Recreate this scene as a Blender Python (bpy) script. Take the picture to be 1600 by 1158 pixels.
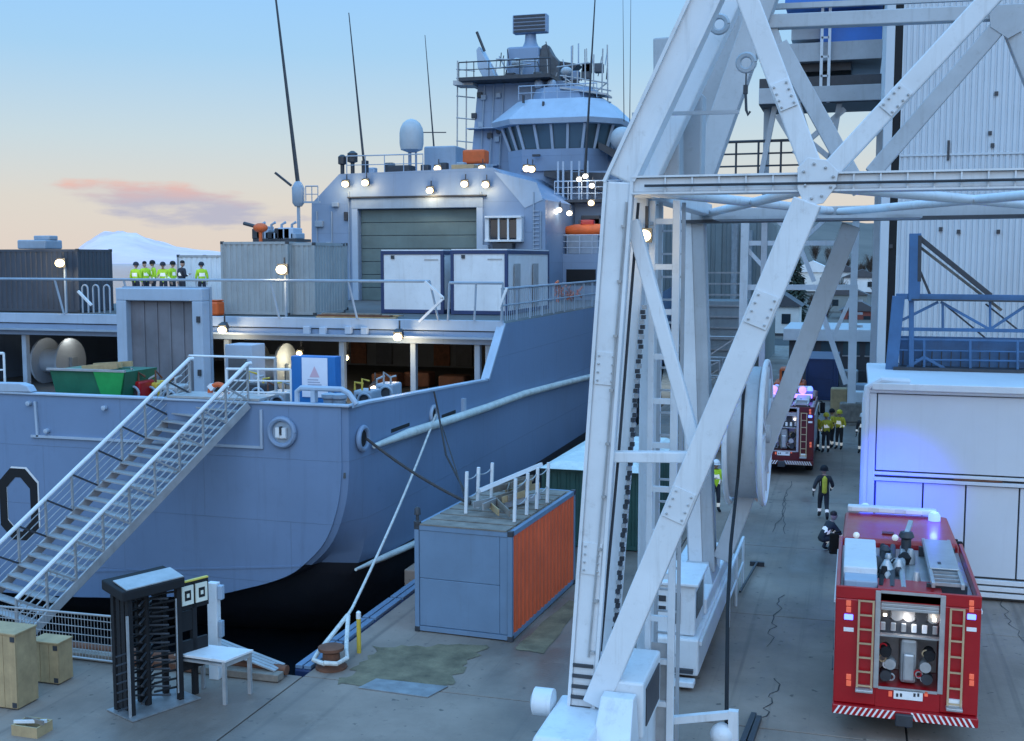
import bpy, math, random
from mathutils import Vector, Matrix
random.seed(7)
D = bpy.data
for o in list(D.objects): D.objects.remove(o)
SC = bpy.context.scene
COL = SC.collection
V = Vector
R = math.radians

# ------------------------------------------------------------------ camera
F, VX, VY, H = 1800.0, 1340.0, 405.0, 8.7        # focal length in photo px, vanishing point of the quay, eye height
nn = math.sqrt((VX-800)**2+(579-VY)**2+F*F)
PSI = math.asin((VX-800)/nn); TH = math.asin((579-VY)/nn/math.cos(PSI))
CAM = V((0, 0, H))
FW = V((-math.sin(PSI)*math.cos(TH), math.cos(PSI)*math.cos(TH), -math.sin(TH)))
RT = V((math.cos(PSI), math.sin(PSI), 0)); UP = RT.cross(FW)
def ray(px, py): return FW+RT*((px-800)/F)-UP*((py-579)/F)
def PG(px, py, z=0.0): d = ray(px, py); return CAM+d*((z-H)/d.z)
def PX(px, py, x): d = ray(px, py); return CAM+d*(x/d.x)
def PY(px, py, y): d = ray(px, py); return CAM+d*(y/d.y)
cd = D.cameras.new('camera'); cam = D.objects.new('camera', cd); COL.objects.link(cam)
cd.sensor_width = 36; cd.lens = F/1600*36; cd.clip_end = 20000; cd.clip_start = 0.1
cam.matrix_world = Matrix(((RT.x, UP.x, -FW.x, 0), (RT.y, UP.y, -FW.y, 0), (RT.z, UP.z, -FW.z, H), (0, 0, 0, 1)))
SC.camera = cam

# ------------------------------------------------------------------ sky, sun, exposure
W = D.worlds.new('World'); SC.world = W; W.use_nodes = True
nt = W.node_tree; N = nt.nodes; L = nt.links; N.clear()
SUN_EL, SUN_AZ = 2.0, 165.0      # degrees; azimuth from +Y towards +X
out = N.new('ShaderNodeOutputWorld'); bg = N.new('ShaderNodeBackground'); L.new(bg.outputs[0], out.inputs[0])
sky = N.new('ShaderNodeTexSky'); sky.sky_type = 'NISHITA'; sky.sun_disc = False
sky.sun_elevation = R(SUN_EL); sky.sun_rotation = R(SUN_AZ); sky.air_density = 1.0; sky.dust_density = 0.6; sky.ozone_density = 3.0
bg.inputs[1].default_value = 0.15
tc = N.new('ShaderNodeTexCoord'); sx = N.new('ShaderNodeSeparateXYZ'); L.new(tc.outputs['Generated'], sx.inputs[0])
def M(op, a, b=None, c=None, tree=None):
    n = (tree or nt).nodes.new('ShaderNodeMath'); n.operation = op
    for i, v in enumerate((a, b, c)):
        if v is None: continue
        if isinstance(v, (int, float)): n.inputs[i].default_value = v
        else: (tree or nt).links.new(v, n.inputs[i])
    return n.outputs[0]
# sky ramp by elevation; unseen zenith made brighter to add light on the scene
ramp = N.new('ShaderNodeValToRGB'); L.new(sx.outputs[2], ramp.inputs[0])
cr = ramp.color_ramp; cr.elements[0].position = 0.0; cr.elements[0].color = (0.38, 0.33, 0.295, 1)
cr.elements[1].position = 1.0; cr.elements[1].color = (0.20, 0.52, 1.0, 1)
for p, c in ((0.05, (0.36, 0.34, 0.315, 1)), (0.10, (0.29, 0.345, 0.375, 1)), (0.17, (0.19, 0.315, 0.44, 1)), (0.23, (0.155, 0.30, 0.49, 1)), (0.45, (0.22, 0.55, 1.0, 1))):
    e = cr.elements.new(p); e.color = c
mixs = N.new('ShaderNodeMix'); mixs.data_type = 'RGBA'; mixs.inputs[0].default_value = 0.9
SKYGAIN = 7.2
sc_ = N.new('ShaderNodeMix'); sc_.data_type = 'RGBA'; sc_.blend_type = 'MULTIPLY'; sc_.inputs[0].default_value = 1
L.new(ramp.outputs[0], sc_.inputs[6]); sc_.inputs[7].default_value = (SKYGAIN,)*3+(1,)
L.new(sky.outputs[0], mixs.inputs[6]); L.new(sc_.outputs[2], mixs.inputs[7])
# a low bank of dusk cloud to the north-west
az = M('ARCTAN2', sx.outputs[0], sx.outputs[1]); el = M('ARCSINE', sx.outputs[2])
cx = N.new('ShaderNodeCombineXYZ'); L.new(M('MULTIPLY', az, 9.0), cx.inputs[0]); L.new(M('MULTIPLY', el, 40.0), cx.inputs[1])
nz = N.new('ShaderNodeTexNoise'); nz.inputs['Scale'].default_value = 1.3; nz.inputs['Detail'].default_value = 6; nz.inputs['Roughness'].default_value = 0.55
L.new(cx.outputs[0], nz.inputs['Vector'])
cpos = PY(275, 318, 1000)-CAM; caz = math.atan2(cpos.x, cpos.y); cel = math.asin(cpos.normalized().z)
tilt = M('MULTIPLY', M('SUBTRACT', az, caz), -0.13)
ga = M('POWER', M('DIVIDE', M('SUBTRACT', az, caz), 0.085), 2.0)
ge = M('POWER', M('DIVIDE', M('SUBTRACT', M('SUBTRACT', el, cel), tilt), 0.0155), 2.0)
g = M('SUBTRACT', 1.45, M('ADD', ga, ge))
cm = M('ADD', M('MULTIPLY', g, 0.55), M('MULTIPLY', M('SUBTRACT', nz.outputs[0], 0.5), 3.2))
mr = N.new('ShaderNodeMapRange'); mr.interpolation_type = 'SMOOTHSTEP'; L.new(cm, mr.inputs[0]); mr.inputs[1].default_value = 0.0; mr.inputs[2].default_value = 0.75; mr.inputs[4].default_value = 0.95
tone = N.new('ShaderNodeMapRange'); L.new(M('ADD', M('DIVIDE', M('SUBTRACT', el, cel), 0.02), M('MULTIPLY', M('SUBTRACT', nz.outputs[0], 0.5), 2.5)), tone.inputs[0]); tone.inputs[1].default_value = -0.1; tone.inputs[2].default_value = 1.1
cc = N.new('ShaderNodeMix'); cc.data_type = 'RGBA'; L.new(tone.outputs[0], cc.inputs[0])
cc.inputs[6].default_value = (0.225*SKYGAIN, 0.225*SKYGAIN, 0.275*SKYGAIN, 1); cc.inputs[7].default_value = (0.40*SKYGAIN, 0.23*SKYGAIN, 0.19*SKYGAIN, 1)
fin = N.new('ShaderNodeMix'); fin.data_type = 'RGBA'
L.new(mr.outputs[0], fin.inputs[0]); L.new(mixs.outputs[2], fin.inputs[6]); L.new(cc.outputs[2], fin.inputs[7]); L.new(fin.outputs[2], bg.inputs[0])

sd = D.lights.new('sun', 'SUN'); sun = D.objects.new('sun', sd); COL.objects.link(sun)
sd.energy = 0.5; sd.angle = R(80); sd.color = (1.0, 0.95, 0.90)
sdir = V((math.sin(R(SUN_AZ))*math.cos(R(25)), math.cos(R(SUN_AZ))*math.cos(R(25)), math.sin(R(25))))
sun.rotation_euler = (-sdir).to_track_quat('-Z', 'Y').to_euler(); sun.location = (60, -200, 100)
vs = SC.view_settings; vs.view_transform = 'Standard'; vs.look = 'None'; vs.gamma = 1; vs.exposure = 1.0; vs.use_curve_mapping = False

# ------------------------------------------------------------------ materials
MATS = {}
def mat(name, col, rough=0.6, metal=0.0, var=0.25, scale=1.5, streak=0.0, dirt=(0.10, 0.09, 0.08), bump=0.0, bscale=30.0, grime=0.0, emit=None, es=0.0, alpha=None, trans=0.0, coat=0.0):
    m = D.materials.new(name); m.use_nodes = True; t = m.node_tree; b = t.nodes['Principled BSDF']
    b.inputs['Roughness'].default_value = rough; b.inputs['Metallic'].default_value = metal
    b.inputs['Base Color'].default_value = (*col, 1)
    if trans: b.inputs['Transmission Weight'].default_value = trans
    if coat: b.inputs['Coat Weight'].default_value = coat; b.inputs['Coat Roughness'].default_value = 0.15
    if emit: b.inputs['Emission Color'].default_value = (*emit, 1); b.inputs['Emission Strength'].default_value = es
    MATS[name] = m
    if var == 0 and not bump: return m
    geo = t.nodes.new('ShaderNodeNewGeometry')
    n1 = t.nodes.new('ShaderNodeTexNoise'); n1.inputs['Scale'].default_value = scale; n1.inputs['Detail'].default_value = 7; n1.inputs['Roughness'].default_value = 0.62
    t.links.new(geo.outputs['Position'], n1.inputs['Vector'])
    mx = t.nodes.new('ShaderNodeMix'); mx.data_type = 'RGBA'
    mp = t.nodes.new('ShaderNodeMapRange'); mp.inputs[1].default_value = 0.3; mp.inputs[2].default_value = 0.7; t.links.new(n1.outputs[0], mp.inputs[0])
    t.links.new(mp.outputs[0], mx.inputs[0])
    mx.inputs[6].default_value = (*[c*(1-var) for c in col], 1); mx.inputs[7].default_value = (*[min(1, c*(1+var*0.6)) for c in col], 1)
    cur = mx.outputs[2]
    if streak:
        mpg = t.nodes.new('ShaderNodeMapping'); mpg.inputs['Scale'].default_value = (5.0, 5.0, 0.35); t.links.new(geo.outputs['Position'], mpg.inputs[0])
        n2 = t.nodes.new('ShaderNodeTexNoise'); n2.inputs['Scale'].default_value = 1.0; n2.inputs['Detail'].default_value = 6; n2.inputs['Roughness'].default_value = 0.7; t.links.new(mpg.outputs[0], n2.inputs['Vector'])
        m2 = t.nodes.new('ShaderNodeMapRange'); m2.inputs[1].default_value = 0.54; m2.inputs[2].default_value = 0.78; m2.inputs[4].default_value = streak; t.links.new(n2.outputs[0], m2.inputs[0])
        x2 = t.nodes.new('ShaderNodeMix'); x2.data_type = 'RGBA'; t.links.new(m2.outputs[0], x2.inputs[0]); t.links.new(cur, x2.inputs[6]); x2.inputs[7].default_value = (*dirt, 1); cur = x2.outputs[2]
    if grime:
        n3 = t.nodes.new('ShaderNodeTexNoise'); n3.inputs['Scale'].default_value = scale*6; n3.inputs['Detail'].default_value = 8; n3.inputs['Roughness'].default_value = 0.75; t.links.new(geo.outputs['Position'], n3.inputs['Vector'])
        m3 = t.nodes.new('ShaderNodeMapRange'); m3.inputs[1].default_value = 0.56; m3.inputs[2].default_value = 0.72; m3.inputs[4].default_value = grime; t.links.new(n3.outputs[0], m3.inputs[0])
        x3 = t.nodes.new('ShaderNodeMix'); x3.data_type = 'RGBA'; t.links.new(m3.outputs[0], x3.inputs[0]); t.links.new(cur, x3.inputs[6]); x3.inputs[7].default_value = (*dirt, 1); cur = x3.outputs[2]
    t.links.new(cur, b.inputs['Base Color'])
    rr = t.nodes.new('ShaderNodeMapRange'); rr.inputs[3].default_value = max(0.05, rough-0.12); rr.inputs[4].default_value = min(1, rough+0.12); t.links.new(n1.outputs[0], rr.inputs[0]); t.links.new(rr.outputs[0], b.inputs['Roughness'])
    if bump:
        n4 = t.nodes.new('ShaderNodeTexNoise'); n4.inputs['Scale'].default_value = bscale; n4.inputs['Detail'].default_value = 5; t.links.new(geo.outputs['Position'], n4.inputs['Vector'])
        bp = t.nodes.new('ShaderNodeBump'); bp.inputs['Strength'].default_value = bump; bp.inputs['Distance'].default_value = 0.02; t.links.new(n4.outputs[0], bp.inputs['Height']); t.links.new(bp.outputs[0], b.inputs['Normal'])
    return m
mat('hull', (0.155, 0.235, 0.372), 0.5, 0, 0.10, 0.35, streak=0.42, dirt=(0.095, 0.135, 0.205), bump=0.22, bscale=0.9, grime=0.22)
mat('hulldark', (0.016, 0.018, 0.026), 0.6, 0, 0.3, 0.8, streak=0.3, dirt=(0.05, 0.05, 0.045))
mat('super', (0.205, 0.285, 0.41), 0.5, 0, 0.10, 0.5, streak=0.25, dirt=(0.15, 0.14, 0.13), bump=0.05, bscale=1.5)
mat('superlight', (0.36, 0.44, 0.54), 0.5, 0, 0.12, 0.8, streak=0.25, dirt=(0.2, 0.18, 0.16))
mat('deck', (0.085, 0.095, 0.10), 0.75, 0, 0.35, 0.8, grime=0.4, dirt=(0.04, 0.04, 0.04))
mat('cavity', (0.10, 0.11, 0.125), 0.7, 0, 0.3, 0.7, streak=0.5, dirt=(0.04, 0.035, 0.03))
mat('gpaint', (0.28, 0.35, 0.43), 0.5, 0, 0.15, 1.2, streak=0.3)
mat('white', (0.70, 0.72, 0.74), 0.45, 0, 0.10, 0.9, streak=0.35, dirt=(0.36, 0.34, 0.31), grime=0.25)
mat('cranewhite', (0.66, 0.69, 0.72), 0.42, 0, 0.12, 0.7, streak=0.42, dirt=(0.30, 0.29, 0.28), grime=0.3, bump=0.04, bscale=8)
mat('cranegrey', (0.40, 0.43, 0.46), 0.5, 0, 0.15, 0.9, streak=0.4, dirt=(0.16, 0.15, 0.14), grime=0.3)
mat('galv', (0.40, 0.41, 0.42), 0.45, 0.35, 0.2, 3, streak=0.3, dirt=(0.18, 0.16, 0.14))
mat('steeldark', (0.045, 0.05, 0.06), 0.5, 0.2, 0.3, 3)
mat('black', (0.006, 0.0065, 0.009), 0.8, 0, 0.2, 4)
mat('concrete', (0.265, 0.205, 0.165), 0.62, 0, 0.42, 0.30, grime=0.6, dirt=(0.125, 0.098, 0.08), bump=0.25, bscale=14)
mat('joint', (0.04, 0.04, 0.04), 0.85, 0, 0.3, 2)
mat('moss', (0.19, 0.155, 0.095), 0.9, 0, 0.5, 1.8, grime=0.6, dirt=(0.07, 0.075, 0.04), bump=0.5, bscale=25)
mat('plate', (0.30, 0.31, 0.32), 0.4, 0.4, 0.3, 3, grime=0.5, dirt=(0.16, 0.09, 0.06))
mat('water', (0.006, 0.012, 0.018), 0.12, 0, 0.2, 0.5, bump=0.6, bscale=1.2)
mat('blugrey', (0.145, 0.225, 0.33), 0.55, 0, 0.12, 0.9, streak=0.3, dirt=(0.10, 0.10, 0.10), grime=0.15, bump=0.08, bscale=5)
mat('orangec', (0.78, 0.125, 0.04), 0.6, 0, 0.15, 0.9, streak=0.4, dirt=(0.30, 0.055, 0.02), grime=0.3)
mat('greenc', (0.02, 0.075, 0.065), 0.6, 0, 0.3, 1, streak=0.3, dirt=(0.02, 0.03, 0.03))
mat('greyc', (0.30, 0.335, 0.35), 0.55, 0, 0.15, 1, streak=0.5, dirt=(0.16, 0.14, 0.12))
mat('dkgreyc', (0.05, 0.062, 0.085), 0.55, 0, 0.2, 1, streak=0.3)
mat('navy', (0.018, 0.04, 0.12), 0.5, 0, 0.2, 1)
mat('bluec', (0.015, 0.16, 0.45), 0.45, 0, 0.2, 1, streak=0.2)
mat('bluesteel', (0.045, 0.13, 0.27), 0.5, 0, 0.25, 1.2, streak=0.4, dirt=(0.06, 0.06, 0.07))
mat('skylift', (0.03, 0.19, 0.62), 0.45, 0, 0.15, 1)
mat('skip', (0.012, 0.30, 0.07), 0.5, 0, 0.2, 2, grime=0.3, dirt=(0.03, 0.12, 0.05))
mat('skipdark', (0.012, 0.13, 0.07), 0.5, 0, 0.2, 2, grime=0.3, dirt=(0.03, 0.07, 0.05))
mat('wood', (0.42, 0.30, 0.16), 0.75, 0, 0.25, 3, streak=0.5, dirt=(0.22, 0.15, 0.08), grime=0.2)
mat('oldwood', (0.22, 0.19, 0.16), 0.85, 0, 0.4, 3, streak=0.5, dirt=(0.09, 0.08, 0.07))
mat('rust', (0.16, 0.065, 0.035), 0.8, 0, 0.4, 4, grime=0.5, dirt=(0.05, 0.03, 0.03))
mat('rope', (0.62, 0.63, 0.60), 0.8, 0, 0.25, 8, bump=0.5, bscale=60)
mat('darkrope', (0.05, 0.045, 0.045), 0.85, 0, 0.3, 8, bump=0.5, bscale=60)
mat('fender', (0.60, 0.66, 0.64), 0.6, 0, 0.2, 2, streak=0.4, dirt=(0.2, 0.24, 0.22), grime=0.4)
mat('yellow', (0.60, 0.42, 0.05), 0.6, 0, 0.25, 4, grime=0.4)
mat('hangardoor', (0.115, 0.165, 0.165), 0.5, 0, 0.25, 0.6, streak=0.3, dirt=(0.06, 0.09, 0.09), bump=0.1, bscale=2)
mat('mauve', (0.16, 0.165, 0.19), 0.6, 0, 0.3, 0.7, streak=0.5, dirt=(0.14, 0.10, 0.10))
mat('glass', (0.02, 0.03, 0.04), 0.08, 0, 0.0)
mat('winglass', (0.10, 0.15, 0.18), 0.07, 0.3, 0.0)
mat('red', (0.38, 0.003, 0.009), 0.34, 0, 0.08, 1.5, coat=0.3, grime=0.12, dirt=(0.16, 0.03, 0.03))
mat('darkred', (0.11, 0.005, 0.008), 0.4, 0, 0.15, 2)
mat('alu', (0.50, 0.51, 0.52), 0.38, 0.6, 0.15, 4, grime=0.2)
mat('brass', (0.55, 0.40, 0.24), 0.45, 0.3, 0.15, 4)
mat('tyre', (0.018, 0.018, 0.018), 0.85, 0, 0.2, 6)
mat('refred', (0.75, 0.10, 0.06), 0.3, 0, 0, emit=(1, 0.25, 0.12), es=0.15)
mat('refwhite', (0.85, 0.85, 0.85), 0.35, 0, 0.05, 4)
mat('orange', (0.62, 0.11, 0.02), 0.55, 0, 0.2, 2, grime=0.2)
mat('hivis', (0.55, 0.80, 0.03), 0.7, 0, 0.15, 8)
mat('reflect', (0.75, 0.77, 0.75), 0.3, 0, 0, emit=(1, 1, 0.9), es=0.12)  # faint emission added so the reflective bands glow
mat('turnout', (0.035, 0.034, 0.036), 0.85, 0, 0.2, 8)
mat('turnyellow', (0.62, 0.52, 0.04), 0.75, 0, 0.2, 8)
mat('trous', (0.03, 0.035, 0.05), 0.85, 0, 0.2, 8)
mat('redcloth', (0.40, 0.03, 0.02), 0.8, 0, 0.2, 8)
mat('skin', (0.50, 0.30, 0.22), 0.55, 0, 0.08, 20)
mat('hair', (0.05, 0.03, 0.02), 0.7, 0, 0.2, 20)
mat('lampw', (1, 0.93, 0.75), 0.4, 0, 0, emit=(1.0, 0.74, 0.36), es=3.2)
mat('lampc', (1, 1, 1), 0.4, 0, 0, emit=(1.0, 0.90, 0.72), es=3.2)
mat('blueflash', (0.2, 0.3, 1.0), 0.3, 0, 0, emit=(0.07, 0.12, 1.0), es=2.2)
mat('violet', (0.5, 0.3, 1.0), 0.3, 0, 0, emit=(0.30, 0.16, 1.0), es=1.2)
mat('hallwall', (0.52, 0.57, 0.62), 0.55, 0, 0.08, 0.3, streak=0.22, dirt=(0.33, 0.34, 0.36))
mat('shed', (0.62, 0.65, 0.69), 0.5, 0, 0.07, 0.4, streak=0.18, dirt=(0.42, 0.42, 0.43), bump=0.05, bscale=1.2)
mat('snow', (0.92, 0.63, 0.60), 0.8, 0, 0.25, 0.004, grime=0.5, dirt=(0.52, 0.44, 0.48))  # pink alpenglow is put into the mountain's base colour
mat('hill', (0.12, 0.105, 0.09), 0.95, 0, 0.35, 0.03, grime=0.6, dirt=(0.045, 0.058, 0.05))
mat('brush', (0.10, 0.072, 0.058), 0.95, 0, 0.4, 0.2)
mat('conifer', (0.025, 0.042, 0.03), 0.95, 0, 0.4, 0.5)
mat('bark', (0.07, 0.05, 0.04), 0.95, 0, 0.3, 3)
mat('housew', (0.68, 0.68, 0.66), 0.7, 0, 0.1, 1)
mat('houser', (0.20, 0.05, 0.04), 0.7, 0, 0.1, 1)
mat('roofdk', (0.07, 0.07, 0.08), 0.7, 0, 0.2, 1)
mat('roofsnow', (0.70, 0.72, 0.74), 0.8, 0, 0.1, 1)
mat('indwall', (0.20, 0.235, 0.24), 0.65, 0, 0.15, 0.5, streak=0.4)
mat('dome', (0.40, 0.44, 0.47), 0.5, 0, 0.1, 2)
mat('tarp', (0.10, 0.105, 0.115), 0.8, 0, 0.35, 2, bump=0.4, bscale=4)
mat('postp', (0.72, 0.75, 0.85), 0.6, 0, 0.04, 4)
mat('pinkprint', (0.62, 0.42, 0.50), 0.6, 0, 0, 4)
mat('greyprint', (0.35, 0.38, 0.5), 0.6, 0, 0, 4)
mat('sign', (0.72, 0.72, 0.62), 0.5, 0, 0.05, 4)
mat('signy', (0.70, 0.55, 0.10), 0.5, 0, 0.05, 4)

def tune_ground():
    m = MATS['concrete']; t = m.node_tree; b = t.nodes['Principled BSDF']; n = t.nodes; l = t.links
    src = b.inputs['Base Color'].links[0].from_socket; geo = n.new('ShaderNodeNewGeometry')
    def noise(sc, mul=(1, 1, 1), det=6, rough=.6):
        mp = n.new('ShaderNodeMapping'); mp.inputs['Scale'].default_value = mul; l.new(geo.outputs['Position'], mp.inputs[0])
        x = n.new('ShaderNodeTexNoise'); x.inputs['Scale'].default_value = sc; x.inputs['Detail'].default_value = det; x.inputs['Roughness'].default_value = rough; l.new(mp.outputs[0], x.inputs['Vector']); return x.outputs[0]
    def rng(v, a, c, lo=0., hi=1.): r = n.new('ShaderNodeMapRange'); r.inputs[1].default_value = a; r.inputs[2].default_value = c; r.inputs[3].default_value = lo; r.inputs[4].default_value = hi; l.new(v, r.inputs[0]); return r.outputs[0]
    def mul(c, f, col): x = n.new('ShaderNodeMix'); x.data_type = 'RGBA'; l.new(f, x.inputs[0]); l.new(c, x.inputs[6]); x.inputs[7].default_value = (*col, 1); return x.outputs[2]
    damp = rng(noise(.22, (1, .5, 1), 5, .55), .50, .62, 0, .75)                 # damp patches
    tyre = rng(noise(1.0, (3.2, .05, 1), 4, .6), .56, .70, 0, .5)                 # worn wheel tracks along the quay
    spots = rng(noise(4.5, (1, 1, 1), 3, .5), .66, .72, 0, .7)                    # oil spots
    pale = rng(noise(.9, (1, 1, 1), 8, .75), .56, .70, 0, .45)                    # scoured aggregate
    c = mul(src, damp, (.105, .083, .070)); c = mul(c, tyre, (.10, .082, .07)); c = mul(c, pale, (.34, .27, .22)); c = mul(c, spots, (.05, .045, .04))
    l.new(c, b.inputs['Base Color']); l.new(rng(damp, 0, .75, .72, .30), b.inputs['Roughness'])
tune_ground()
def tune_hull(nm, col):
    m = MATS[nm]; t = m.node_tree; b = t.nodes['Principled BSDF']; n = t.nodes; l = t.links
    src = b.inputs['Base Color'].links[0].from_socket; geo = n.new('ShaderNodeNewGeometry'); sp = n.new('ShaderNodeSeparateXYZ'); l.new(geo.outputs['Position'], sp.inputs[0])
    cb = n.new('ShaderNodeCombineXYZ'); l.new(M('ADD', sp.outputs[0], sp.outputs[1], tree=t), cb.inputs[0]); l.new(sp.outputs[2], cb.inputs[1])
    br = n.new('ShaderNodeTexBrick'); l.new(cb.outputs[0], br.inputs['Vector']); br.inputs['Scale'].default_value = 1.0; br.inputs['Brick Width'].default_value = 5.2; br.inputs['Row Height'].default_value = 1.7; br.inputs['Mortar Size'].default_value = .012; br.inputs['Mortar Smooth'].default_value = .3
    x = n.new('ShaderNodeMix'); x.data_type = 'RGBA'; l.new(M('MULTIPLY', br.outputs['Fac'], .55, tree=t), x.inputs[0]); l.new(src, x.inputs[6]); x.inputs[7].default_value = (*col, 1); l.new(x.outputs[2], b.inputs['Base Color'])
    old = b.inputs['Normal'].links[0].from_node; bp = n.new('ShaderNodeBump'); bp.inputs['Strength'].default_value = .5; bp.inputs['Distance'].default_value = .02; l.new(br.outputs['Fac'], bp.inputs['Height']); l.new(old.outputs[0], bp.inputs['Normal']); l.new(bp.outputs[0], b.inputs['Normal'])
tune_hull('hull', (.115, .165, .245)); tune_hull('super', (.15, .21, .30))
def tune_crane():
    # rust weeping from the upper edges of the painted steel
    for nm in ('cranewhite', 'cranegrey'):
        m = MATS[nm]; t = m.node_tree; b = t.nodes['Principled BSDF']; n = t.nodes; l = t.links; src = b.inputs['Base Color'].links[0].from_socket; geo = n.new('ShaderNodeNewGeometry')
        mp = n.new('ShaderNodeMapping'); mp.inputs['Scale'].default_value = (9, 9, .9); l.new(geo.outputs['Position'], mp.inputs[0])
        x = n.new('ShaderNodeTexNoise'); x.inputs['Scale'].default_value = 1; x.inputs['Detail'].default_value = 8; x.inputs['Roughness'].default_value = .7; l.new(mp.outputs[0], x.inputs['Vector'])
        r = n.new('ShaderNodeMapRange'); r.inputs[1].default_value = .66; r.inputs[2].default_value = .76; r.inputs[4].default_value = .55; l.new(x.outputs[0], r.inputs[0])
        y = n.new('ShaderNodeMix'); y.data_type = 'RGBA'; l.new(r.outputs[0], y.inputs[0]); l.new(src, y.inputs[6]); y.inputs[7].default_value = (.30, .19, .13, 1); l.new(y.outputs[2], b.inputs['Base Color'])
tune_crane()

# ------------------------------------------------------------------ builders
SP = {}                                   # object -> origin in the coordinate space its parts are drawn in
def thing(name, label, cat, loc=(0, 0, 0), rz=0.0, group=None, local=False, kind=None):
    o = D.objects.new(name, None); COL.objects.link(o); o.location = loc; o.rotation_euler = (0, 0, rz)
    o.empty_display_size = 0.2
    tag(o, label, cat, group, kind); SP[o] = V((0, 0, 0)) if local else V(loc)
    return o
def tag(o, label=None, cat=None, group=None, kind=None):
    if label: o['label'] = label
    if cat: o['category'] = cat
    if group: o['group'] = group
    if kind: o['kind'] = kind
    return o
class MB:
    def __init__(s): s.v = []; s.f = []
    def add(s, vs, fs):
        b = len(s.v); s.v += [V(p) for p in vs]; s.f += [tuple(b+i for i in f) for f in fs]; return s
    def box(s, a, b):
        (x0, y0, z0), (x1, y1, z1) = a, b
        x0, x1 = min(x0, x1), max(x0, x1); y0, y1 = min(y0, y1), max(y0, y1); z0, z1 = min(z0, z1), max(z0, z1)
        return s.add([(x0, y0, z0), (x1, y0, z0), (x1, y1, z0), (x0, y1, z0), (x0, y0, z1), (x1, y0, z1), (x1, y1, z1), (x0, y1, z1)],
                     [(0, 3, 2, 1), (4, 5, 6, 7), (0, 1, 5, 4), (1, 2, 6, 5), (2, 3, 7, 6), (3, 0, 4, 7)])
    def cb(s, c, sz): return s.box([c[i]-sz[i]/2 for i in range(3)], [c[i]+sz[i]/2 for i in range(3)])
    def hexa(s, q0, q1):      # two quads, same winding
        return s.add(list(q0)+list(q1), [(3, 2, 1, 0), (4, 5, 6, 7), (0, 1, 5, 4), (1, 2, 6, 5), (2, 3, 7, 6), (3, 0, 4, 7)])
    def bar(s, p, q, w, h=None, side=None, w2=None, h2=None):
        p, q = V(p), V(q); h = h or w; d = (q-p).normalized()
        side = V(side) if side is not None else (V((0, 1, 0)) if abs(d.y) < 0.9 else V((1, 0, 0)))
        u = d.cross(side).normalized(); t = u.cross(d).normalized()
        w2 = w2 or w; h2 = h2 or h
        a = [p+u*i*w/2+t*j*h/2 for i, j in ((-1, -1), (1, -1), (1, 1), (-1, 1))]
        b = [q+u*i*w2/2+t*j*h2/2 for i, j in ((-1, -1), (1, -1), (1, 1), (-1, 1))]
        return s.hexa(a, b)
    def tube(s, pts, r, n=8, cap=True):
        pts = [V(p) for p in pts]; rs = r if isinstance(r, (list, tuple)) else [r]*len(pts)
        ring = []; prev = None
        for i, p in enumerate(pts):
            d = ((pts[min(i+1, len(pts)-1)]-pts[max(i-1, 0)])).normalized()
            if prev is None: a = d.orthogonal().normalized()
            else: a = (prev-d*prev.dot(d)).normalized()
            prev = a; b = d.cross(a)
            ring.append([p+(a*math.cos(6.28318*k/n)+b*math.sin(6.28318*k/n))*rs[i] for k in range(n)])
        vs = [x for r_ in ring for x in r_]; fs = []
        for i in range(len(pts)-1):
            for k in range(n): fs.append((i*n+k, i*n+(k+1) % n, (i+1)*n+(k+1) % n, (i+1)*n+k))
        if cap: fs += [tuple(range(n-1, -1, -1)), tuple((len(pts)-1)*n+k for k in range(n))]
        return s.add(vs, fs)
    def lathe(s, prof, c, axis='z', n=20):       # prof [(r,h)]
        vs = []; fs = []; c = V(c)
        for r_, h_ in prof:
            for k in range(n):
                a = 2*math.pi*k/n; x, y = r_*math.cos(a), r_*math.sin(a)
                vs.append(c+V({'z': (x, y, h_), 'x': (h_, x, y), 'y': (y, h_, x)}[axis]))
        for i in range(len(prof)-1):
            for k in range(n): fs.append((i*n+k, i*n+(k+1) % n, (i+1)*n+(k+1) % n, (i+1)*n+k))
        fs += [tuple(range(n-1, -1, -1)), tuple((len(prof)-1)*n+k for k in range(n))]
        return s.add(vs, fs)
    def prism(s, pts, d):      # polygon extruded by vector d
        n = len(pts); pts = [V(p) for p in pts]; d = V(d)
        return s.add(pts+[p+d for p in pts], [tuple(range(n-1, -1, -1)), tuple(range(n, 2*n))]+[(i, (i+1) % n, n+(i+1) % n, n+i) for i in range(n)])
    def torus(s, c, Rr, r, axis='y', n=24, m=8, a0=0, a1=360):
        pts = []
        full = (a1-a0) >= 360; c = V(c)
        k = n if not full else n+1
        for i in range(k):
            a = R(a0+(a1-a0)*i/(k-1)); x, y = Rr*math.cos(a), Rr*math.sin(a)
            pts.append(c+V({'z': (x, y, 0), 'x': (0, x, y), 'y': (x, 0, y)}[axis]))
        return s.tube(pts, r, m, cap=not full)
    def ball(s, c, r, n=12, m=8, sc=(1, 1, 1)):
        vs = []; fs = []; c = V(c)
        for i in range(1, m):
            for k in range(n):
                a = math.pi*i/m; b = 2*math.pi*k/n
                vs.append(c+V((r*sc[0]*math.sin(a)*math.cos(b), r*sc[1]*math.sin(a)*math.sin(b), r*sc[2]*math.cos(a))))
        t = len(vs); vs += [c+V((0, 0, r*sc[2])), c-V((0, 0, r*sc[2]))]
        for i in range(m-2):
            for k in range(n): fs.append((i*n+k, (i+1)*n+k, (i+1)*n+(k+1) % n, i*n+(k+1) % n))
        for k in range(n): fs += [(t, k, (k+1) % n), (t+1, (m-2)*n+(k+1) % n, (m-2)*n+k)]
        return s.add(vs, fs)
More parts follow.
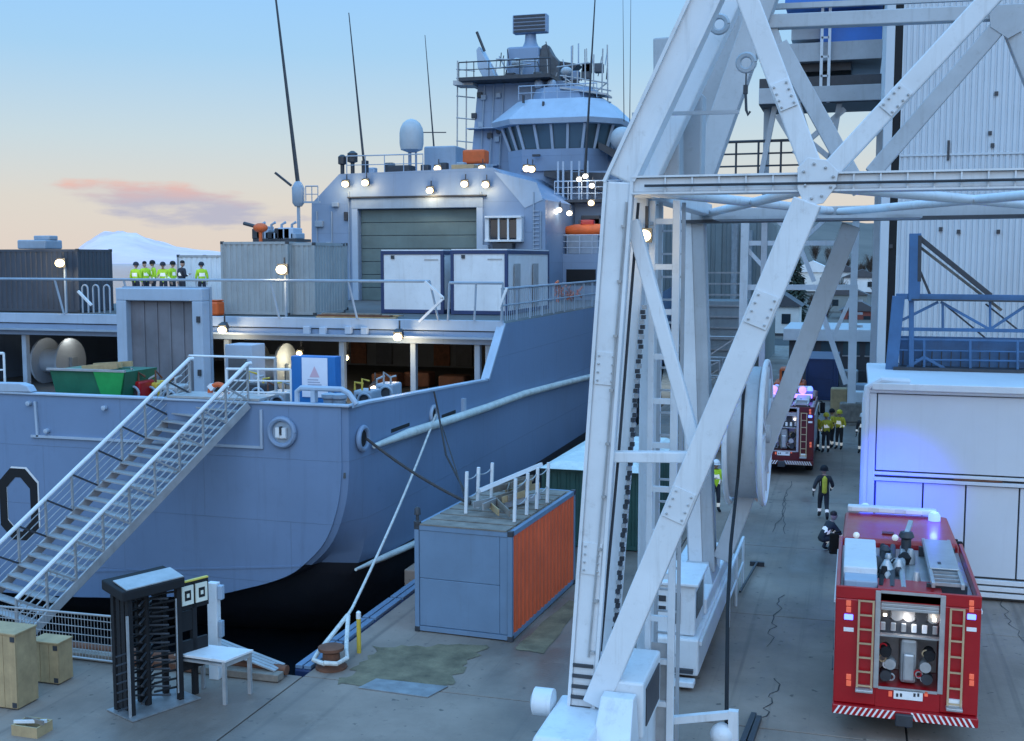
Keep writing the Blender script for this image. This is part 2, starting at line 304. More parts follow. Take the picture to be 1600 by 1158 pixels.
    def build(s, name, m, parent=None, smooth=False, bev=0.0, label=None, kind=None, cat=None, group=None):
        lo = V([min(p[i] for p in s.v) for i in range(3)]); hi = V([max(p[i] for p in s.v) for i in range(3)])
        c = (lo+hi)/2
        if parent is None: c.z = lo.z
        me = D.meshes.new(name); me.from_pydata([p-c for p in s.v], [], s.f); me.update()
        o = D.objects.new(name, me); COL.objects.link(o); me.materials.append(MATS[m] if isinstance(m, str) else m)
        SP[o] = c
        if parent is not None: o.parent = parent; o.location = c-SP[parent]
        else: o.location = c
        if smooth:
            me.polygons.foreach_set('use_smooth', [True]*len(me.polygons))
            try: me.set_sharp_from_angle(angle=R(40))
            except Exception: pass
        if bev:
            b = o.modifiers.new('bevel', 'BEVEL'); b.width = bev; b.segments = 2; b.limit_method = 'ANGLE'; b.angle_limit = R(35)
        tag(o, label, cat, group, kind)
        return o
def part(name, m, parent, fn, **k): b = MB(); fn(b); return b.build(name, m, parent, **k)
def pbox(name, m, parent, a, b, bev=0.0, **k): return MB().box(a, b).build(name, m, parent, bev=bev, **k)
def pbar(name, m, parent, p, q, w, h=None, side=None, bev=0.0, **k): return MB().bar(p, q, w, h, side).build(name, m, parent, bev=bev, **k)
def ptube(name, m, parent, pts, r, n=8, **k): return MB().tube(pts, r, n).build(name, m, parent, smooth=True, **k)
def lerp(a, b, t): return V(a)+(V(b)-V(a))*t
def sag(p, q, s, n=10): return [lerp(p, q, i/n)-V((0, 0, s*4*(i/n)*(1-i/n))) for i in range(n+1)]
def light(parent, p, e, col, r=0.12):
    ld = D.lights.new('lamp_light', 'POINT'); ld.energy = e; ld.color = col; ld.shadow_soft_size = r
    o = D.objects.new('lamp_light', ld); COL.objects.link(o); o.parent = parent; o.location = V(p)-SP[parent]
    return o
def flood(parent, p, r=0.2, e=60, warm=True, aim=(0, -1, -0.5), name='floodlight'):
    p = V(p); a = V(aim).normalized()
    h = MB().bar(p-a*0.28, p-a*0.02, r*1.5, r*1.5, w2=r*2.1, h2=r*2.1).bar(p-a*0.2, p-a*0.2+V((0, 0, 0.45)), 0.05).build(name, 'steeldark', parent)
    MB().ball(p+a*r*0.35, r, 12, 8, (1, 1, 0.85)).build('lens', 'lampw' if warm else 'lampc', h, smooth=True)
    if e: light(h, p+a*(r*1.6+0.15), e, (1.0, 0.78, 0.48) if warm else (1, 0.9, 0.75), r)
    return h

# ================================================================== SETTING
QX, QY = -10.9, 21.2          # quay edge along the ship, quay edge round the stern
def water():
    b = MB(); S = 9000
    b.add([(-S, -S, -2.5), (S, -S, -2.5), (S, S, -2.5), (-S, S, -2.5)], [(0, 1, 2, 3)])
    tag(b.build('water', 'water'), kind='structure')
water()
quay = MB().prism([(-60, -30, -5), (80, -30, -5), (80, 130, -5), (QX, 130, -5), (QX, QY, -5), (-60, QY, -5)], (0, 0, 4.97)).build('quay', 'joint', kind='structure')
SP[quay] = V(quay.location)
def slabs():
    w, l, g = 6.0, 7.0, 0.018
    rnd = random.Random(3)
    for i in range(-5, 5):
        for j in range(-1, 17):
            x0, x1 = QX+w*i+g, QX+w*(i+1)-g; y0, y1 = QY-3*l+j*l+g, QY-3*l+(j+1)*l-g
            if i < 0 and j > 2: continue
            if i < 0 and j == 2: y1 = QY-0.02
            dz = rnd.uniform(-0.004, 0.004)
            MB().box((x0, y0, -0.2), (x1, y1, dz)).build('concrete_slab', 'concrete', quay, bev=0.012)
slabs()
def tar(pts, w=0.035):
    b = MB(); pts = [V(p) for p in pts]; vs = []; fs = []
    for i, p in enumerate(pts):
        d = (pts[min(i+1, len(pts)-1)]-pts[max(i-1, 0)]).normalized(); n = V((-d.y, d.x, 0))*w*(0.6+random.random()*0.8)/2
        vs += [p-n, p+n]
    for v in vs: v.z = 0.009
    for i in range(len(pts)-1): fs.append((2*i, 2*i+1, 2*i+3, 2*i+2))
    return b.add(vs, fs)
def crack(a, b, n=14, j=0.09, w=0.02):
    p, q = PG(*a), PG(*b); pts = [lerp(p, q, i/n)+V((random.uniform(-j, j), random.uniform(-j, j), 0)) for i in range(n+1)]
    tar(pts, w).build('crack', 'joint', quay)
for a, b in (((1238, 752), (1210, 832)), ((1228, 770), (1222, 835)), ((1560, 935), (1600, 1010)), ((1222, 930), (1200, 1010)), ((1216, 1060), (1190, 1130))): crack(a, b)
# crane rails let into the quay
for x in (-3.55, 7.2):
    pbox('crane_rail', 'steeldark', quay, (x-0.05, -10, -0.05), (x+0.05, 118, 0.012))
# mossy patch and steel pit cover beside the container
def patch(corners, z, n=14, j=.13):
    c = [PG(*p) for p in corners]; pts = []
    for a, b in zip(c, c[1:]+c[:1]):
        for i in range(n): q = lerp(a, b, i/n)+V((random.uniform(-j, j), random.uniform(-j, j), 0)); pts.append(V((q.x, q.y, z)))
    MB().add(pts, [tuple(range(len(pts)))[::-1]]).build('moss_patch', 'moss', quay)
patch(((530, 1068), (590, 1010), (760, 1008), (695, 1074)), .010); patch(((803, 1014), (888, 938), (912, 945), (850, 1022)), .011, 8, .035)
c = [PG(*p) for p in ((560, 1076), (588, 1062), (700, 1074), (668, 1091))]
MB().prism([V((p.x, p.y, 0.006)) for p in c][::-1], (0, 0, 0.02)).build('pit_cover', 'plate', quay)
# timber and pipe kerb round the stern
kerb = thing('quay_kerb', 'rusty timber and pipe kerb along the quay edge behind the ship stern', 'kerb', (-15, QY-0.15, 0))
ptube('pipe', 'rust', kerb, [(-11.2, QY-0.14, 0.14), (-14, QY-0.14, 0.14), (-17.6, QY-0.14, 0.14)], 0.11, 10)
for i in range(6): pbox('kerb_timber', ('oldwood', 'rust')[i % 2], kerb, (-11.2-i*2.0-1.97, QY-0.55, 0.02), (-11.2-i*2.0, QY-0.28, 0.17), bev=0.015)
# dark blue rubber bars hung over the quay face next to the bollard
for i in range(4):
    y = 21.6+i*1.75
    o = pbox('rubber_fender', 'navy', None, (QX-0.42, y, -1.4), (QX-0.02, y+1.68, -0.02), bev=0.05)
    tag(o, 'dark blue rubber fender bar bolted to the quay edge below the bollard', 'fender', 'rubber bars on the quay edge')
    for k in range(2): pbox('capping', 'blugrey', o, (QX-0.40+0.2*k, y+0.02, -0.02), (QX-0.24+0.2*k, y+1.66, 0.06), bev=0.01)
ledge = pbox('quay_ledge', 'concrete', None, (QX-0.75, 28.7, -1.0), (QX+0.1, 34, 0.25), bev=0.03)
tag(ledge, 'low concrete ledge on the quay edge beside the blue-grey container', 'ledge')

# snow mountain over the fjord and the wooded slope behind the yard
def relief(name, m, az0, az1, dist, prof, depth, n=90, k=14, rough=0.06, seed=1, shape=None):
    from mathutils import noise
    vs = []; fs = []
    for i in range(n+1):
        px = az0+(az1-az0)*i/n
        top = prof(px)
        d = ray(px, 405); d.z = 0; d.normalize()
        for j in range(k+1):
            t = j/k; dd = dist+depth*t
            h = top*(shape(t) if shape else math.sin(min(t*1.25, 1)*math.pi/2)**0.8)
            h += top*rough*noise.noise(V((i*0.22, j*0.55, seed*7.3)))*4*t + top*rough*noise.noise(V((i*0.8, j*1.3, seed)))*1.5*t
            vs.append((CAM.x+d.x*dd, CAM.y+d.y*dd, -2.6+max(h, 0) if j else -2.7))
    for i in range(n):
        for j in range(k): a = i*(k+1)+j; fs.append((a, a+1, a+k+2, a+k+1))
    o = MB().add(vs, fs).build(name, m, smooth=False); tag(o, kind='structure')
    o.data.polygons.foreach_set('use_smooth', [True]*len(o.data.polygons)); return o
def pm(px):
    pts = [(-500, 432), (-150, 418), (60, 425), (110, 402), (135, 382), (160, 370), (190, 366), (215, 369), (240, 379), (275, 388), (310, 393), (345, 396), (420, 400), (520, 410), (700, 415), (900, 420)]
    for (a, ya), (b, yb) in zip(pts, pts[1:]):
        if a <= px <= b:
            y = ya+(yb-ya)*(px-a)/(b-a); return max(5.0, (406-y)*(3900/1830)*1.02+11)
    return 6
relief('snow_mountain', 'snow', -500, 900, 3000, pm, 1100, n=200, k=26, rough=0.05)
hillp = lambda px: 25+1.5*math.sin(px*0.011)+1.0*math.sin(px*0.031)
hills = lambda t: t**1.3
relief('wooded_hill', 'hill', 980, 2300, 150, hillp, 330, n=110, rough=0.012, seed=4, shape=hills)
far_bank = MB().prism([(-30, 130, -4), (260, 130, -4), (260, 500, -4), (-60, 500, -4)], (0, 0, 3.9)).build('yard_ground', 'hill', kind='structure')

# ================================================================== SHIP
XS, XP, YT = -12.6, -38.6, 27.4
XC = (XS+XP)/2
ship = thing('naval_ship', 'large grey naval support ship moored stern first beside the quay', 'ship', (XC, 60, -2.5))
# hull sections, starboard half: list of (offset from side, z); mirrored about XC
ZB = 4.85
def secs():
    S = {}
    S[27.4] = [(0, ZB), (0, 3.2), (-.12, 2.2), (-.5, 1.2), (-1.15, .5), (-1.9, .1), (-3, -.28), (-4.5, -.62), (-8.5, -1.0), (-13, -1.1)]
    S[28.4] = [(.02, ZB), (.02, 3.2), (.01, 2.2), (-.06, 1.2), (-.28, .42), (-.7, -.1), (-1.7, -.75), (-3.6, -1.1), (-8.5, -1.5), (-13, -1.6)]
    S[30.0] = [(.03, 4.78), (.03, 3.2), (.03, 2.2), (.03, 1.2), (-.01, .36), (-.15, -.6), (-.9, -1.5), (-3, -2.1), (-8.5, -2.4), (-13, -2.5)]
    S[33.0] = [(.03, 4.66), (.03, 3.2), (.03, 2.2), (.03, 1.2), (.03, .30), (0, -1.2), (-.4, -2.6), (-2.4, -3.5), (-8.5, -4), (-13, -4)]
    S[39.0] = [(.03, 4.40), (.03, 3.2), (.03, 2.2), (.03, 1.2), (.03, .25), (.03, -1.5), (-.1, -3.4), (-1.8, -5), (-8, -6), (-13, -6)]
    S[41.0] = [(.03, 6.3), (.03, 3.2), (.03, 2.2), (.03, 1.2), (.03, .25), (.03, -1.5), (-.1, -3.4), (-1.8, -5), (-8, -6), (-13, -6)]
    S[75.0] = [(.03, 6.3), (.03, 3.2), (.03, 2.2), (.03, 1.2), (.03, .25), (.03, -1.5), (-.1, -3.4), (-1.8, -5), (-8, -6), (-13, -6)]
    S[100.0] = [(-2, 6.8), (-2.5, 3.2), (-2.8, 2.2), (-3, 1.2), (-3.2, .25), (-3.5, -1.5), (-4, -3.4), (-5, -5), (-9, -6), (-13, -6)]
    S[125.0] = [(-12, 8), (-12.3, 3.2), (-12.5, 2.2), (-12.6, 1.2), (-12.7, .25), (-12.8, -1.5), (-12.85, -3.4), (-12.9, -5), (-12.95, -6), (-13, -6)]
    return S
S = secs()
S0 = S[27.4]; S[27.9] = [(o, z) for o, z in S0]
S[27.4] = [(o-.24 if z > .1 else o-.1, z+(0 if i < 2 else .05)) for i, (o, z) in enumerate(S0)]
S[27.5] = [(o-.09 if z > .1 else o-.04, z+(0 if i < 2 else .02)) for i, (o, z) in enumerate(S0)]
def crom(P, n=4):
    out_ = []
    for i in range(len(P)-1):
        p0, p1, p2, p3 = P[max(i-1, 0)], P[i], P[i+1], P[min(i+2, len(P)-1)]
        for k in range(n):
            t = k/n; out_.append(tuple(.5*(2*p1[c]+(p2[c]-p0[c])*t+(2*p0[c]-5*p1[c]+4*p2[c]-p3[c])*t*t+(3*p1[c]-p0[c]-3*p2[c]+p3[c])*t**3) for c in (0, 1)))
    return out_+[P[-1]]
NS = 4
for y in S: S[y] = [S[y][0]]+crom(S[y][1:], NS)
YS = sorted(S)
def hull_strip(i0, i1, y0i, name, m, mirror):
    b = MB(); vs = []; fs = []; ys = YS[y0i:]
    for y in ys:
        for i in range(i0, i1+1):
            o, z = S[y][i]; x = XS+o
            if mirror: x = 2*XC-x
            vs.append((x, y, z))
    w = i1-i0+1
    for a in range(len(ys)-1):
        for i in range(w-1):
            q = (a*w+i, a*w+i+1, (a+1)*w+i+1, (a+1)*w+i); fs.append(q if mirror else q[::-1])
    return b.add(vs, fs).build(name, m, ship, smooth=True)
for mi in (False, True):
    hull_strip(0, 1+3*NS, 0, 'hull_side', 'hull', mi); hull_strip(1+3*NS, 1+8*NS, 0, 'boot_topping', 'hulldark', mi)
# inner skin of the bulwark so that it has thickness
for sgn in (1, -1):
    b = MB()
    ys = [27.4, 28.4, 30, 33, 39, 41]
    xi = lambda y: (XS-0.16) if sgn > 0 else (XP+0.16)
    xo = lambda y: (XS+0.03) if sgn > 0 else (XP-0.03)
    vs = []; fs = []
    for y in ys: z = S[y][0][1]; vs += [(xi(y), y+0.06, 3.1), (xi(y), y+0.06, z-0.004), (xo(y)+0.03*sgn, y, z+0.03), (xi(y)-0.05*sgn, y, z+0.03), (xo(y)+0.03*sgn, y, z-0.03)]
    for a in range(5):
        for (p, q) in ((0, 1), (3, 2), (2, 4)): fs.append((a*5+p, a*5+q, (a+1)*5+q, (a+1)*5+p))
    b.add(vs, fs).build('bulwark_capping', 'superlight', ship)
# transom plate with its own thickness
tp = [(XS+o, YT, z) for o, z in S[27.4]]; tp += [(2*XC-x, y, z) for x, y, z in tp[::-1][1:]]
transom = MB().prism(tp[::-1], (0, -0.05, 0)).build('transom', 'hull', ship)
pbox('transom_capping', 'superlight', ship, (XP, YT-0.12, ZB+0.004), (XS+0.02, YT+0.16, ZB+0.065), bev=0.015)
part('raised_capping', 'superlight', ship, lambda b: b.prism([PY(-60, 612, YT-0.13), PY(48, 613, YT-0.13), PY(42, 603, YT-0.13), PY(30, 599, YT-0.13), PY(-60, 597, YT-0.13)][::-1], (0, 0.3, 0)), bev=0.03)
TY = YT-0.055
def tq(px, py, d=0.0): p = PY(px, py, TY); p.y -= d; return p
for a, b in (((56, 627), (60, 682)), ((50, 681), (412, 699)), ((409, 640), (410, 699))):
    pbar('gate_seam', 'superlight', ship, tq(*a, .03), tq(*b, .03), 0.07, 0.06)
for p in ((47, 630), (75, 673), (165, 637)): part('lug', 'superlight', ship, lambda b: b.lathe([(0.07, 0.0), (0.07, -0.12), (0.03, -0.13)], tq(*p), 'y', 10), smooth=True)
pbar('weld_seam', 'hull', ship, tq(120, 893), tq(470, 885), 0.05, 0.03)
# round fairlead in the transom
fl = tq(442, 675)
fo = part('fairlead', 'super', ship, lambda b: b.torus(fl-V((0, .06, 0)), 0.36, 0.075, 'y', 28, 8), smooth=True)
MB().lathe([(0.34, -0.02), (0.34, -0.03)], fl, 'y', 24).build('fairlead_hole', 'gpaint', fo)
part('roller', 'white', fo, lambda b: (b.bar(fl+V((-.09, -.1, .13)), fl+V((-.09, -.1, -.13)), .11), b.bar(fl+V((.1, -.1, .13)), fl+V((.1, -.1, -.13)), .11), b.bar(fl+V((-.12, -.08, -.12)), fl+V((.15, -.08, -.12)), .08)))
part('roller_pin', 'steeldark', fo, lambda b: b.bar(fl+V((0, -.12, .16)), fl+V((0, -.12, -.02)), .07))
# painted pennant figure on the transom (its upper right is all the photo shows)
cx0, cz0 = PY(33, 735, TY).x-0.12, PY(33, 735, TY).z-1.0
def octo(cx, cz, rx, rz, c): return [(cx-rx+c, cz+rz), (cx+rx-c, cz+rz), (cx+rx, cz+rz-c), (cx+rx, cz-rz+c), (cx+rx-c, cz-rz), (cx-rx+c, cz-rz), (cx-rx, cz-rz+c), (cx-rx, cz+rz-c)]
def oring(cx, cz, rx, rz, c, w, y, m, nm):
    o = octo(cx, cz, rx, rz, c); i = octo(cx, cz, rx-w, rz-w, c-w*0.35); b = MB()
    b.add([(x, y, z) for x, z in o]+[(x, y, z) for x, z in i], [(k, 8+k, 8+(k+1) % 8, (k+1) % 8) for k in range(8)]); b.build(nm, m, transom)
oring(cx0+0.05, cz0+0.05, 0.66, 1.05, 0.40, 0.22, TY-0.004, 'white', 'painted_numeral_edge')
oring(cx0, cz0, 0.66, 1.05, 0.40, 0.26, TY-0.008, 'black', 'painted_numeral')
# side details
def sx_(px, py, d=0.03): return PX(px, py, XS+d)
for (a, b_, c_, d_) in ((611, 640, 660, 677), (690, 712, 640, 655)):
    p, q = sx_(a, d_), sx_(b_, c_)
    pbox('freeing_port', 'black', ship, (XS-0.05, p.y, min(p.z, q.z)), (XS+0.04, q.y, max(p.z, q.z)), bev=0.02)
ck = sx_(566, 685); part('chock', 'super', ship, lambda b: b.torus(ck+V((.03, 0, 0)), 0.3, 0.07, 'x', 20, 8), smooth=True)
MB().lathe([(.27, 0.0), (.27, .02)], ck, 'x', 18).build('chock_hole', 'black', ship)
ck2 = sx_(676, 648); part('chock', 'superlight', ship, lambda b: b.torus(ck2+V((.04, 0, 0)), 0.26, 0.06, 'x', 20, 8), smooth=True)
MB().lathe([(.24, 0.0), (.24, .02)], ck2, 'x', 18).build('chock_hole', 'black', ship)
ck3 = sx_(722, 634); part('bracket', 'superlight', ship, lambda b: b.box(ck3+V((0, -.1, -.2)), ck3+V((.12, .1, .25))))
pts = [sx_(*p, d=0.16) for p in ((585, 697), (640, 676), (700, 657), (760, 637), (820, 615), (880, 599), (925, 588))]
ptube('rubbing_rail', 'fender', ship, pts, [.07]+[.135]*6, 10)
pts = [sx_(*p, d=0.16) for p in ((556, 890), (600, 871), (645, 851), (720, 815))]
ptube('rubbing_rail', 'fender', ship, pts, [.04, .09, .1, .1], 10)
p = pts[0]
# decks
pbox('main_deck', 'deck', ship, (XP+.17, YT+.02, 2.95), (XS-.17, 62, 3.1))
pbox('flight_deck', 'deck', ship, (XP, 41.02, 5.75), (XS, 74, 6.3))
pbox('deck_edge', 'superlight', ship, (XP, 40.86, 6.02), (XS+.05, 41.0, 6.42), bev=.02)
pbox('deck_beam', 'super', ship, (XP, 40.93, 5.5), (XS, 41.4, 5.98), bev=.02)
pbox('deck_gutter', 'gpaint', ship, (XP, 40.6, 5.72), (XS+.02, 40.92, 5.80))
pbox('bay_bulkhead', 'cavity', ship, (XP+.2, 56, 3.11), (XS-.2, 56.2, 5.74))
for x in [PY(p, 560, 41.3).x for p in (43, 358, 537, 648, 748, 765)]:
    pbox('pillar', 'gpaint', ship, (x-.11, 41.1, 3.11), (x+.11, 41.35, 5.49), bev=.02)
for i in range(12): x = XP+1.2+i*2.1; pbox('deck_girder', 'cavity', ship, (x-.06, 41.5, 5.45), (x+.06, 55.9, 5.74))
for p in ((480, 516), (505, 517), (545, 516), (570, 517)):
    q = PY(*p, 40.8); part('deck_scuttle', 'superlight', ship, lambda b: b.cb(q, (.28, .2, .3)), bev=.03)
# side opening frame at starboard where the bulwark climbs
pbar('bay_edge', 'superlight', ship, (XS+.04, 39.0, 4.42), (XS+.04, 41.0, 6.3), .1, .14, side=(1, 0, 0))
# closed steel portal standing on the main deck
FA, FB = PY(180, 450, 36), PY(315, 450, 36)
x0, x1, zt = FA.x, FB.x, FA.z
gate = part('stern_portal', 'superlight', ship, lambda b: (b.box((x0, 36, 3.11), (x0+.42, 36.5, zt-.45)), b.box((x1-.42, 36, 3.11), (x1, 36.5, zt-.45)), b.box((x0, 36, zt-.449), (x1, 36.5, zt))), bev=.03)
pbox('portal_panel', 'mauve', gate, (x0+.42, 36.3, 3.11), (x1-.42, 36.42, zt-.45))
for k in range(1, 5): x = x0+.42+(x1-x0-.84)*k/5; pbox('panel_rib', 'mauve', gate, (x-.04, 36.26, 3.3), (x+.04, 36.299, zt-.5))
pbox('portal_flange', 'gpaint', gate, (x0-.06, 36.5, 3.11), (x1+.03, 36.62, zt+.05))
[pbox('hinge', 'steeldark', gate, (x1-.21, 35.93, zt-h_), (x1-.09, 35.999, zt-h_+.22)) for h_ in (1.2, 3.1)]
pbox('deck_locker', 'superlight', ship, (x1+.15, 37.2, 3.11), (x1+1.25, 38.2, 5.6), bev=.03)
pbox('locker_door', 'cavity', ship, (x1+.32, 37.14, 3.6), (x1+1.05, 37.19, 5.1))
# cable drums in the bay
for px in (92, 425):
    c = PY(px, 592 if px < 200 else 585, 44); c.z = 4.1
    dr = part('cable_drum', 'superlight', ship, lambda b: b.lathe([(.5, -.7), (1.05, -.7), (1.05, -.6), (.55, -.6), (.55, .6), (1.05, .6), (1.05, .7), (.5, .7)], c, 'x', 24), smooth=True)
    [pbox('drum_stand', 'gpaint', dr, (c.x+s_-.075, 43.8, 3.11), (c.x+s_+.075, 44.2, 4.3)) for s_ in (-.825, .825)]
    for k in range(8): a = k*math.pi/4; pbar('spoke', 'gpaint', dr, c+V((-.73, 0, 0)), c+V((-.73, math.cos(a), math.sin(a))), .07)
for p, y in (((600, 600), 46), ((650, 602), 47), ((705, 590), 46), ((240, 590), 38.5)):
    c = PY(*p, y); pbox('deck_winch', 'rust', ship, (c.x-.6, y, 3.11), (c.x+.6, y+.9, 3.75), bev=.08)
for px in (560, 600, 690, 725):
    c = PY(px, 560, 55.9); pbox('bulkhead_door', ('rust', 'steeldark')[px % 2 if px != 600 else 1], ship, (c.x-.45, 55.9, 3.2), (c.x+.45, 55.99, 5.2), bev=.03)
# bollards and towing gallows on the bulwark at the corner
gb = [PG(465, 605, 5.45), PG(545, 605, 5.45)]
g0, g1 = PY(464, 606, 27.6), PY(545, 606, 27.6)
part('towing_gallows', 'superlight', ship, lambda b: b.tube([(g0.x, 27.6, 4.9), (g0.x, 27.6, g0.z-.1), (g0.x+.12, 27.6, g0.z), (g1.x-.2, 27.6, g0.z), (g1.x, 27.6, g0.z-.1), (g1.x+.22, 27.6, 4.9)], .075, 8), smooth=True)
pbox('gallows_post', 'superlight', ship, ((g0.x*2+g1.x)/3-.06, 27.5, 4.92), ((g0.x*2+g1.x)/3+.06, 27.7, g0.z-.05))
for px in (515, 530): q = PY(px, 620, 28.4); part('deck_bollard', 'gpaint', ship, lambda b: b.lathe([(.17, 3.11), (.17, 4.9), (.22, 4.95), (.22, 5.05), (.1, 5.08)], (q.x, 28.4, 0), 'z', 14), smooth=True)
# railings along the main deck aft of the bay, and round the stair head
def railing(parent, pts, h, n_rails, spacing, m='gpaint', r=.03, lean=V((0, 0, 0)), mesh=0, name='railing'):
    pts = [V(p) for p in pts]
    top = MB(); up = V((0, 0, h))+lean
    top.tube([p+up for p in pts], r*1.25, 6)
    rl = top.build(name, m, parent, smooth=True)
    for k in range(1, n_rails): MB().tube([p+up*k/n_rails for p in pts], r*.8, 6).build('rail', m, rl, smooth=True)
    for a, b in zip(pts, pts[1:]):
        n = max(1, round((b-a).length/spacing))
        for i in range(n+1):
            if i == 0 and a is not pts[0]: continue
            p = lerp(a, b, i/n); MB().tube([p, p+up], r, 6).build('post', m, rl, smooth=True)
        if mesh:
            n = int((b-a).length/mesh); bb = MB()
            for i in range(n): p = lerp(a, b, (i+.5)/n); bb.tube([p+up*.04, p+up*.96], r*.45, 4, cap=False)
            tag(bb.build('bar_infill', m, rl), kind='stuff')
    return rl
a = PY(0, 486, 40.95).z
railing(ship, [(XP+.2, 40.8, 6.42), (PY(685, 500, 40.8).x, 40.8, 6.42)], 1.45, 1, 3.3, 'gpaint', .045, lean=V((-.28, -.15, 0)))
railing(ship, [(PY(700, 500, 40.8).x, 40.8, 6.42), (XS+.0, 40.8, 6.42)], 1.40, 1, 1.2, 'gpaint', .045, lean=V((.1, -.1, 0)))
railing(ship, [(XS, 40.9, 6.35), (XS, 60, 6.35)], 1.25, 2, 2.0, 'gpaint', .04, mesh=.28)
for a_, b_ in (((664, 440), (693, 466)), ((693, 466), (655, 503)), ((792, 450), (780, 482)), ((122, 455), (143, 477))):
    pbar('net_bracket', 'white', ship, PY(*a_, 40.4), PY(*b_, 40.4), .09)
for k in range(3):
    q = PY(133+k*17, 458, 44); part('mooring_hoop', 'gpaint', ship, lambda b: b.tube([(q.x-.15, 44, 6.31), (q.x-.15, 44, q.z+.2)]+[(q.x-.15*math.cos(R(a)), 44, q.z+.2+.16*math.sin(R(a))) for a in (30, 60, 90, 120, 150)]+[(q.x+.15, 44, q.z+.2), (q.x+.15, 44, 6.31)], .04, 6), smooth=True)
railing(ship, [PY(355, 630, 28.0)*1.0, PY(455, 632, 28.0)], .95, 3, .8, 'white', .03)
railing(ship, [PY(-30, 604, 28.6), PY(8, 604, 28.6)], 1.0, 2, .7, 'white', .035)
pbox('deck_hatch', 'gpaint', ship, (PY(200, 460, 45.4).x, 45.4, 6.3), (PY(335, 460, 45.4).x, 49.2, 6.74), bev=.04)
# lamps under and above the flight deck
for (px, py, y, e, w) in ((348, 514, 40.2, 45, 1), (622, 525, 40.2, 60, 1), (462, 522, 47, 14, 1), (468, 551, 44, 25, 1), (541, 558, 43, 30, 1), (116, 516, 44, 10, 0), (151, 516, 44, 10, 0), (528, 562, 42.4, 4, 0), (584, 606, 41, 5, 0)):
    flood(ship, PY(px, py, y), .165 if y < 41 else .12, e, bool(w), aim=(0, -1, -.8))
for (px, py, y, r) in ((95, 411, 43.3, .2), (441, 421, 41.2, .21)):
    q = PY(px, py, y); fl_ = flood(ship, q, r, 40, True, aim=(0, -1, -.1))
    pbox('lamp_post', 'gpaint', fl_, (q.x-.04, y+.22, 6.3), (q.x+.04, y+.3, q.z+.2))

# ---- hangar block
YH = 62.0
def hy(px, py, y=YH): return PY(px, py, y)
prof = [(487, 482), (487, 318), (530, 272), (770, 262), (852, 312), (852, 482)]
face = [hy(*p) for p in prof]; face[0].z = face[-1].z = 6.31
# door opening is cut by building the front as pieces round it
dl, dr_, dt = hy(560, 325), hy(745, 325), hy(650, 326).z
block = MB().prism([p+V((0, .5, 0)) for p in face], (0, 12, 0)).build('hangar', 'super', ship)
SPh = block
lft = [face[0], V((dl.x, YH, 6.31)), V((dl.x, YH, dt)), V((dl.x, YH, face[2].z+.02)), face[2], face[1]]
MB().prism(lft, (0, .49, 0)).build('hangar_wall', 'super', block)
MB().prism([V((dr_.x, YH, 6.31)), face[5], face[4], face[3], V((dr_.x, YH, face[3].z)), V((dr_.x, YH, dt))], (0, .49, 0)).build('hangar_wall', 'super', block)
MB().prism([V((dl.x, YH, dt)), V((dr_.x, YH, dt)), V((dr_.x, YH, face[3].z)), V((dl.x, YH, face[2].z+.02))], (0, .49, 0)).build('hangar_lintel', 'super', block)
n = 7
for k in range(n):
    z0 = 6.31+(dt-6.31)*k/n; z1 = 6.31+(dt-6.31)*(k+1)/n-.03
    pbox('door_panel', 'hangardoor', block, (dl.x, YH+.34, z0), (dr_.x, YH+.42, z1), bev=.02)
for a_, b_, w in (((dl.x-.2, YH-.06, 6.32), (dl.x-.2, YH-.06, dt+.5), .36), ((dr_.x+.2, YH-.06, 6.32), (dr_.x+.2, YH-.06, dt+.5), .36)):
    pbar('door_track', 'superlight', block, a_, b_, w, .11)
pbox('door_header', 'gpaint', block, (dl.x-.4, YH-.13, dt+.02), (dr_.x+.4, YH-.005, dt+.62), bev=.02)
pbox('header_flashing', 'steeldark', block, (dl.x-.6, YH-.25, dt+.64), (dr_.x+.6, YH-.005, dt+.72))
for px, pz in ((541, 338), (540, 390), (535, 440)):
    q = hy(px, pz); part('deck_fitting', 'steeldark', block, lambda b: b.cb(q-V((0, .06, 0)), (.22, .12, .5)), bev=.02)
q = hy(508, 465); pbox('side_door', 'black', block, (q.x-.45, YH-.03, 6.35), (q.x+.45, YH-.004, 8.3))
# control window bay on the right
w0, w1 = hy(762, 375), hy(819, 341)
cw = part('control_window', 'white', block, lambda b: (b.box((w0.x, YH-.6, w0.z-.12), (w1.x, YH-.01, w0.z)), b.box((w0.x, YH-.6, w1.z), (w1.x, YH-.01, w1.z+.12)), b.box((w0.x, YH-.5, w0.z), (w0.x+.22, YH-.01, w1.z)), b.box((w1.x-.22, YH-.5, w0.z), (w1.x, YH-.01, w1.z))), bev=.02)
for k in range(3):
    xa = w0.x+.25+(w1.x-w0.x-.5)*k/3; xb = w0.x+.25+(w1.x-w0.x-.5)*(k+1)/3
    pbox('pane', 'glass', cw, (xa+.06, YH-.42, w0.z+.1), (xb-.06, YH-.38, w1.z-.1))
    pbox('frame', 'white', cw, (xb-.05, YH-.5, w0.z+.003), (xb+.05, YH-.36, w1.z-.003))
pbox('window_sill', 'steeldark', cw, (w0.x+.5, YH-.7, w0.z-.5), (w1.x-.5, YH-.01, w0.z-.2))
# chamfer lines of the right wing
MB().prism([hy(772, 268, YH-.03), hy(820, 325, YH-.03), hy(848, 312, YH-.03), hy(838, 285, YH-.03)], (0, .025, 0)).build('wing_facet', 'superlight', block)
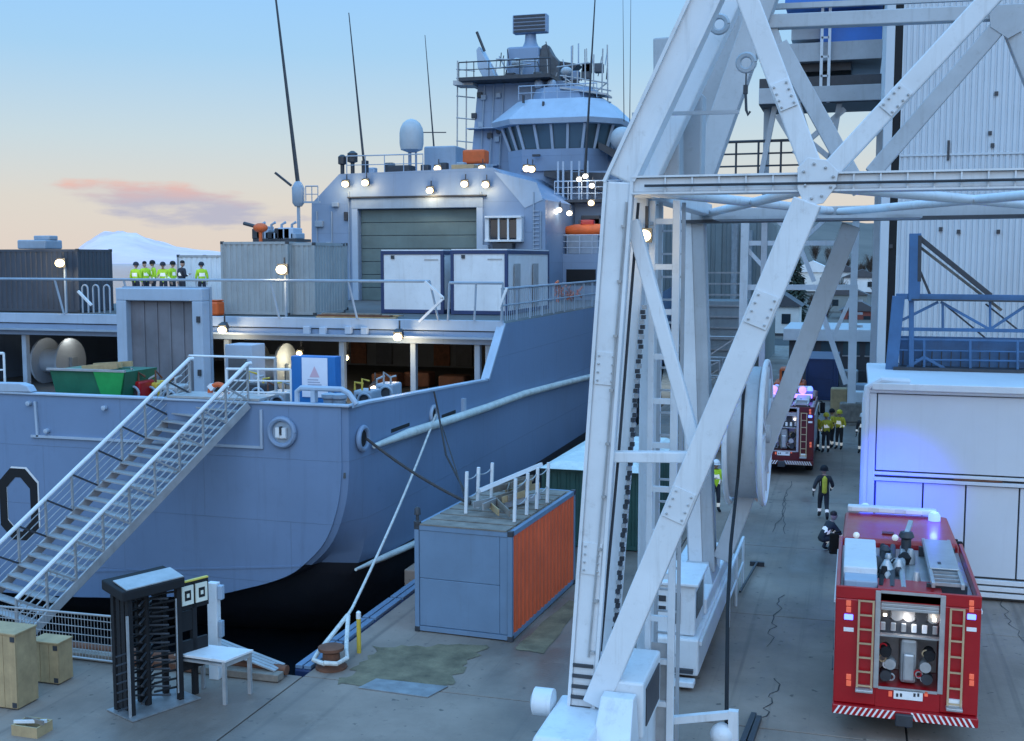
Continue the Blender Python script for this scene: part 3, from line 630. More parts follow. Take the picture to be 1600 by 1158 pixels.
# hangar roof fittings
ZR = face[2].z
railing(ship, [(hy(535, 262).x, 62.6, ZR+.02), (hy(655, 262).x, 62.6, ZR+.02)], 1.05, 2, 1.3, 'gpaint', .03)
for p, y, e in (((540, 287), 61.6, 25), ((571, 285), 61.6, 25), ((672, 297), 61.6, 35), ((726, 287), 61.6, 25), ((759, 288), 61.6, 25), ((684, 263), 63, 10), ((753, 263), 63, 10), ((823, 263), 63, 10), ((831, 264), 63, 0)):
    flood(ship, PY(*p, y), .2, e, True, aim=(0, -1, -.5))
for px, w, h in ((535, .5, 1.2), (551, .6, 1.4)):
    q = hy(px, 262, 63); part('pelorus', 'steeldark', ship, lambda b: b.lathe([(.12, ZR-.02), (.12, ZR+h*.5), (w*.5, ZR+h*.55), (w*.5, ZR+h*.9), (.1, ZR+h)], (q.x, 63, 0), 'z', 12), smooth=True)
pbox('roof_locker', 'steeldark', ship, (hy(605, 270, 64).x, 64, ZR+.0), (hy(640, 270, 64).x, 65, ZR+.6), bev=.05)
pbox('life_raft_rack', 'orange', ship, (PY(722, 250, 66).x, 66, PY(722, 256, 66).z), (PY(757, 250, 66).x, 67, PY(722, 234, 66).z), bev=.12)
pbox('raft_cradle', 'gpaint', ship, (PY(718, 250, 66).x, 65.9, ZR-.02), (PY(762, 250, 66).x, 67.1, PY(722, 257, 66).z), bev=.03)
pbox('roof_house', 'gpaint', ship, (PY(662, 250, 68).x, 68, ZR-.02), (PY(712, 250, 68).x, 70, PY(690, 228, 68).z), bev=.1)
pbox('roof_pallet', 'wood', ship, (PY(705, 266, 63.4).x, 63.4, ZR+.0), (PY(740, 266, 63.4).x, 64.2, ZR+.5), bev=.03)
# satellite dome
c = PY(643, 212, 66); rad = 19/26.0
part('satellite_dome', 'dome', ship, lambda b: b.lathe([(.25, -1.0), (rad*.9, -.85), (rad, -.5), (rad, .15), (rad*.92, .45), (rad*.7, .75), (rad*.38, .93), (.05, 1.0)], c, 'z', 24), smooth=True)
for dx in (-.12, .28): ptube('dome_post', 'super', ship, [(c.x+dx, 66, ZR-.02), (c.x+dx, 66, c.z-.9)], .11 if dx < 0 else .07)
# whip antennas
def whip(p0, p1, y, r, base=0.25):
    a, b = PY(*p0, y), PY(*p1, y)
    o = ptube('whip_antenna', 'steeldark', ship, [a, lerp(a, b, .35), b], [r, r*.75, r*.35], 6)
    return o
q = PY(466, 302, 60); 
part('antenna_tuner', 'gpaint', ship, lambda b: b.lathe([(.2, -.75), (.34, -.55), (.36, .3), (.2, .6), (.08, .7)], q, 'z', 12), smooth=True)
ptube('antenna_mast', 'gpaint', ship, [(q.x, 60, 6.31), (q.x, 60, q.z-.7)], .1)
whip((466, 290), (424, -60), 60, .13)
pbar('antenna_arm', 'steeldark', ship, PY(455, 290, 60), PY(430, 270, 60), .12); pbar('antenna_arm', 'gpaint', ship, PY(472, 316, 60), PY(500, 316, 60), .1)
railing(ship, [PY(478, 316, 60), PY(497, 316, 60)], .9, 2, .5, 'gpaint', .03)
whip((570, 268), (545, 20), 62.8, .085); pbox('antenna_base', 'steeldark', ship, (hy(566, 262, 62.8).x, 62.7, ZR-.02), (hy(574, 262, 62.8).x, 63, ZR+.8))
whip((678, 230), (664, 55), 68.5, .06); pbar('antenna_yard', 'steeldark', ship, PY(660, 207, 68.5), PY(697, 207, 68.5), .06)
whip((914, 272), (932, -40), 63, .09)
whip((975, 190), (973, -40), 68, .03); whip((984, 190), (986, -40), 68, .03)

# ---- bridge tower
YB = 75.0
tw = [PY(*p, YB) for p in ((716, 300), (722, 225), (738, 128), (880, 128), (900, 300))]
tower = MB().hexa([(tw[0].x, YB+.2, 6.3), (tw[4].x, YB+.2, 6.3), (tw[4].x, YB+12, 6.3), (tw[0].x, YB+12, 6.3)], [(tw[2].x, YB+1.2, tw[2].z), (tw[3].x, YB+1.2, tw[2].z), (tw[3].x, YB+9, tw[2].z), (tw[2].x, YB+9, tw[2].z)]).build('mast_house', 'super', ship)
for zz in (9, 12, 15, 17.5): pbox('house_seam', 'superlight', tower, (tw[0].x+.5, YB+.2, zz), (tw[0].x+1.2+.1*zz, YB+.45+zz*.03, zz+.06))
# bridge: an outward raked window ring on a base, under an overhanging roof
bc = V((PY(862, 200, YB-3).x, YB+1.5, 0)); 
def ring(hw, d, z, ch): return [V((bc.x-hw, bc.y+d*.6, z)), V((bc.x-hw, bc.y-d+ch, z)), V((bc.x-hw+ch, bc.y-d, z)), V((bc.x+hw-ch, bc.y-d, z)), V((bc.x+hw, bc.y-d+ch, z)), V((bc.x+hw, bc.y+d*.6, z))]
zb0, zb1, zb2, zr1, zr2 = PY(862, 266, YB-3).z, PY(862, 232, YB-3).z, PY(862, 194, YB-3).z, PY(862, 186, YB-3).z, PY(862, 150, YB-3).z
def loft(rings, m, name, parent, **k):
    b = MB(); n = len(rings[0]); vs = [p for r_ in rings for p in r_]; fs = [tuple(range(n))[::-1], tuple((len(rings)-1)*n+i for i in range(n))]
    for a in range(len(rings)-1):
        for i in range(n): fs.append((a*n+i, a*n+(i+1) % n, (a+1)*n+(i+1) % n, (a+1)*n+i))
    return b.add(vs, fs).build(name, m, parent, **k)
br = loft([ring(3.3, 4.2, zb0, 1.3), ring(3.35, 4.3, zb1, 1.3)], 'super', 'bridge', ship)
loft([ring(3.15, 4.1, zb1+.002, 1.3), ring(3.6, 4.6, zb2-.002, 1.5)], 'winglass', 'window_band', br)
lo, hi = ring(3.22, 4.17, zb1, 1.3), ring(3.72, 4.7, zb2, 1.5)
for i in range(5):
    n = (4, 2, 4, 2, 4)[i]
    for k in range(n+1):
        if k == n and i < 4: continue
        MB().bar(lerp(lo[i], lo[i+1], k/n), lerp(hi[i], hi[i+1], k/n), .16, .16).build('mullion', 'superlight', br)
loft([ring(4.25, 5.1, zb2+.002, 1.7), ring(4.35, 5.2, zr1, 1.7), ring(2.9, 3.4, zr2, 1.1)], 'superlight', 'bridge_roof', br)
loft([ring(2.2, 2.4, zr2+.002, .8), ring(1.9, 2.2, zr2+.9, .8)], 'super', 'roof_house', br)
for px, py in ((849, 165), (838, 243), (818, 155)): q = PY(px, py, bc.y-4.6 if py > 200 else bc.y-4.0); part('bridge_fitting', 'steeldark', br, lambda b: b.cb(q, (.5 if py > 200 else .12, .2, .14 if py > 200 else .5)))
for px in (848, 868): q = PY(px, 135, bc.y); part('searchlight', 'superlight', br, lambda b: b.ball(q+V((0, -1, 0)), .33, 12, 8), smooth=True)
# wing on starboard and small dome
MB().hexa([PY(935, 232, 72), PY(972, 255, 72), PY(972, 255, 76), PY(935, 232, 76)], [PY(935, 222, 72), PY(975, 240, 72), PY(975, 240, 76), PY(935, 222, 76)]).build('bridge_wing', 'steeldark', br)
c = PY(972, 217, 72); part('satellite_dome', 'dome', ship, lambda b: b.ball(c, .75, 18, 10), smooth=True)
ptube('dome_post', 'super', ship, [(c.x, 72, c.z-.6), (c.x, 72, zb0-1)], .15)
# lower bridge front down to the hangar roof
loft([ring(3.5, 4.0, 9, 1.3), ring(3.5, 4.0, zb0-.003, 1.3)], 'super', 'deckhouse', ship)
# mast top: platform, pedestal, radar panel
zt_ = tw[2].z
pbox('mast_platform', 'steeldark', ship, (PY(742, 130, 78).x, 74.5, zt_+.02), (PY(880, 130, 78).x, 83, zt_+.25))
cxr = PY(826, 40, 78).x
part('radar_pedestal', 'super', ship, lambda b: (b.box((cxr-1.3, 77, zt_+.26), (cxr+1.0, 79, PY(826, 76, 78).z)),), bev=.15)
part('radar_neck', 'super', ship, lambda b: b.lathe([(.6, PY(826, 76, 78).z+.003), (.42, PY(826, 66, 78).z), (.36, PY(826, 52, 78).z)], (cxr+.15, 78, 0), 'z', 14), smooth=True)
za, zbm = PY(828, 52, 77.6).z, PY(828, 23, 77.6).z; xa, xb = PY(802, 40, 77.6).x, PY(855, 40, 77.6).x
ra = pbox('radar_antenna', 'super', ship, (xa, 77.4, za), (xb, 78.1, zbm), bev=.06)
for k in range(5): z = za+(zbm-za)*(k+.5)/5; pbox('antenna_slat', 'steeldark', ra, (xa+.1, 77.34, z-.07), (xb-.1, 77.39, z+.07))
# dark sheeted shapes and scaffold round the mast head
def blade(pp, y, m='tarp', t=1.2): return MB().prism([PY(*p, y) for p in pp], (0, t, 0)).build('mast_shroud', m, ship, bev=.05)
blade([(758, 128), (746, 105), (744, 78), (748, 72), (753, 82), (762, 98), (778, 127)], 77.5, 'superlight')
blade([(836, 127), (846, 72), (853, 68), (862, 84), (872, 95), (874, 127)], 77.2)
blade([(870, 125), (872, 95), (905, 100), (880, 125)], 77.8, 'steeldark')
ptube('mast_pole', 'steeldark', ship, [PY(757, 80, 77.6), PY(745, 50, 77.6)], .1)
scaf = part('scaffold', 'galv', ship, lambda b: b.bar(PY(714, 132, 76), PY(745, 132, 76), .3, 1.6))
for x_ in (714, 728): MB().tube([PY(x_, 320, 76), PY(x_+1, 95, 76)], .05, 5).build('scaffold_pole', 'galv', scaf)
for y_ in (108, 122, 150, 184, 220): MB().tube([PY(713, y_, 76), PY(742, y_+3, 76)], .045, 5).build('scaffold_ledger', 'galv', scaf)
rs = random.Random(5)
sc2 = pbar('scaffold', 'galv', ship, PY(880, 140, 75), PY(952, 150, 75), .12, 1.8)
for x_ in (884, 893, 903, 915, 927, 940, 950): MB().tube([PY(x_, 165+rs.randint(-5, 5), 75), PY(x_+rs.randint(-2, 2), 95+rs.randint(-25, 25), 75)], .05, 5).build('scaffold_pole', 'galv', sc2)
for a_, b_ in (((870, 105), (920, 98)), ((875, 118), (950, 130)), ((880, 128), (955, 142)), ((885, 150), (955, 160)), ((890, 160), (950, 166)), ((880, 120), (935, 160)), ((905, 165), (950, 128)), ((760, 108), (830, 100)), ((775, 92), (840, 96))): MB().tube([PY(*a_, 75.2), PY(*b_, 75.2)], .05, 5).build('scaffold_ledger', 'galv', sc2)
for p, w, h in (((905, 140), 26, 7), ((925, 155), 30, 6), ((893, 128), 16, 6), ((940, 165), 22, 5)):
    a_, b_ = PY(p[0]-w/2, p[1]+h/2, 75.4), PY(p[0]+w/2, p[1]-h/2, 75.4); pbox('scaffold_board', ('steeldark', 'oldwood')[w % 2], sc2, (a_.x, 75.3, a_.z), (b_.x, 76.2, b_.z))
for a_, b_ in (((782, 128), (768, 100)), ((800, 126), (780, 88)), ((812, 126), (822, 92)), ((830, 126), (842, 88)), ((790, 126), (795, 75)), ((893, 100), (893, 72)), ((904, 100), (904, 68))): MB().tube([PY(*a_, 76.6), PY(*b_, 76.6)], .05, 5).build('mast_stay', 'superlight', ship)

# ---- starboard side galleries forward of the flight deck
YG = 66.0
gx0, gx1 = PY(847, 400, YG).x, XS-.02
zs = PY(890, 397, YG).z
pbox('side_house', 'super', ship, (gx0, YG, 6.31), (gx1, 74, zs))
a_, b_ = PY(885, 446, YG), PY(931, 421, YG); pbox('side_opening', 'black', ship, (a_.x, YG-.04, a_.z), (b_.x, YG-.005, b_.z))
railing(ship, [(gx0, YG+.1, zs), (gx1, YG+.1, zs)], 1.1, 3, .8, 'superlight', .03)
pbox('side_house', 'super', ship, (gx0+.8, YG+3, zs+.01), (gx1-1.2, 76, PY(890, 318, YG+3).z))
ztg = PY(890, 318, YG+3).z
pbox('gallery_deck', 'steeldark', ship, (gx0+.2, YG+2, ztg+.01), (gx1+.1, 77, ztg+.18))
railing(ship, [(gx0+.2, YG+2.1, ztg+.18), (gx1, YG+2.1, ztg+.18)], 1.1, 3, .9, 'superlight', .03)
pbox('side_house', 'super', ship, (gx0+.5, YG+5, ztg+.19), (gx1-1.8, 78, PY(890, 268, YG+5).z))
MB().hexa([PY(850, 275, YG+4), PY(948, 300, YG+4), PY(948, 300, YG+9), PY(850, 275, YG+9)], [PY(850, 268, YG+4), PY(950, 270, YG+4), PY(950, 270, YG+9), PY(850, 268, YG+9)]).build('gallery_roof', 'steeldark', ship)
for px in (872, 880, 893, 905, 918): q = PY(px, 300, YG+3.6); pbox('gallery_strut', 'superlight', ship, (q.x-.06, YG+3.55, ztg+.2), (q.x+.06, YG+3.65, ztg+2.6))
for k in range(14):
    q = PY(850+rs.random()*85, 325+rs.random()*68, YG+2.5); w, h = rs.uniform(.2, .6), rs.uniform(.3, .9)
    pbox('gallery_locker', rs.choice(['gpaint', 'steeldark', 'superlight', 'cavity']), ship, (q.x-w, YG+2.2, q.z-h/2), (q.x+w, YG+2.99, q.z+h/2), bev=.05)
for p, y, c_ in (((834, 315), 64.5, 0), ((852, 325), 64.8, 0), ((874, 328), 65, 0), ((890, 333), 65, 0), ((924, 317), 66, 1), ((860, 363), 65, 0), ((905, 280), 68, 0), ((925, 290), 68, 0), ((915, 275), 68, 0)):
    flood(ship, PY(*p, y), .16 if not c_ else .18, 8 if not c_ else 15, bool(c_), aim=(0, -1, -.3), name='deck_lamp')
# fast rescue boat on its cradle
bt = PY(912, 360, YG+.6); 
pbox('boat_cradle', 'gpaint', ship, (bt.x-.9, YG+.4, zs+.02), (bt.x+.9, YG+1.2, bt.z-.3))

# pipes, ladders, doors and boxes on the hangar and mast house
rd_ = random.Random(77)
for px in (497, 520, 547, 752, 834, 845):
    a, b = hy(px, 440), hy(px, 300 if 520 < px < 840 else 330); ptube('wall_pipe', 'gpaint', block, [(a.x, YH-.05, 6.4), (a.x, YH-.05, b.z)], .04, 6)
for k in range(16): q = hy(838, 330+k*6.5); pbox('ladder_rung', 'superlight', block, (q.x-.18, YH-.1, q.z-.02), (q.x+.18, YH-.06, q.z+.02))
for px, py, w, h in ((500, 350, .5, .35), (515, 385, .3, .5), (760, 390, .35, .5), (800, 400, .5, .4), (830, 420, .4, .9), (765, 420, .4, .3), (525, 320, .4, .25)):
    q = hy(px, py); pbox('wall_box', rd_.choice(['superlight', 'gpaint', 'steeldark']), block, (q.x-w/2, YH-.2, q.z-h/2), (q.x+w/2, YH-.002, q.z+h/2), bev=.02)
for px in range(580, 760, 28):
    q = PY(px, 266, 64.5); h = rd_.uniform(.3, .8); pbox('roof_vent', rd_.choice(['steeldark', 'gpaint', 'superlight']), ship, (q.x-.25, 64.4, ZR), (q.x+.25, 64.9, ZR+h), bev=.05)
for k in range(10): px, py = rd_.uniform(728, 790), rd_.uniform(140, 225); q = PY(px, py, YB+.1); ty = YB+.2+(q.z-6.3)/(tw[2].z-6.3)*1.0; pbox('house_box', rd_.choice(['steeldark', 'superlight', 'gpaint']), tower, (q.x-.15, ty-.2, q.z-.15), (q.x+.2, ty+.05, q.z+.2), bev=.02)
for px in (745, 760, 775): a = PY(px, 225, YB); ptube('house_pipe', 'gpaint', tower, [(a.x, YB+.55, 14), (a.x+.2, YB+1.1, zt_-.1)], .05, 5)
railing(ship, [(PY(742, 130, 78).x, 74.6, zt_+.25), (PY(880, 130, 78).x, 74.6, zt_+.25)], 1.0, 2, 1.0, 'steeldark', .035)
railing(br, [(bc.x-2.6, bc.y-3.1, zr2), (bc.x+2.6, bc.y-3.1, zr2)], .9, 2, .9, 'superlight', .03, name='roof_rail')
for k in range(26):
    a = PY(rd_.uniform(770, 950), rd_.uniform(88, 128), 76.5); l = rd_.uniform(.3, 1.3); ptube('mast_aerial', rd_.choice(['steeldark', 'superlight', 'galv']), ship, [a, a+V((rd_.uniform(-.25, .25), 0, l))], .035, 5)
for k in range(8):
    a = PY(rd_.uniform(785, 940), rd_.uniform(105, 128), 76.2); pbox('mast_box', rd_.choice(['steeldark', 'super', 'tarp']), ship, (a.x-.3, 76, a.z-.3), (a.x+.3, 76.6, a.z+.3), bev=.06)
for p in ((808, 98), (885, 112)): q = PY(*p, 76); part('mast_radome', 'dome', ship, lambda b: b.ball(q, .4, 14, 8, (1, 1, .8)), smooth=True)

# ================================================================== LOOSE THINGS ON THE SHIP
def corrug(b, p0, p1, z0, z1, pitch=0.28, depth=0.036, flip=1):
    p0, p1 = V(p0), V(p1); Lg = (p1-p0).length; d = (p1-p0)/Lg; nrm = V((d.y, -d.x, 0))*flip
    n = max(1, round(Lg/pitch)); st = Lg/n; vs = []; fs = []
    for i in range(n):
        for t, o in ((0, 0), (.25, 0), (.35, -depth), (.65, -depth), (.75, 0)):
            q = p0+d*(i+t)*st+nrm*o; vs += [V((q.x, q.y, z0)), V((q.x, q.y, z1))]
    q = p1; vs += [V((q.x, q.y, z0)), V((q.x, q.y, z1))]
    m = len(vs)//2
    for i in range(m-1): fs.append((2*i, 2*i+2, 2*i+3, 2*i+1) if flip > 0 else (2*i, 2*i+1, 2*i+3, 2*i+2))
    b.add(vs, fs)
def container(name, label, loc, rz, w, l, h, mend, mside, mframe, mroof=None, group=None, plain_end=False, cat='container'):
    t = thing(name, label, cat, loc, rz, group, local=True)
    mroof = mroof or mframe; f = .11
    for sx in (0, 1):
        for sy in (0, 1):
            x, y = (sx*(w-f)-w/2, sy*(l-f))
            pbox('corner_post', mframe, t, (x, y, .0), (x+f, y+f, h), bev=.01)
            for z in (0, h-.12): pbox('corner_casting', 'steeldark', t, (x-.006, y-.006, z-.004 if z else -.001), (x+f+.012, y+f+.012, z+.125), bev=.01)
    for y in (0.01, l-f-.01):
        for z in (.03, h-.13): pbox('end_rail', mframe, t, (-w/2+f, y, z), (w/2-f, y+f, z+.11))
    for x in (-w/2+.01, w/2-f-.01):
        for z in (.03, h-.13): pbox('side_rail', mframe, t, (x, f, z), (x+f, l-f, z+.11))
    for sg in (-1, 1):
        b = MB(); corrug(b, (sg*(w/2-.02), f, 0), (sg*(w/2-.02), l-f, 0), .14, h-.13, flip=sg); b.build('side_panel', mside, t)
    if plain_end:
        zc_ = .15+(h-.29)*.5
        pbox('end_plate', mend, t, (-w/2+f+.004, .03, .15), (w/2-f-.2, .075, zc_-.004), bev=.012); pbox('end_plate', mend, t, (-w/2+f+.004, .03, zc_+.004), (w/2-f-.2, .075, h-.14), bev=.012)
        pbox('end_strip', mend, t, (w/2-f-.194, .025, .15), (w/2-f-.004, .075, h-.14), bev=.012)
    else:
        b = MB(); corrug(b, (-w/2+f, .03, 0), (w/2-f, .03, 0), .14, h-.13, flip=1); b.build('end_panel', mend, t)
    b = MB(); corrug(b, (-w/2+f, l-.03, 0), (w/2-f, l-.03, 0), .14, h-.13, flip=-1); b.build('end_panel', mside, t)
    pbox('roof', mroof, t, (-w/2+f+.005, f+.005, h-.06), (w/2-f-.005, l-f-.005, h-.02))
    return t
FD = 6.304
def onfd(px, y): return V((PY(px, 470, y).x, y, FD))
def hgt(py, px, y, base=FD): return PY(px, py, y).z-base
p = onfd(398, 44.2)
container('grey_container', 'tall light grey corrugated container with machinery on its roof on the flight deck', p, 0, PY(450, 400, 44.2).x-PY(345, 400, 44.2).x, 6.0, hgt(377, 400, 44.2), 'greyc', 'greyc', 'greyc')
p2 = onfd(472, 44.6)
container('narrow_container', 'narrow light grey container beside the tall grey container on the flight deck', p2, 0, PY(493, 400, 44.6).x-PY(452, 400, 44.6).x, 3.0, hgt(379, 470, 44.6), 'greyc', 'greyc', 'greyc')
cz = p.z+hgt(377, 400, 44.2)
mach = thing('deck_machinery', 'cluttered grey pump unit standing on the tall grey container roof', 'machine', (PY(435, 375, 46).x, 46, cz))
b0 = pbox('skid', 'steeldark', mach, (PY(402, 375, 46).x, 45.6, cz), (PY(470, 375, 46).x, 47, cz+.12))
rs = random.Random(11)
for k in range(9):
    q = PY(405+k*7.2, 370, 46); w = rs.uniform(.12, .3); h = rs.uniform(.25, .62)
    pbox('engine_block', rs.choice(['gpaint', 'steeldark', 'superlight']), mach, (q.x-w, 45.7, cz+.121), (q.x+w, 46.6, cz+.121+h), bev=.04)
for k in range(4): q = PY(410+k*16, 365, 46); ptube('exhaust_pipe', 'gpaint', mach, [(q.x, 45.9, cz+.13), (q.x, 45.9, cz+.75), (q.x+.2, 45.9, cz+.85)], .06)
wc = thing('water_cannon', 'small orange and black deck crane head on the tall grey container roof', 'cannon', (PY(402, 370, 45).x, 45, cz))
q = PY(407, 356, 45); part('body', 'orange', wc, lambda b: b.ball(q, .26, 12, 8, (1.3, 1, .8)), smooth=True)
ptube('barrel', 'steeldark', wc, [q+V((-.2, 0, .05)), PY(381, 349, 45)], .08); ptube('stand', 'orange', wc, [(q.x, 45, cz), (q.x, 45, q.z-.1)], .08)
# white site cabins with navy frames
def cabin(label, pa, pb, y, l, top):
    xa, xb = PY(pa, 450, y).x, PY(pb, 450, y).x; t = thing('site_cabin', label, 'cabin', ((xa+xb)/2, y, FD), 0, 'white site cabins on the flight deck')
    h = PY((pa+pb)/2, top, y).z; f = .14
    for x in (xa, xb-f):
        for yy in (y, y+l-f): pbox('corner_post', 'navy', t, (x, yy, FD), (x+f, yy+f, h), bev=.01)
    for yy in (y, y+l-f):
        pbox('top_rail', 'navy', t, (xa+f, yy, h-.16), (xb-f, yy+f, h)); pbox('bottom_rail', 'navy', t, (xa+f, yy, FD+.02), (xb-f, yy+f, FD+.18))
    for x in (xa, xb-f):
        pbox('top_rail', 'navy', t, (x, y+f, h-.16), (x+f, y+l-f, h)); pbox('bottom_rail', 'navy', t, (x, y+f, FD+.02), (x+f, y+l-f, FD+.18))
    pbox('end_wall', 'white', t, (xa+f, y+.04, FD+.18), (xb-f, y+.1, h-.16)); pbox('back_wall', 'white', t, (xa+f, y+l-.1, FD+.18), (xb-f, y+l-.04, h-.16))
    for x in (xa+.04, xb-.10):
        n = 6
        for k in range(n): yy = y+f+(l-2*f)*k/n; pbox('wall_panel', 'white', t, (x, yy+.008, FD+.18), (x+.06, yy+(l-2*f)/n-.008, h-.16), bev=.008)
    pbox('roof', 'white', t, (xa+.03, y+.03, h+.001), (xb-.03, y+l-.03, h+.05))
    pbox('vent', 'steeldark', t, (xa+.5, y-.02, h-.35), (xa+.65, y+.035, h-.2)); pbox('nameplate', 'galv', t, (xb-.9, y+.02, h-.42), (xb-.25, y+.037, h-.36))
    return t
cabin('white site cabin with navy frame behind the zigzag rail bracket', 595, 693, 47.5, 5.0, 392)
t2 = cabin('white site cabin with navy frame showing its long louvred side, beside the hangar window', 704, 793, 47.2, 7.0, 391)
xb = PY(793, 450, 47.2).x
for k in range(2): pbox('side_door', 'galv', t2, (xb+.003, 48.2+k*3, FD+.25), (xb+.03, 49.1+k*3, FD+2.2), bev=.01)
p = PY(60, 470, 44); xa, xb_ = PY(-90, 450, 44).x, PY(123, 450, 44).x
dk = container('dark_container', 'dark slate container with a floodlight in front on the flight deck', ((xa+xb_)/2, 44, FD), 0, xb_-xa, 2.5, hgt(389, 60, 44), 'dkgreyc', 'dkgreyc', 'dkgreyc')
hz = FD+hgt(389, 60, 44)
un = pbox('ventilation_unit', 'gpaint', None, (PY(36, 385, 45).x, 44.6, hz), (PY(80, 385, 45).x, 45.8, hz+.42), bev=.06)
tag(un, 'low grey ventilation unit on the dark slate container roof', 'vent'); pbox('cowl', 'gpaint', un, (PY(55, 385, 45).x, 44.9, hz+.42), (PY(80, 385, 45).x, 45.5, hz+.62), bev=.04)
container('pale_container', 'pale weathered container partly hidden behind the tall grey container', (PY(320, 450, 50).x, 50, FD), 0, PY(362, 450, 50).x-PY(276, 450, 50).x, 2.5, hgt(398, 320, 50), 'white', 'white', 'galv')
ob = MB().cb((PY(331, 468, 43.2).x, 43.2, FD+.32), (.9, .6, .62)).build('orange_case', 'orange', bev=.1); tag(ob, 'orange equipment case on the flight deck beside the steel portal', 'case')
pbox('lid', 'orange', ob, (PY(331, 468, 43.2).x-.42, 42.93, FD+.631), (PY(331, 468, 43.2).x+.42, 43.47, FD+.68), bev=.02)
tb = thing('timber_stack', 'stack of old planks lying on the flight deck in front of the hangar', 'timber', (PY(560, 482, 43.5).x, 43.5, FD))
for k in range(9):
    x0_, x1_ = PY(500+rs.randint(0, 15), 482, 43.5).x, PY(600+rs.randint(0, 30), 482, 43.5).x
    pbox('plank', rs.choice(['oldwood', 'wood', 'rust']), tb, (x0_, 43.1+.22*(k % 4), FD+.07*(k//4)), (x1_, 43.3+.22*(k % 4), FD+.06+.07*(k//4)))
nets = thing('orange_net', 'heap of orange rope netting hung on the side rail of the flight deck', 'net', (XS-.2, 52, FD))
for k in range(14):
    q = PX(868+rs.random()*40, 447+rs.random()*14, XS-.12); ptube('net_rope', 'orange', nets, [q+V((rs.uniform(-.1, .1), rs.uniform(-.8, .8), rs.uniform(-.3, .3))) for _ in range(4)], .05, 5)
# skip, blue cabin with notice
sk = thing('waste_skip', 'green waste skip full of timber on the ship main deck', 'skip', (PY(135, 600, 30).x, 30, 3.1))
a_, b_, c_, d_ = PY(78, 582, 30).x, PY(195, 582, 30).x, PY(68, 580, 30).z, PY(195, 578, 30).z
zt = PY(135, 580, 30).z
MB().hexa([(a_+.5, 30.1, 3.11), (b_-.35, 30.1, 3.11), (b_-.35, 31.5, 3.11), (a_+.5, 31.5, 3.11)], [(a_, 30, zt), (b_, 30, zt), (b_, 31.7, zt), (a_, 31.7, zt)]).build('tub', 'skipdark', sk)
xm = PY(148, 582, 30).x
MB().prism([(xm, 29.96, zt), (b_+.02, 29.96, zt), (b_-.33, 30.02, 3.9), (xm+.45, 30.02, 3.9)][::-1], (0, -.04, 0)).build('side_plate', 'skip', sk)
pbox('rim', 'galv', sk, (a_-.05, 29.9, zt+.002), (b_+.05, 29.99, zt+.07))
for k in range(7): pbar('waste_timber', 'wood', sk, (a_+.6+rs.random(), 30.2+.2*k, zt+.03+.03*rs.random()), (b_-.2-rs.random()*.6, 30.2+.2*k, zt+.12+.06*rs.random()), .16, .05)
bk = thing('blue_booth', 'blue booth with a white notice on its door on the ship main deck', 'booth', (PY(490, 590, 30).x, 30, 3.1))
a_, b_ = PY(455, 590, 30).x, PY(524, 590, 30).x; zt = PY(490, 557, 30).z
pbox('body', 'bluec', bk, (a_, 30, 3.11), (b_, 30.4, zt), bev=.02)
q0, q1 = PY(472, 604, 29.97), PY(511, 557, 29.97); 
nt_ = pbox('notice', 'postp', bk, (q0.x, 29.97, q0.z-.3), (q1.x, 29.995, q1.z-.05))
qm = (q0.x+q1.x)/2; MB().add([(qm-.16, 29.964, q0.z+.28), (qm+.16, 29.964, q0.z+.28), (qm, 29.964, q0.z+.6)], [(0, 1, 2)]).build('printed_triangle', 'pinkprint', nt_)
for k in range(3): MB().add([(qm-.22, 29.964, q0.z+.05+.07*k), (qm+.22-.05*k, 29.964, q0.z+.05+.07*k), (qm+.22-.05*k, 29.964, q0.z+.08+.07*k), (qm-.22, 29.964, q0.z+.08+.07*k)], [(0, 1, 2, 3)]).build('printed_line', 'greyprint', nt_)
for k, z in enumerate((3.6, 4.2, 4.8)): pbox('hinge', 'navy', bk, (b_-.12, 29.95, z), (b_-.04, 29.998, z+.16))
rb = thing('rescue_boat', 'orange rescue boat on its cradle on the ship side house', 'boat', (bt.x, YG+.8, bt.z-.3))
part('boat_hull', 'orange', rb, lambda b: b.lathe([(.02, -1.5), (.22, -1.3), (.36, -.7), (.4, .2), (.36, 1.0), (.3, 1.2)], bt+V((.1, .2, 0)), 'x', 12), smooth=True)
part('bow_pad', 'steeldark', rb, lambda b: b.ball(bt+V((-1.3, .2, .1)), .2, 10, 6), smooth=True)
pbox('console', 'red', rb, (bt.x-.2, YG+.6, bt.z+.3), (bt.x+.6, YG+1.0, bt.z+.62), bev=.06)

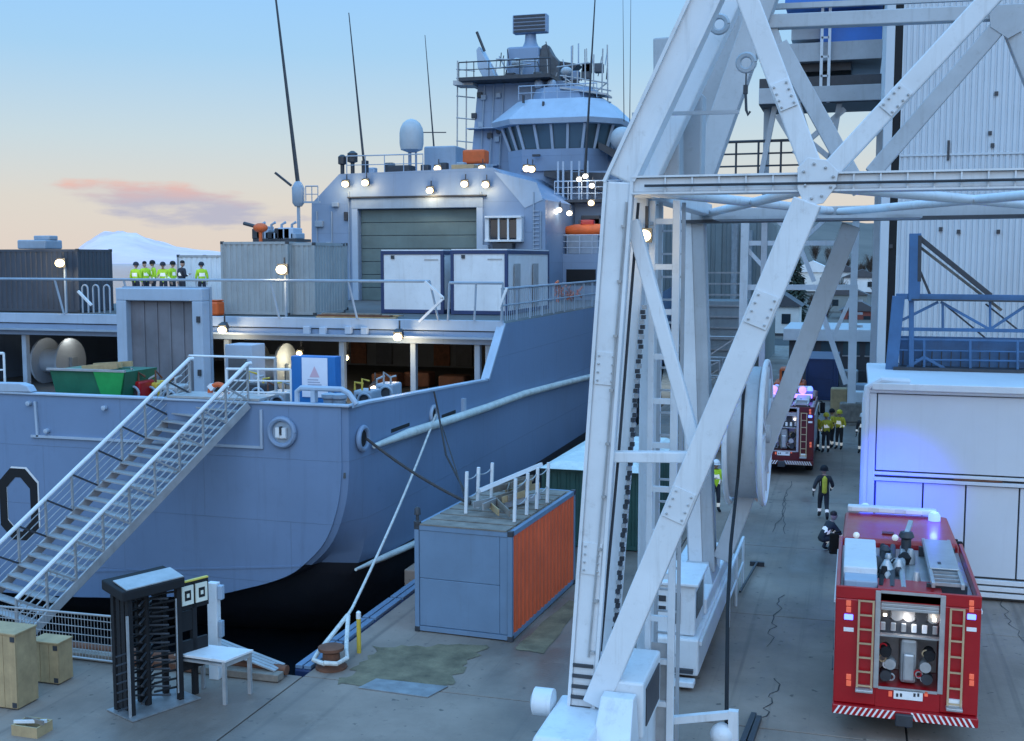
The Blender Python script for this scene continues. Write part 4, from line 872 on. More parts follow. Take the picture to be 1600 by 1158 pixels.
# ================================================================== GANGWAY STAIR
A = PY(28, 1000, 20.95); A.z = .12; B = PY(388, 636, 27.25); B.z = 4.93
dh = V((B.x-A.x, B.y-A.y, 0)).normalized(); nl = V((-dh.y, dh.x, 0)); WID = 2.45
gw = thing('gangway_stair', 'steep galvanised stair gangway with open treads leading from the quay up to the ship stern', 'gangway', (A.x, A.y, 0))
A2, B2 = A+nl*WID, B+nl*WID
run = (B-A)
for p, q in ((A, B), (A2, B2)):
    pbar('stringer', 'galv', gw, p-V((0, 0, .1)), q-V((0, 0, .1)), .22, .06, side=nl, bev=.008)
NT = 25
for i in range(NT):
    c = lerp(A, B, (i+.7)/NT)+V((0, 0, .0)); a_ = c+nl*.04; b_ = c+nl*(WID-.04)
    MB().bar(a_, b_, .035, .27, side=dh).build('tread', 'galv', gw)
for p, q, nm in ((A, B, 0), (A2, B2, 1)):
    up = V((0, 0, 1.0)); 
    hr = ptube('handrail', 'white', gw, [p+up, q+up, q+up+dh*.12], .055, 8)
    for k in range(1, 5): MB().tube([p+up*k/5, q+up*k/5], .012 if nm else .018, 5).build('safety_wire', 'galv', hr)
    n = 9
    for i in range(n+1):
        t = lerp(p, q, i/n); MB().bar(t, t+up, .05, .05).build('post', 'galv', hr)
        if i < n:
            t2_ = lerp(p, q, (i+1)/n); MB().bar(t+up*.97, t2_+up*.03, .045, .04, side=nl).build('brace', ('galv', 'steeldark')[nm], hr)
LP = B+dh*.02
pbox('landing', 'galv', gw, (B2.x-.2, 27.3, 4.93), (B.x+.3, 28.4, 4.99))
for x in (B2.x-.15, B.x+.25): pbox('landing_post', 'galv', gw, (x-.03, 28.3, 4.99), (x+.03, 28.36, 6.0))
ptube('landing_rail', 'white', gw, [(B2.x-.15, 28.33, 6.0), (B.x+.25, 28.33, 6.0)], .03)
lb = thing('lifebuoy', 'orange lifebuoy and rope hung at the head of the gangway stair', 'lifebuoy', (PY(340, 620, 28.2).x, 28.2, 5.0))
q = PY(342, 622, 28.25); part('ring', 'orange', lb, lambda b: b.torus(q+V((0, 0, .1)), .28, .075, 'y', 20, 8), smooth=True)
for k in range(4): a = k*math.pi/2+.78; pbar('ring_band', 'white', lb, q+V((.2*math.cos(a), -.02, .1+.2*math.sin(a))), q+V((.37*math.cos(a), -.02, .1+.37*math.sin(a))), .12, .17)

# ================================================================== MOORING
bl = PG(490, 1040); bl = V((QX+.35, bl.y, 0))
bo = thing('bollard', 'squat mooring bollard with white rope eyes at the quay corner', 'bollard', bl)
part('post', 'rust', bo, lambda b: b.lathe([(.34, 0), (.34, .04), (.2, .08), (.18, .34), (.28, .40), (.28, .46), (.12, .5)], bl, 'z', 16), smooth=True)
r1 = thing('mooring_rope', 'white mooring rope from the ship chock down to the quay bollard', 'rope', bl+V((0, 0, .2)))
ends = sag(bl+V((-.1, .25, .33)), ck2+V((.1, 0, 0)), .25, 14)
split = lerp(ends[0], ends[-1], .11)-V((0, 0, .05))
ptube('rope_line', 'rope', r1, [split]+ends[2:], .035, 8)
ptube('rope_eye', 'rope', r1, [split, bl+V((-.36, .1, .26)), bl+V((-.32, -.2, .2)), bl+V((0, -.34, .2))], .05, 8)
ptube('rope_eye', 'rope', r1, [split+V((.01, 0, 0)), bl+V((.2, .32, .30)), bl+V((.36, .02, .24)), bl+V((.26, -.27, .2)), bl+V((.0, -.35, .22))], .05, 8)
def rope(label, pts, r, m): o = MB().tube(pts, r, 7).build('mooring_rope', m, smooth=True); tag(o, label, 'rope'); return o
cj = V((-8.7, 26.6, 2.62))
rope('dark mooring rope from the round chock at the stern corner to the container roof', sag(ck+V((.12, 0, 0)), PG(735, 787, 2.64), .12), .04, 'darkrope')
rope('thin dark rope hanging in a bight from the bulwark beside the white rope', [sx_(678, 612, .1), sx_(684, 640, .25), lerp(sx_(690, 690, .6), PG(716, 770, 2.7), .3), PG(735, 785, 2.66)], .03, 'darkrope')
rope('thin dark rope hanging straight from the rubbing rail to the container roof', [sx_(690, 664, .36), lerp(sx_(690, 664, .36), PG(728, 783, 2.66), .5), PG(728, 784, 2.66)], .018, 'darkrope')

# ================================================================== QUAY CONTAINERS
cN, cL, cF = PG(800, 1004), PG(637, 998), PG(891, 930)
rz = -.03
wd = (cN-cL).length
cen = cN-V((math.cos(rz-.02), math.sin(rz-.02), 0))*wd/2
cc = container('quay_container', 'blue-grey container end with orange corrugated sides on the quay below the ship', (cen.x, cen.y, 0.002), rz-.02, wd, 5.1, 2.56, 'blugrey', 'orangec', 'blugrey', 'oldwood', plain_end=True)
base = V((cen.x, cen.y, 2.562)); cs, sn = math.cos(rz-.02), math.sin(rz-.02)
def onc(x, y, z=0): return base+V((x*cs-y*sn, x*sn+y*cs, z))
for k in range(8): y = .25+k*.6; pbar('roof_board', 'oldwood', cc, (-wd/2+.14, y, 2.56), (wd/2-.14, y, 2.56), .03, .5, side=(0, 1, 0))
pl = thing('plank_pile', 'untidy pile of grey planks on the quay container roof', 'timber', onc(.4, 2.4, .02))
for k in range(22):
    a = rs.uniform(-.6, .6); x, y = rs.uniform(-.1, .6), rs.uniform(1.3, 3.6); l = rs.uniform(.5, 1.1); z = .06+.018*k
    x = max(-.3, min(.62, x)); u = V((math.sin(a), math.cos(a), 0))*l*.6; c0 = onc(x, y)
    pbar('plank', rs.choice(['oldwood', 'oldwood', 'galv', 'wood']), pl, c0-u+V((0, 0, z+rs.uniform(-.02, .02))), c0+u+V((0, 0, z+rs.uniform(-.02, .1))), .16, .03, side=V((u.y, -u.x, 0)))
rk = thing('stanchion_frame', 'two rows of white stanchions standing on the quay container roof', 'frame', onc(.3, 2.2, .02))
tops = [(762, 740, -.45, 1.35), (787, 732, -.4, 2.0), (812, 727, -.3, 2.7), (806, 765, .95, .9), (832, 748, .98, 1.7), (852, 735, 1.0, 2.4), (878, 728, 1.02, 3.2)]
for px, py, x, y in tops:
    c0 = onc(x, y, .025); t_ = c0+V((.03, 0, 1.02)); MB().bar(c0, t_, .07, .07).build('stanchion', 'white', rk)
for i, j in ((0, 1), (1, 2), (3, 4), (4, 5), (5, 6)):
    for h in (.45, .9): p_, q_ = onc(tops[i][2], tops[i][3], h), onc(tops[j][2], tops[j][3], h); ptube('chain', 'galv', rk, sag(p_, q_, .08, 6), .015, 5)
pbar('beam', 'white', rk, onc(-.2, 1.6, .55), onc(.8, 3.4, .95), .1)
fig = part('twistlock_post', 'steeldark', None, lambda b: b.lathe([(.09, 0), (.09, .06), (.04, .08), (.04, .2), (.08, .22), (.07, .36), (.03, .4)], onc(-wd/2+.06, .06, 0), 'z', 10), smooth=True)
tag(fig, 'small dark lashing fitting on the corner of the quay container roof', 'fitting')
g1_ = PG(940, 872); container('green_container', 'dark green container with a pale lid standing behind the orange container', (-7.5, 33.4, .002), -.03, 3.1, 6.0, 2.4, 'greenc', 'greenc', 'greenc', 'fender')
lid = MB().hexa([(-9.05, 33.2, 2.41), (-5.9, 33.2, 2.41), (-5.75, 39.3, 2.41), (-8.9, 39.3, 2.41)], [(-8.5, 33.6, 2.6), (-6.2, 33.6, 2.6), (-6.1, 39, 2.6), (-8.4, 39, 2.6)]).build('container_cover', 'fender'); tag(lid, 'pale tarpaulin cover on the dark green container', 'cover')
yp = PG(561, 1020); ypo = thing('yellow_post', 'slim yellow guard post with a white cap beside the bollard', 'post', yp)
part('post', 'yellow', ypo, lambda b: b.lathe([(.05, 0), (.05, .78)], yp, 'z', 10), smooth=True); part('cap', 'white', ypo, lambda b: b.lathe([(.055, .781), (.055, .92), (.02, .95)], yp, 'z', 10), smooth=True)

# ================================================================== QUAY CORNER: FENCE, TURNSTILE, TABLE, CRATES
fa, fb = PG(200, 1046), PG(45, 1030); fa = V((fa.x, QY-.7, 0)); fb = V((fb.x-1.2, QY-.62, 0))
fe = thing('mesh_fence', 'temporary steel mesh fence panel between the crate and the turnstile', 'fence', fa)
ptube('frame', 'galv', fe, [fa, fa+V((0, 0, 1.12)), fb+V((0, 0, 1.05)), fb], .025, 6)
ptube('frame', 'galv', fe, [fa+V((0, 0, .12)), fb+V((0, 0, .12))], .025, 6)
b = MB(); n = 44
for i in range(1, n): p_ = lerp(fa, fb, i/n); b.tube([p_+V((0, 0, .12)), p_+V((0, 0, 1.1))], .006, 4, cap=False)
tag(b.build('wire', 'galv', fe), kind='stuff')
for k in range(5): z = .3+.17*k; ptube('horizontal_wire', 'galv', fe, [fa+V((0, 0, z)), fb+V((0, 0, z))], .01, 4)
for i in range(3): p_ = lerp(fa, fb, .02+i*.47); pbox('foot', 'steeldark', fe, p_+V((-.12, -.3, 0)), p_+V((.12, .3, .1)), bev=.02)
def crate(label, px0, px1, pyb, pyt, dep, mk='wood'):
    a_, b_ = PG(px0, pyb), PG(px1, pyb); h = PY((px0+px1)/2, pyt, a_.y).z
    t = thing('plywood_crate', label, 'crate', ((a_.x+b_.x)/2, a_.y, 0), 0, 'plywood crates at the stair foot')
    n = 3
    for k in range(n): x = a_.x+(b_.x-a_.x)*k/n; pbox('board', mk, t, (x+.004, a_.y, .03), (x+(b_.x-a_.x)/n-.004, a_.y+.03, h), bev=.005)
    pbox('side', mk, t, (a_.x, a_.y+.031, .03), (a_.x+.03, a_.y+dep, h)); pbox('side', mk, t, (b_.x-.03, a_.y+.031, .03), (b_.x, a_.y+dep, h)); pbox('back', mk, t, (a_.x+.031, a_.y+dep-.03, .03), (b_.x-.031, a_.y+dep, h))
    pbox('lid', mk, t, (a_.x-.02, a_.y-.02, h+.001), (b_.x+.02, a_.y+dep+.02, h+.035), bev=.005)
    for x in (a_.x+.1, b_.x-.1): pbox('runner', 'steeldark', t, (x-.05, a_.y+.02, 0), (x+.05, a_.y+dep-.02, .029))
    for (x, z) in ((a_.x+.06, h-.08), (b_.x-.06, h-.08), (a_.x+.06, .1), (b_.x-.06, .1)): pbox('corner_bracket', 'steeldark', t, (x-.05, a_.y-.012, z-.05), (x+.05, a_.y-.001, z+.05))
    return t
crate('tall plywood crate standing under the foot of the gangway stair', -30, 42, 1103, 992, .6)
crate('small plywood crate between the tall crate and the mesh fence', 50, 102, 1066, 1006, .45)
bx = thing('wooden_box', 'low open wooden box of scraps lying on the quay near the crates', 'box', PG(38, 1152))
q = PG(38, 1152)
pbox('front', 'wood', bx, q+V((-.28, 0, 0)), q+V((.28, .03, .2))); pbox('back', 'wood', bx, q+V((-.28, .4, 0)), q+V((.28, .43, .2))); pbox('end', 'wood', bx, q+V((-.28, .031, 0)), q+V((-.25, .399, .2))); pbox('end', 'wood', bx, q+V((.25, .031, 0)), q+V((.28, .399, .2)))
pbox('bottom', 'oldwood', bx, q+V((-.249, .031, .001)), q+V((.249, .399, .03))); pbar('scrap', 'white', bx, q+V((-.3, .1, .22)), q+V((.3, .25, .24)), .06, .03); pbar('scrap', 'oldwood', bx, q+V((-.2, .3, .22)), q+V((.35, .1, .27)), .08, .03)
# full height turnstile
t0 = PG(203, 1122); t1 = PG(332, 1078)
T = thing('turnstile', 'black full height turnstile with a slanted roof panel by the gangway', 'turnstile', t0)
du = V((t1.x-t0.x, t1.y-t0.y, 0)); Wt = du.length; du.normalize(); dn = V((-du.y, du.x, 0)); Ht = 2.3; DP = .5
def tp_(u, v, z): return t0+du*u+dn*v+V((0, 0, z))
def tbox(nm, m, u0, u1, v0, v1, z0, z1, dz=0, bev=0): return MB().hexa([tp_(u0, v0, z0), tp_(u1, v0, z0), tp_(u1, v1, z0+dz), tp_(u0, v1, z0+dz)], [tp_(u0, v0, z1), tp_(u1, v0, z1), tp_(u1, v1, z1+dz), tp_(u0, v1, z1+dz)]).build(nm, m, T, bev=bev)
U1 = Wt*.6
for u, v in ((.05, 0), (U1, 0), (.05, DP), (U1, DP), (U1*.5, DP), (Wt*.82, .1)): tbox('post', 'black', u-.05, u+.05, v-.05, v+.05, 0, Ht)
tbox('edge_post', 'galv', -.04, .0, -.07, -.03, 0, 2.0); tbox('edge_post', 'galv', U1-.1, U1-.07, -.07, -.055, .2, 2.1)
tbox('roof', 'black', -.14, U1+.1, -.12, DP+.12, Ht, Ht+.2, .12, .03); tbox('roof_sheet', 'galv', -.05, U1+.08, -.1, DP*.7, Ht+.205, Ht+.225, .1)
ax = tp_(U1*.5, DP*.5, 0)
MB().tube([ax, ax+V((0, 0, Ht))], .07, 10).build('rotor', 'black', T, smooth=True)
for k in range(12):
    z = .22+k*.175
    for a in (20, 110, 200, 290): ptube('rotor_arm', 'steeldark', T, [ax+V((0, 0, z)), ax+V((.44*math.cos(R(a)), .44*math.sin(R(a)), z))], .022, 6)
    ptube('comb_bar', 'black', T, [tp_(U1, 0, z+.08), tp_(U1*.55, .12, z+.08)], .022, 6); ptube('comb_bar', 'black', T, [tp_(.05, DP, z+.08), tp_(U1, DP, z+.08)], .022, 6)
    ptube('comb_bar', 'black', T, [tp_(.05, 0, z+.04), tp_(.05, DP, z+.04)], .02, 6)
    if k < 7: ptube('comb_bar', 'steeldark', T, [tp_(0, 0, z), tp_(-.26, -.02, z)], .018, 6)
for v in (.18, .34): tbox('cage_plate', 'black', .02, .06, v-.06, v+.06, .1, Ht)
tbox('cage_plate', 'black', U1*.1, U1*.3, DP-.02, DP+.02, .1, Ht); tbox('cage_plate', 'black', U1*.62, U1*.95, DP-.015, DP+.025, 1.3, Ht-.4)
tbox('base_plate', 'plate', -.1, U1+.3, -.25, DP+.15, .012, .035)
tbox('black_panel', 'black', U1+.06, Wt*.98, .05, .12, .55, 1.15); tbox('black_panel', 'black', U1+.06, Wt*.8, .06, .11, 1.35, 1.75)
tbox('sign_board', 'black', U1+.06, Wt*1.0, .05, .1, 1.78, 2.33); tbox('sign_rail', 'signy', U1+.06, Wt*1.0, .04, .11, 2.331, 2.36)
for k in range(2):
    u0 = U1+.11+(Wt-U1-.1)*.5*k; u1 = u0+(Wt-U1)*.36; tbox('sign', 'sign', u0, u1, .02, .049, 1.88, 2.26); um = (u0+u1)/2
    tbox('sign_symbol', 'black', um-.07, um+.07, .012, .019, 1.97, 2.17); tbox('sign_symbol', 'sign', um-.03, um+.03, .005, .011, 2.03, 2.11)
wp = PG(334, 1062); wpo = thing('card_reader_post', 'white metal card reader post beside the black turnstile', 'post', wp)
pbox('column', 'white', wpo, wp+V((-.11, 0, 0)), wp+V((.11, .16, 2.05)), bev=.01); pbox('reader', 'superlight', wpo, wp+V((.112, .02, 1.7)), wp+V((.22, .15, 2.0)), bev=.02); pbox('reader', 'gpaint', wpo, wp+V((.112, .02, .9)), wp+V((.20, .15, 1.25)), bev=.02)
tb0 = [PG(280, 1090), PG(352, 1101), PG(391, 1084), PG(318, 1075)]
tb_ = thing('white_table', 'white topped table with slim legs in front of the ship stern', 'table', tb0[1])
for p_ in tb0: pbar('leg', 'galv', tb_, p_, p_+V((0, 0, .86)), .07)
top = [p_+(p_-(tb0[0]+tb0[2])/2)*.12 for p_ in tb0]
MB().prism([V((p_.x, p_.y, .861)) for p_ in top], (0, 0, .05)).build('table_top', 'white', tb_, bev=.008)
pbar('apron', 'galv', tb_, tb0[0]+V((0, 0, .8)), tb0[1]+V((0, 0, .8)), .04, .09); pbar('apron', 'galv', tb_, tb0[1]+V((0, 0, .8)), tb0[2]+V((0, 0, .8)), .04, .09, side=(0, 0, 1))
# aluminium ramp lying over the edge next to the bollard
r0 = [PG(392, 1020), PG(455, 1050)]; ra_ = V((-12.2, QY+.0, .32)); 
rm = thing('boarding_plank', 'grey ribbed plank leaning at the quay edge between the table and bollard', 'plank', (-11.8, QY-.1, .2))
for k in range(4): pbar('slat', 'galv', rm, V((-13.0, QY-.35+.12*k, .62)), V((-11.35, QY-.35+.12*k, .19)), .03, .1, side=(0, 1, 0))

# working gear on the main deck behind the stern bulwark
rg = random.Random(19)
gear = [(205, 30.6, 'red', 'small red hydraulic pump unit on the main deck beside the skip'), (232, 31.2, 'yellow', 'yellow winch drum unit on the main deck beside the portal'), (262, 30.4, 'galv', 'galvanised pipe rack on the main deck by the stair head'), (400, 31.5, 'steeldark', 'dark compressor on the main deck beside the blue booth'), (430, 30.6, 'galv', 'grey wheeled welding set on the main deck beside the blue booth'), (566, 33.0, 'gpaint', 'low grey winch housing inside the starboard bulwark'), (600, 35.0, 'gpaint', 'second grey winch housing further along the starboard bulwark')]
for px, y, m_, lab in gear:
    c = PY(px, 600, y); t = thing('deck_gear', lab, 'machine', (c.x, y, 3.1)); h = rg.uniform(1.6, 1.95) if px < 500 else 1.5
    pbox('housing', m_, t, (c.x-.32, y, 3.101), (c.x+.32, y+.8, 3.1+h), bev=.06); pbox('panel', 'steeldark', t, (c.x-.2, y-.03, 3.1+h-.5), (c.x+.2, y-.001, 3.1+h-.12), bev=.02)
    part('flywheel', 'gpaint', t, lambda b: b.torus((c.x+.1, y-.08, 3.1+h*.8), .22, .04, 'y', 16, 6), smooth=True)
    for k in range(3): ptube('pipe', rg.choice(['rust', 'galv', 'yellow']), t, [(c.x-.3+.25*k, y+.1, 3.1+h), (c.x-.3+.25*k, y+.1, 3.1+h+rg.uniform(.1, .4)), (c.x-.1+.2*k, y+.3, 3.1+h+rg.uniform(.1, .3))], .035, 6)

# ================================================================== PORTAL CRANE
YN, YF = 17.0, 26.5
cr_ = thing('portal_crane', 'white portal crane striding over the quay beside the ship', 'crane', (-3.6, 21.7, 0))
def nb(name, p, q, w, d, y=YN, m='cranewhite', parent=None, bev=.02): return pbar(name, m, parent or cr_, PY(*p, y), PY(*q, y), w, d, side=(0, 1, 0), bev=bev)
KN = PY(967, 284, YN); ND = PY(1275, 286, YN); FT = PY(908, 1112, YN); ZBm = 9.72
def X(px, py, y, z=None): p = PY(px, py, y); return V((p.x, y, p.z if z is None else z))
# near frame
lg = pbar('leg', 'cranewhite', cr_, FT+V((0, .2, 0)), KN+V((0, .2, 0)), .36, .40, side=(0, 1, 0), bev=.03)
for s in (-1, 1): pbar('flange', 'cranewhite', lg, FT+V((s*.2, .02, 0)), KN+V((s*.2, .02, 0)), .05, .12, side=(0, 1, 0))
pbar('leg', 'cranewhite', cr_, FT+V((.0, 1.75, 0)), KN+V((0, 1.75, 0)), .36, .4, side=(0, 1, 0), bev=.03)
T0 = PY(1128, -60, YN)
pbar('upper_leg', 'cranewhite', cr_, KN+V((.03, .2, .03)), T0+V((0, .2, 0)), .42, .38, side=(0, 1, 0), bev=.03)
pbar('upper_leg', 'cranewhite', cr_, KN+V((.03, 1.75, .03)), T0+V((0, 1.75, 0)), .42, .38, side=(0, 1, 0), bev=.03)
for s in (-1, 1): pbar('upper_flange', 'cranewhite', cr_, KN+V((s*.22, .0, 0)), T0+V((s*.22, .0, 0)), .05, .1, side=(0, 1, 0))
nb('strut', (1262, 315), (932, 1098), .40, .34, YN+.05)
nb('upper_brace', (1268, 262), (1146, -60), .30, .26, YN+.1)
nb('upper_brace', (1298, 266), (1600, -60), .27, .24, YN+.1)
pbox('portal_beam', 'cranewhite', cr_, (KN.x+.2, YN+.0, ZBm-.04), (9.0, YN+.36, ZBm+.17), bev=.02)
pbox('beam_flange', 'cranewhite', cr_, (KN.x+.2, YN-.06, ZBm+.172), (9.0, YN+.42, ZBm+.2)); pbox('beam_flange', 'cranewhite', cr_, (KN.x+.2, YN-.06, ZBm-.07), (9.0, YN+.42, ZBm-.042))
gs = [(1246, 262), (1262, 246), (1292, 250), (1310, 268), (1306, 292), (1286, 318), (1258, 322), (1246, 296)]
MB().prism([PY(*p, YN-.09) for p in gs], (0, .02, 0)).build('gusset_plate', 'cranewhite', cr_, bev=.008)
nb('thin_brace', (988, 345), (1086, 695), .2, .18, YN+.25); 
pbar('tie_beam', 'cranewhite', cr_, PY(950, 713, YN+.16), PY(1090, 714, YN+.16), .16, .2, side=(0, 1, 0), bev=.015)
pbar('rod', 'cranegrey', cr_, PY(988, 179, YN+1), PY(1155, 175, YN+1), .055, .055)
# lashing eyes high on the leg
for p in ((1124, 38), (1166, 98)): part('lifting_eye', 'cranegrey', cr_, lambda b: b.torus(PY(*p, YN+1.2), .12, .045, 'y', 16, 6), smooth=True)
hk = thing('chain_hook', 'hook hanging on a thin chain from the white crane leg', 'hook', PY(1166, 178, YN+1.2))
ptube('chain', 'steeldark', hk, [PY(1166, 108, YN+1.2), PY(1165, 140, YN+1.2)], .012, 5); part('block', 'steeldark', hk, lambda b: b.cb(PY(1165, 140, YN+1.2), (.07, .05, .14)), bev=.01)
ptube('hook', 'steeldark', hk, [PY(1165, 145, YN+1.2), PY(1166, 172, YN+1.2), PY(1169, 180, YN+1.2), PY(1172, 174, YN+1.2)], .022, 6)
# cross members between the near and far frame
def depthbar(name, px, py, y0, y1, w, h, m='cranewhite'):
    p = PY(px, py, y0); pbox(name, m, cr_, (p.x-w/2, y0, p.z-h/2), (p.x+w/2, y1, p.z+h/2), bev=.02)
FK = V((-3.6, YF, 9.5)); FFt = X(1098, 890, YF); FN = X(1326, 345, YF)
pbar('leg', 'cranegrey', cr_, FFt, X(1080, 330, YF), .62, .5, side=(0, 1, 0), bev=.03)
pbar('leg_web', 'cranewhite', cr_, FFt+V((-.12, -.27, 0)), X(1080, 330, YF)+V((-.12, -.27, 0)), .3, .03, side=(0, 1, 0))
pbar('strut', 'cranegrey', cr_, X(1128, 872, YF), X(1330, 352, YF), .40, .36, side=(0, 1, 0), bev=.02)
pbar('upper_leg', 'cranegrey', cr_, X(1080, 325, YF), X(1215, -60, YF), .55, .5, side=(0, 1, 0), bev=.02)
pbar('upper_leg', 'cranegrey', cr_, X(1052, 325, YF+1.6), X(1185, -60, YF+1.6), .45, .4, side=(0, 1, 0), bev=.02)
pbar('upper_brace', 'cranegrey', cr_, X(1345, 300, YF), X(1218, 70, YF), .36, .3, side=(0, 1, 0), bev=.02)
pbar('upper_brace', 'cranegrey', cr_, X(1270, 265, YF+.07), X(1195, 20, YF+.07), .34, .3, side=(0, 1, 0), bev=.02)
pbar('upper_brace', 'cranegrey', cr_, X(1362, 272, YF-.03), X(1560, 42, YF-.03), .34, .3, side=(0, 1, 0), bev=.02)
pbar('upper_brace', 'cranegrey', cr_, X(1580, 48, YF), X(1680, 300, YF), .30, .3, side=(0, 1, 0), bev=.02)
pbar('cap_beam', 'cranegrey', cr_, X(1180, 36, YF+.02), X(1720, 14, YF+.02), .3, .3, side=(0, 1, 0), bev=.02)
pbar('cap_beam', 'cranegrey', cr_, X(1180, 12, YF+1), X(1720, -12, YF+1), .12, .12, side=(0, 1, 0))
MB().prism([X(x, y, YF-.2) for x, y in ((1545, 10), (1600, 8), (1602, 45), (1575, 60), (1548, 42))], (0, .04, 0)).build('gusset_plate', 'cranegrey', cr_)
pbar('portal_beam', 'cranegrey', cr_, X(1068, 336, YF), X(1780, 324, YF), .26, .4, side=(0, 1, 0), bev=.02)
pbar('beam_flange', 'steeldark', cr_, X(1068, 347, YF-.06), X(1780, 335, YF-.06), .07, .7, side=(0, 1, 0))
zc = ZBm+.02
for (xa, ya, xb, yb) in ((-3.2, 17.4, -.6, 26.2), (-.6, 17.4, -3.2, 26.2), (-.4, 17.4, 4.2, 26.2), (4.2, 17.4, -.4, 26.2), (8.6, 17.4, 4.4, 26.2)):
    ptube('wind_brace', 'cranewhite', cr_, [(xa, ya, zc), (xb, yb, zc+random.uniform(-.02, .02))], .085, 10)
for x in (-3.3, 4.3): pbox('side_beam', 'cranewhite', cr_, (x-.15, YN+.45, ZBm-.05), (x+.15, YF-.3, ZBm+.2), bev=.02)
pbox('sill_platform', 'cranegrey', cr_, (-2.9, 24.2, ZBm-.2), (1.2, 25.6, ZBm-.14))
# housing behind the near leg head
pbar('drive_housing', 'cranegrey', cr_, X(1046, 290, 19.2, ZBm), X(1044, 62, 19.2), .42, .5, side=(0, 1, 0), bev=.03)
pbar('drive_housing', 'cranegrey', cr_, X(1075, 292, 19.8, ZBm), X(1078, 150, 19.8), .5, .5, side=(0, 1, 0), bev=.03)
# access ladder tower
XL0, XL1, YL = X(1015, 700, 18.6).x, X(1052, 700, 18.6).x, 18.6
lad = pbox('ladder', 'cranewhite', cr_, (XL0-.05, YL, .0), (XL0+.05, YL+.1, ZBm-.08), bev=.01)
pbox('stile', 'cranewhite', lad, (XL1-.06, YL, .0), (XL1+.06, YL+.1, ZBm-.08), bev=.01)
for k in range(13): z = .5+k*.73; pbox('rung', 'cranewhite', lad, (XL0+.051, YL+.01, z), (XL1-.061, YL+.09, z+.09))
for x in (XL0, XL1): pbox('stile', 'cranegrey', lad, (x-.03, YL+.8, .0), (x+.03, YL+.86, ZBm-.08))
for k in range(24): z = .3+k*.385; pbox('rung', 'cranegrey', lad, (XL0+.031, YL+.81, z), (XL1-.031, YL+.85, z+.035))
pbox('ladder_screen', 'galv', lad, (XL0+.052, YL+.1, .25), (XL1-.062, YL+.12, 2.3))
pbox('cable_box', 'cranewhite', cr_, (XL0-.4, YL+1.2, .3), (XL0-.06, YL+1.5, ZBm-.1), bev=.02)
# black energy chain down the leg
ch = thing('cable_chain', 'dark segmented cable chain running down the back of the white crane leg', 'chain', FT+V((.45, 1.2, 0)))
c0, c1 = PY(955, 1040, 18.4), PY(1005, 480, 18.4)
for k in range(76): t = lerp(c0, c1, k/75)+V((.02*(k % 2), 0, 0)); MB().cb(t, (.07, .08, .066)).build('chain_link', 'steeldark' if k % 3 else 'galv', ch)
ch.location = c0; 
for o in ch.children: o.location = SP[o]-c0
# crane lamp
q = PY(1007, 368, 18.2); flood(cr_, q, .11, 4, True, aim=(0, -1, -.1), name='crane_lamp'); pbar('lamp_bracket', 'cranegrey', cr_, q+V((0, .3, .2)), V((XL0, 18.6, q.z+.2)), .05)
# near bogie
def gx(px, py, y): return PY(px, py, y)
bz = 1.55
bog = pbox('bogie', 'cranewhite', cr_, (-4.35, 15.6, .28), (-3.05, 18.9, 1.35), bev=.05)
MB().hexa([(-4.62, 15.3, .95), (-3.4, 15.3, .95), (-3.4, 17.6, .95), (-4.62, 17.6, .95)], [(-4.35, 15.7, 1.75), (-3.55, 15.7, 1.75), (-3.55, 17.4, 1.75), (-4.35, 17.4, 1.75)]).build('foot_box', 'cranewhite', bog, bev=.04)
pbox('motor_cover', 'cranewhite', bog, (-3.52, 16.9, 1.36), (-2.95, 18.5, 2.25), bev=.04)
pbox('cover_window', 'steeldark', bog, (-2.951, 17.1, 1.5), (-2.93, 18.3, 2.1))
pbox('foot_window', 'steeldark', bog, (-4.15, 15.28, 1.1), (-3.75, 15.42, 1.3))
MB().hexa([(-3.6, 16.0, 1.36), (-3.0, 16.0, 1.36), (-3.0, 16.85, 1.36), (-3.6, 16.85, 1.36)], [(-3.55, 16.6, 2.1), (-3.05, 16.6, 2.1), (-3.05, 16.85, 2.1), (-3.55, 16.85, 2.1)]).build('sloped_guard', 'cranewhite', bog, bev=.02)
part('wheel_hub', 'cranewhite', bog, lambda b: b.lathe([(.1, -.35), (.22, -.3), (.22, .0), (.1, .02)], (-4.4, 17.0, 1.75), 'x', 14), smooth=True)
for k in range(2):
    for y in (16.2, 18.2): pass
for y in (16.2, 17.3, 18.4): part('wheel', 'steeldark', bog, lambda b: b.lathe([(.1, -.12), (.3, -.12), (.33, -.1), (.33, .1), (.3, .12), (.1, .12)], (-3.7, y, .34), 'x', 18), smooth=True)
for k in range(5): z = FT.z+.05+k*.17; t = lerp(FT, KN, (z-FT.z)/(KN.z-FT.z)); pbox('step', 'steeldark', lg, (t.x-.17, YN-.06, z), (t.x+.15, YN-.021, z+.05))
arm = pbar('cable_guide_arm', 'cranewhite', cr_, PY(1018, 1128, 18.8), PY(1146, 1116, 18.8), .12, .12)
pbar('guide_bracket', 'cranewhite', arm, PY(1146, 1110, 18.8), PY(1146, 1168, 18.8), .16, .14)
part('guide_roller', 'cranewhite', arm, lambda b: b.ball(PY(1128, 1148, 18.8), .2, 12, 8), smooth=True)
for a_, b_ in (((1160, 1165), (1178, 1120)), ((1172, 1165), (1186, 1125))): o = pbar('rail_clamp', 'steeldark', cr_, PG(*a_)+V((0, 0, .05)), PG(*b_)+V((0, 0, .05)), .1, .08, side=(0, 0, 1))
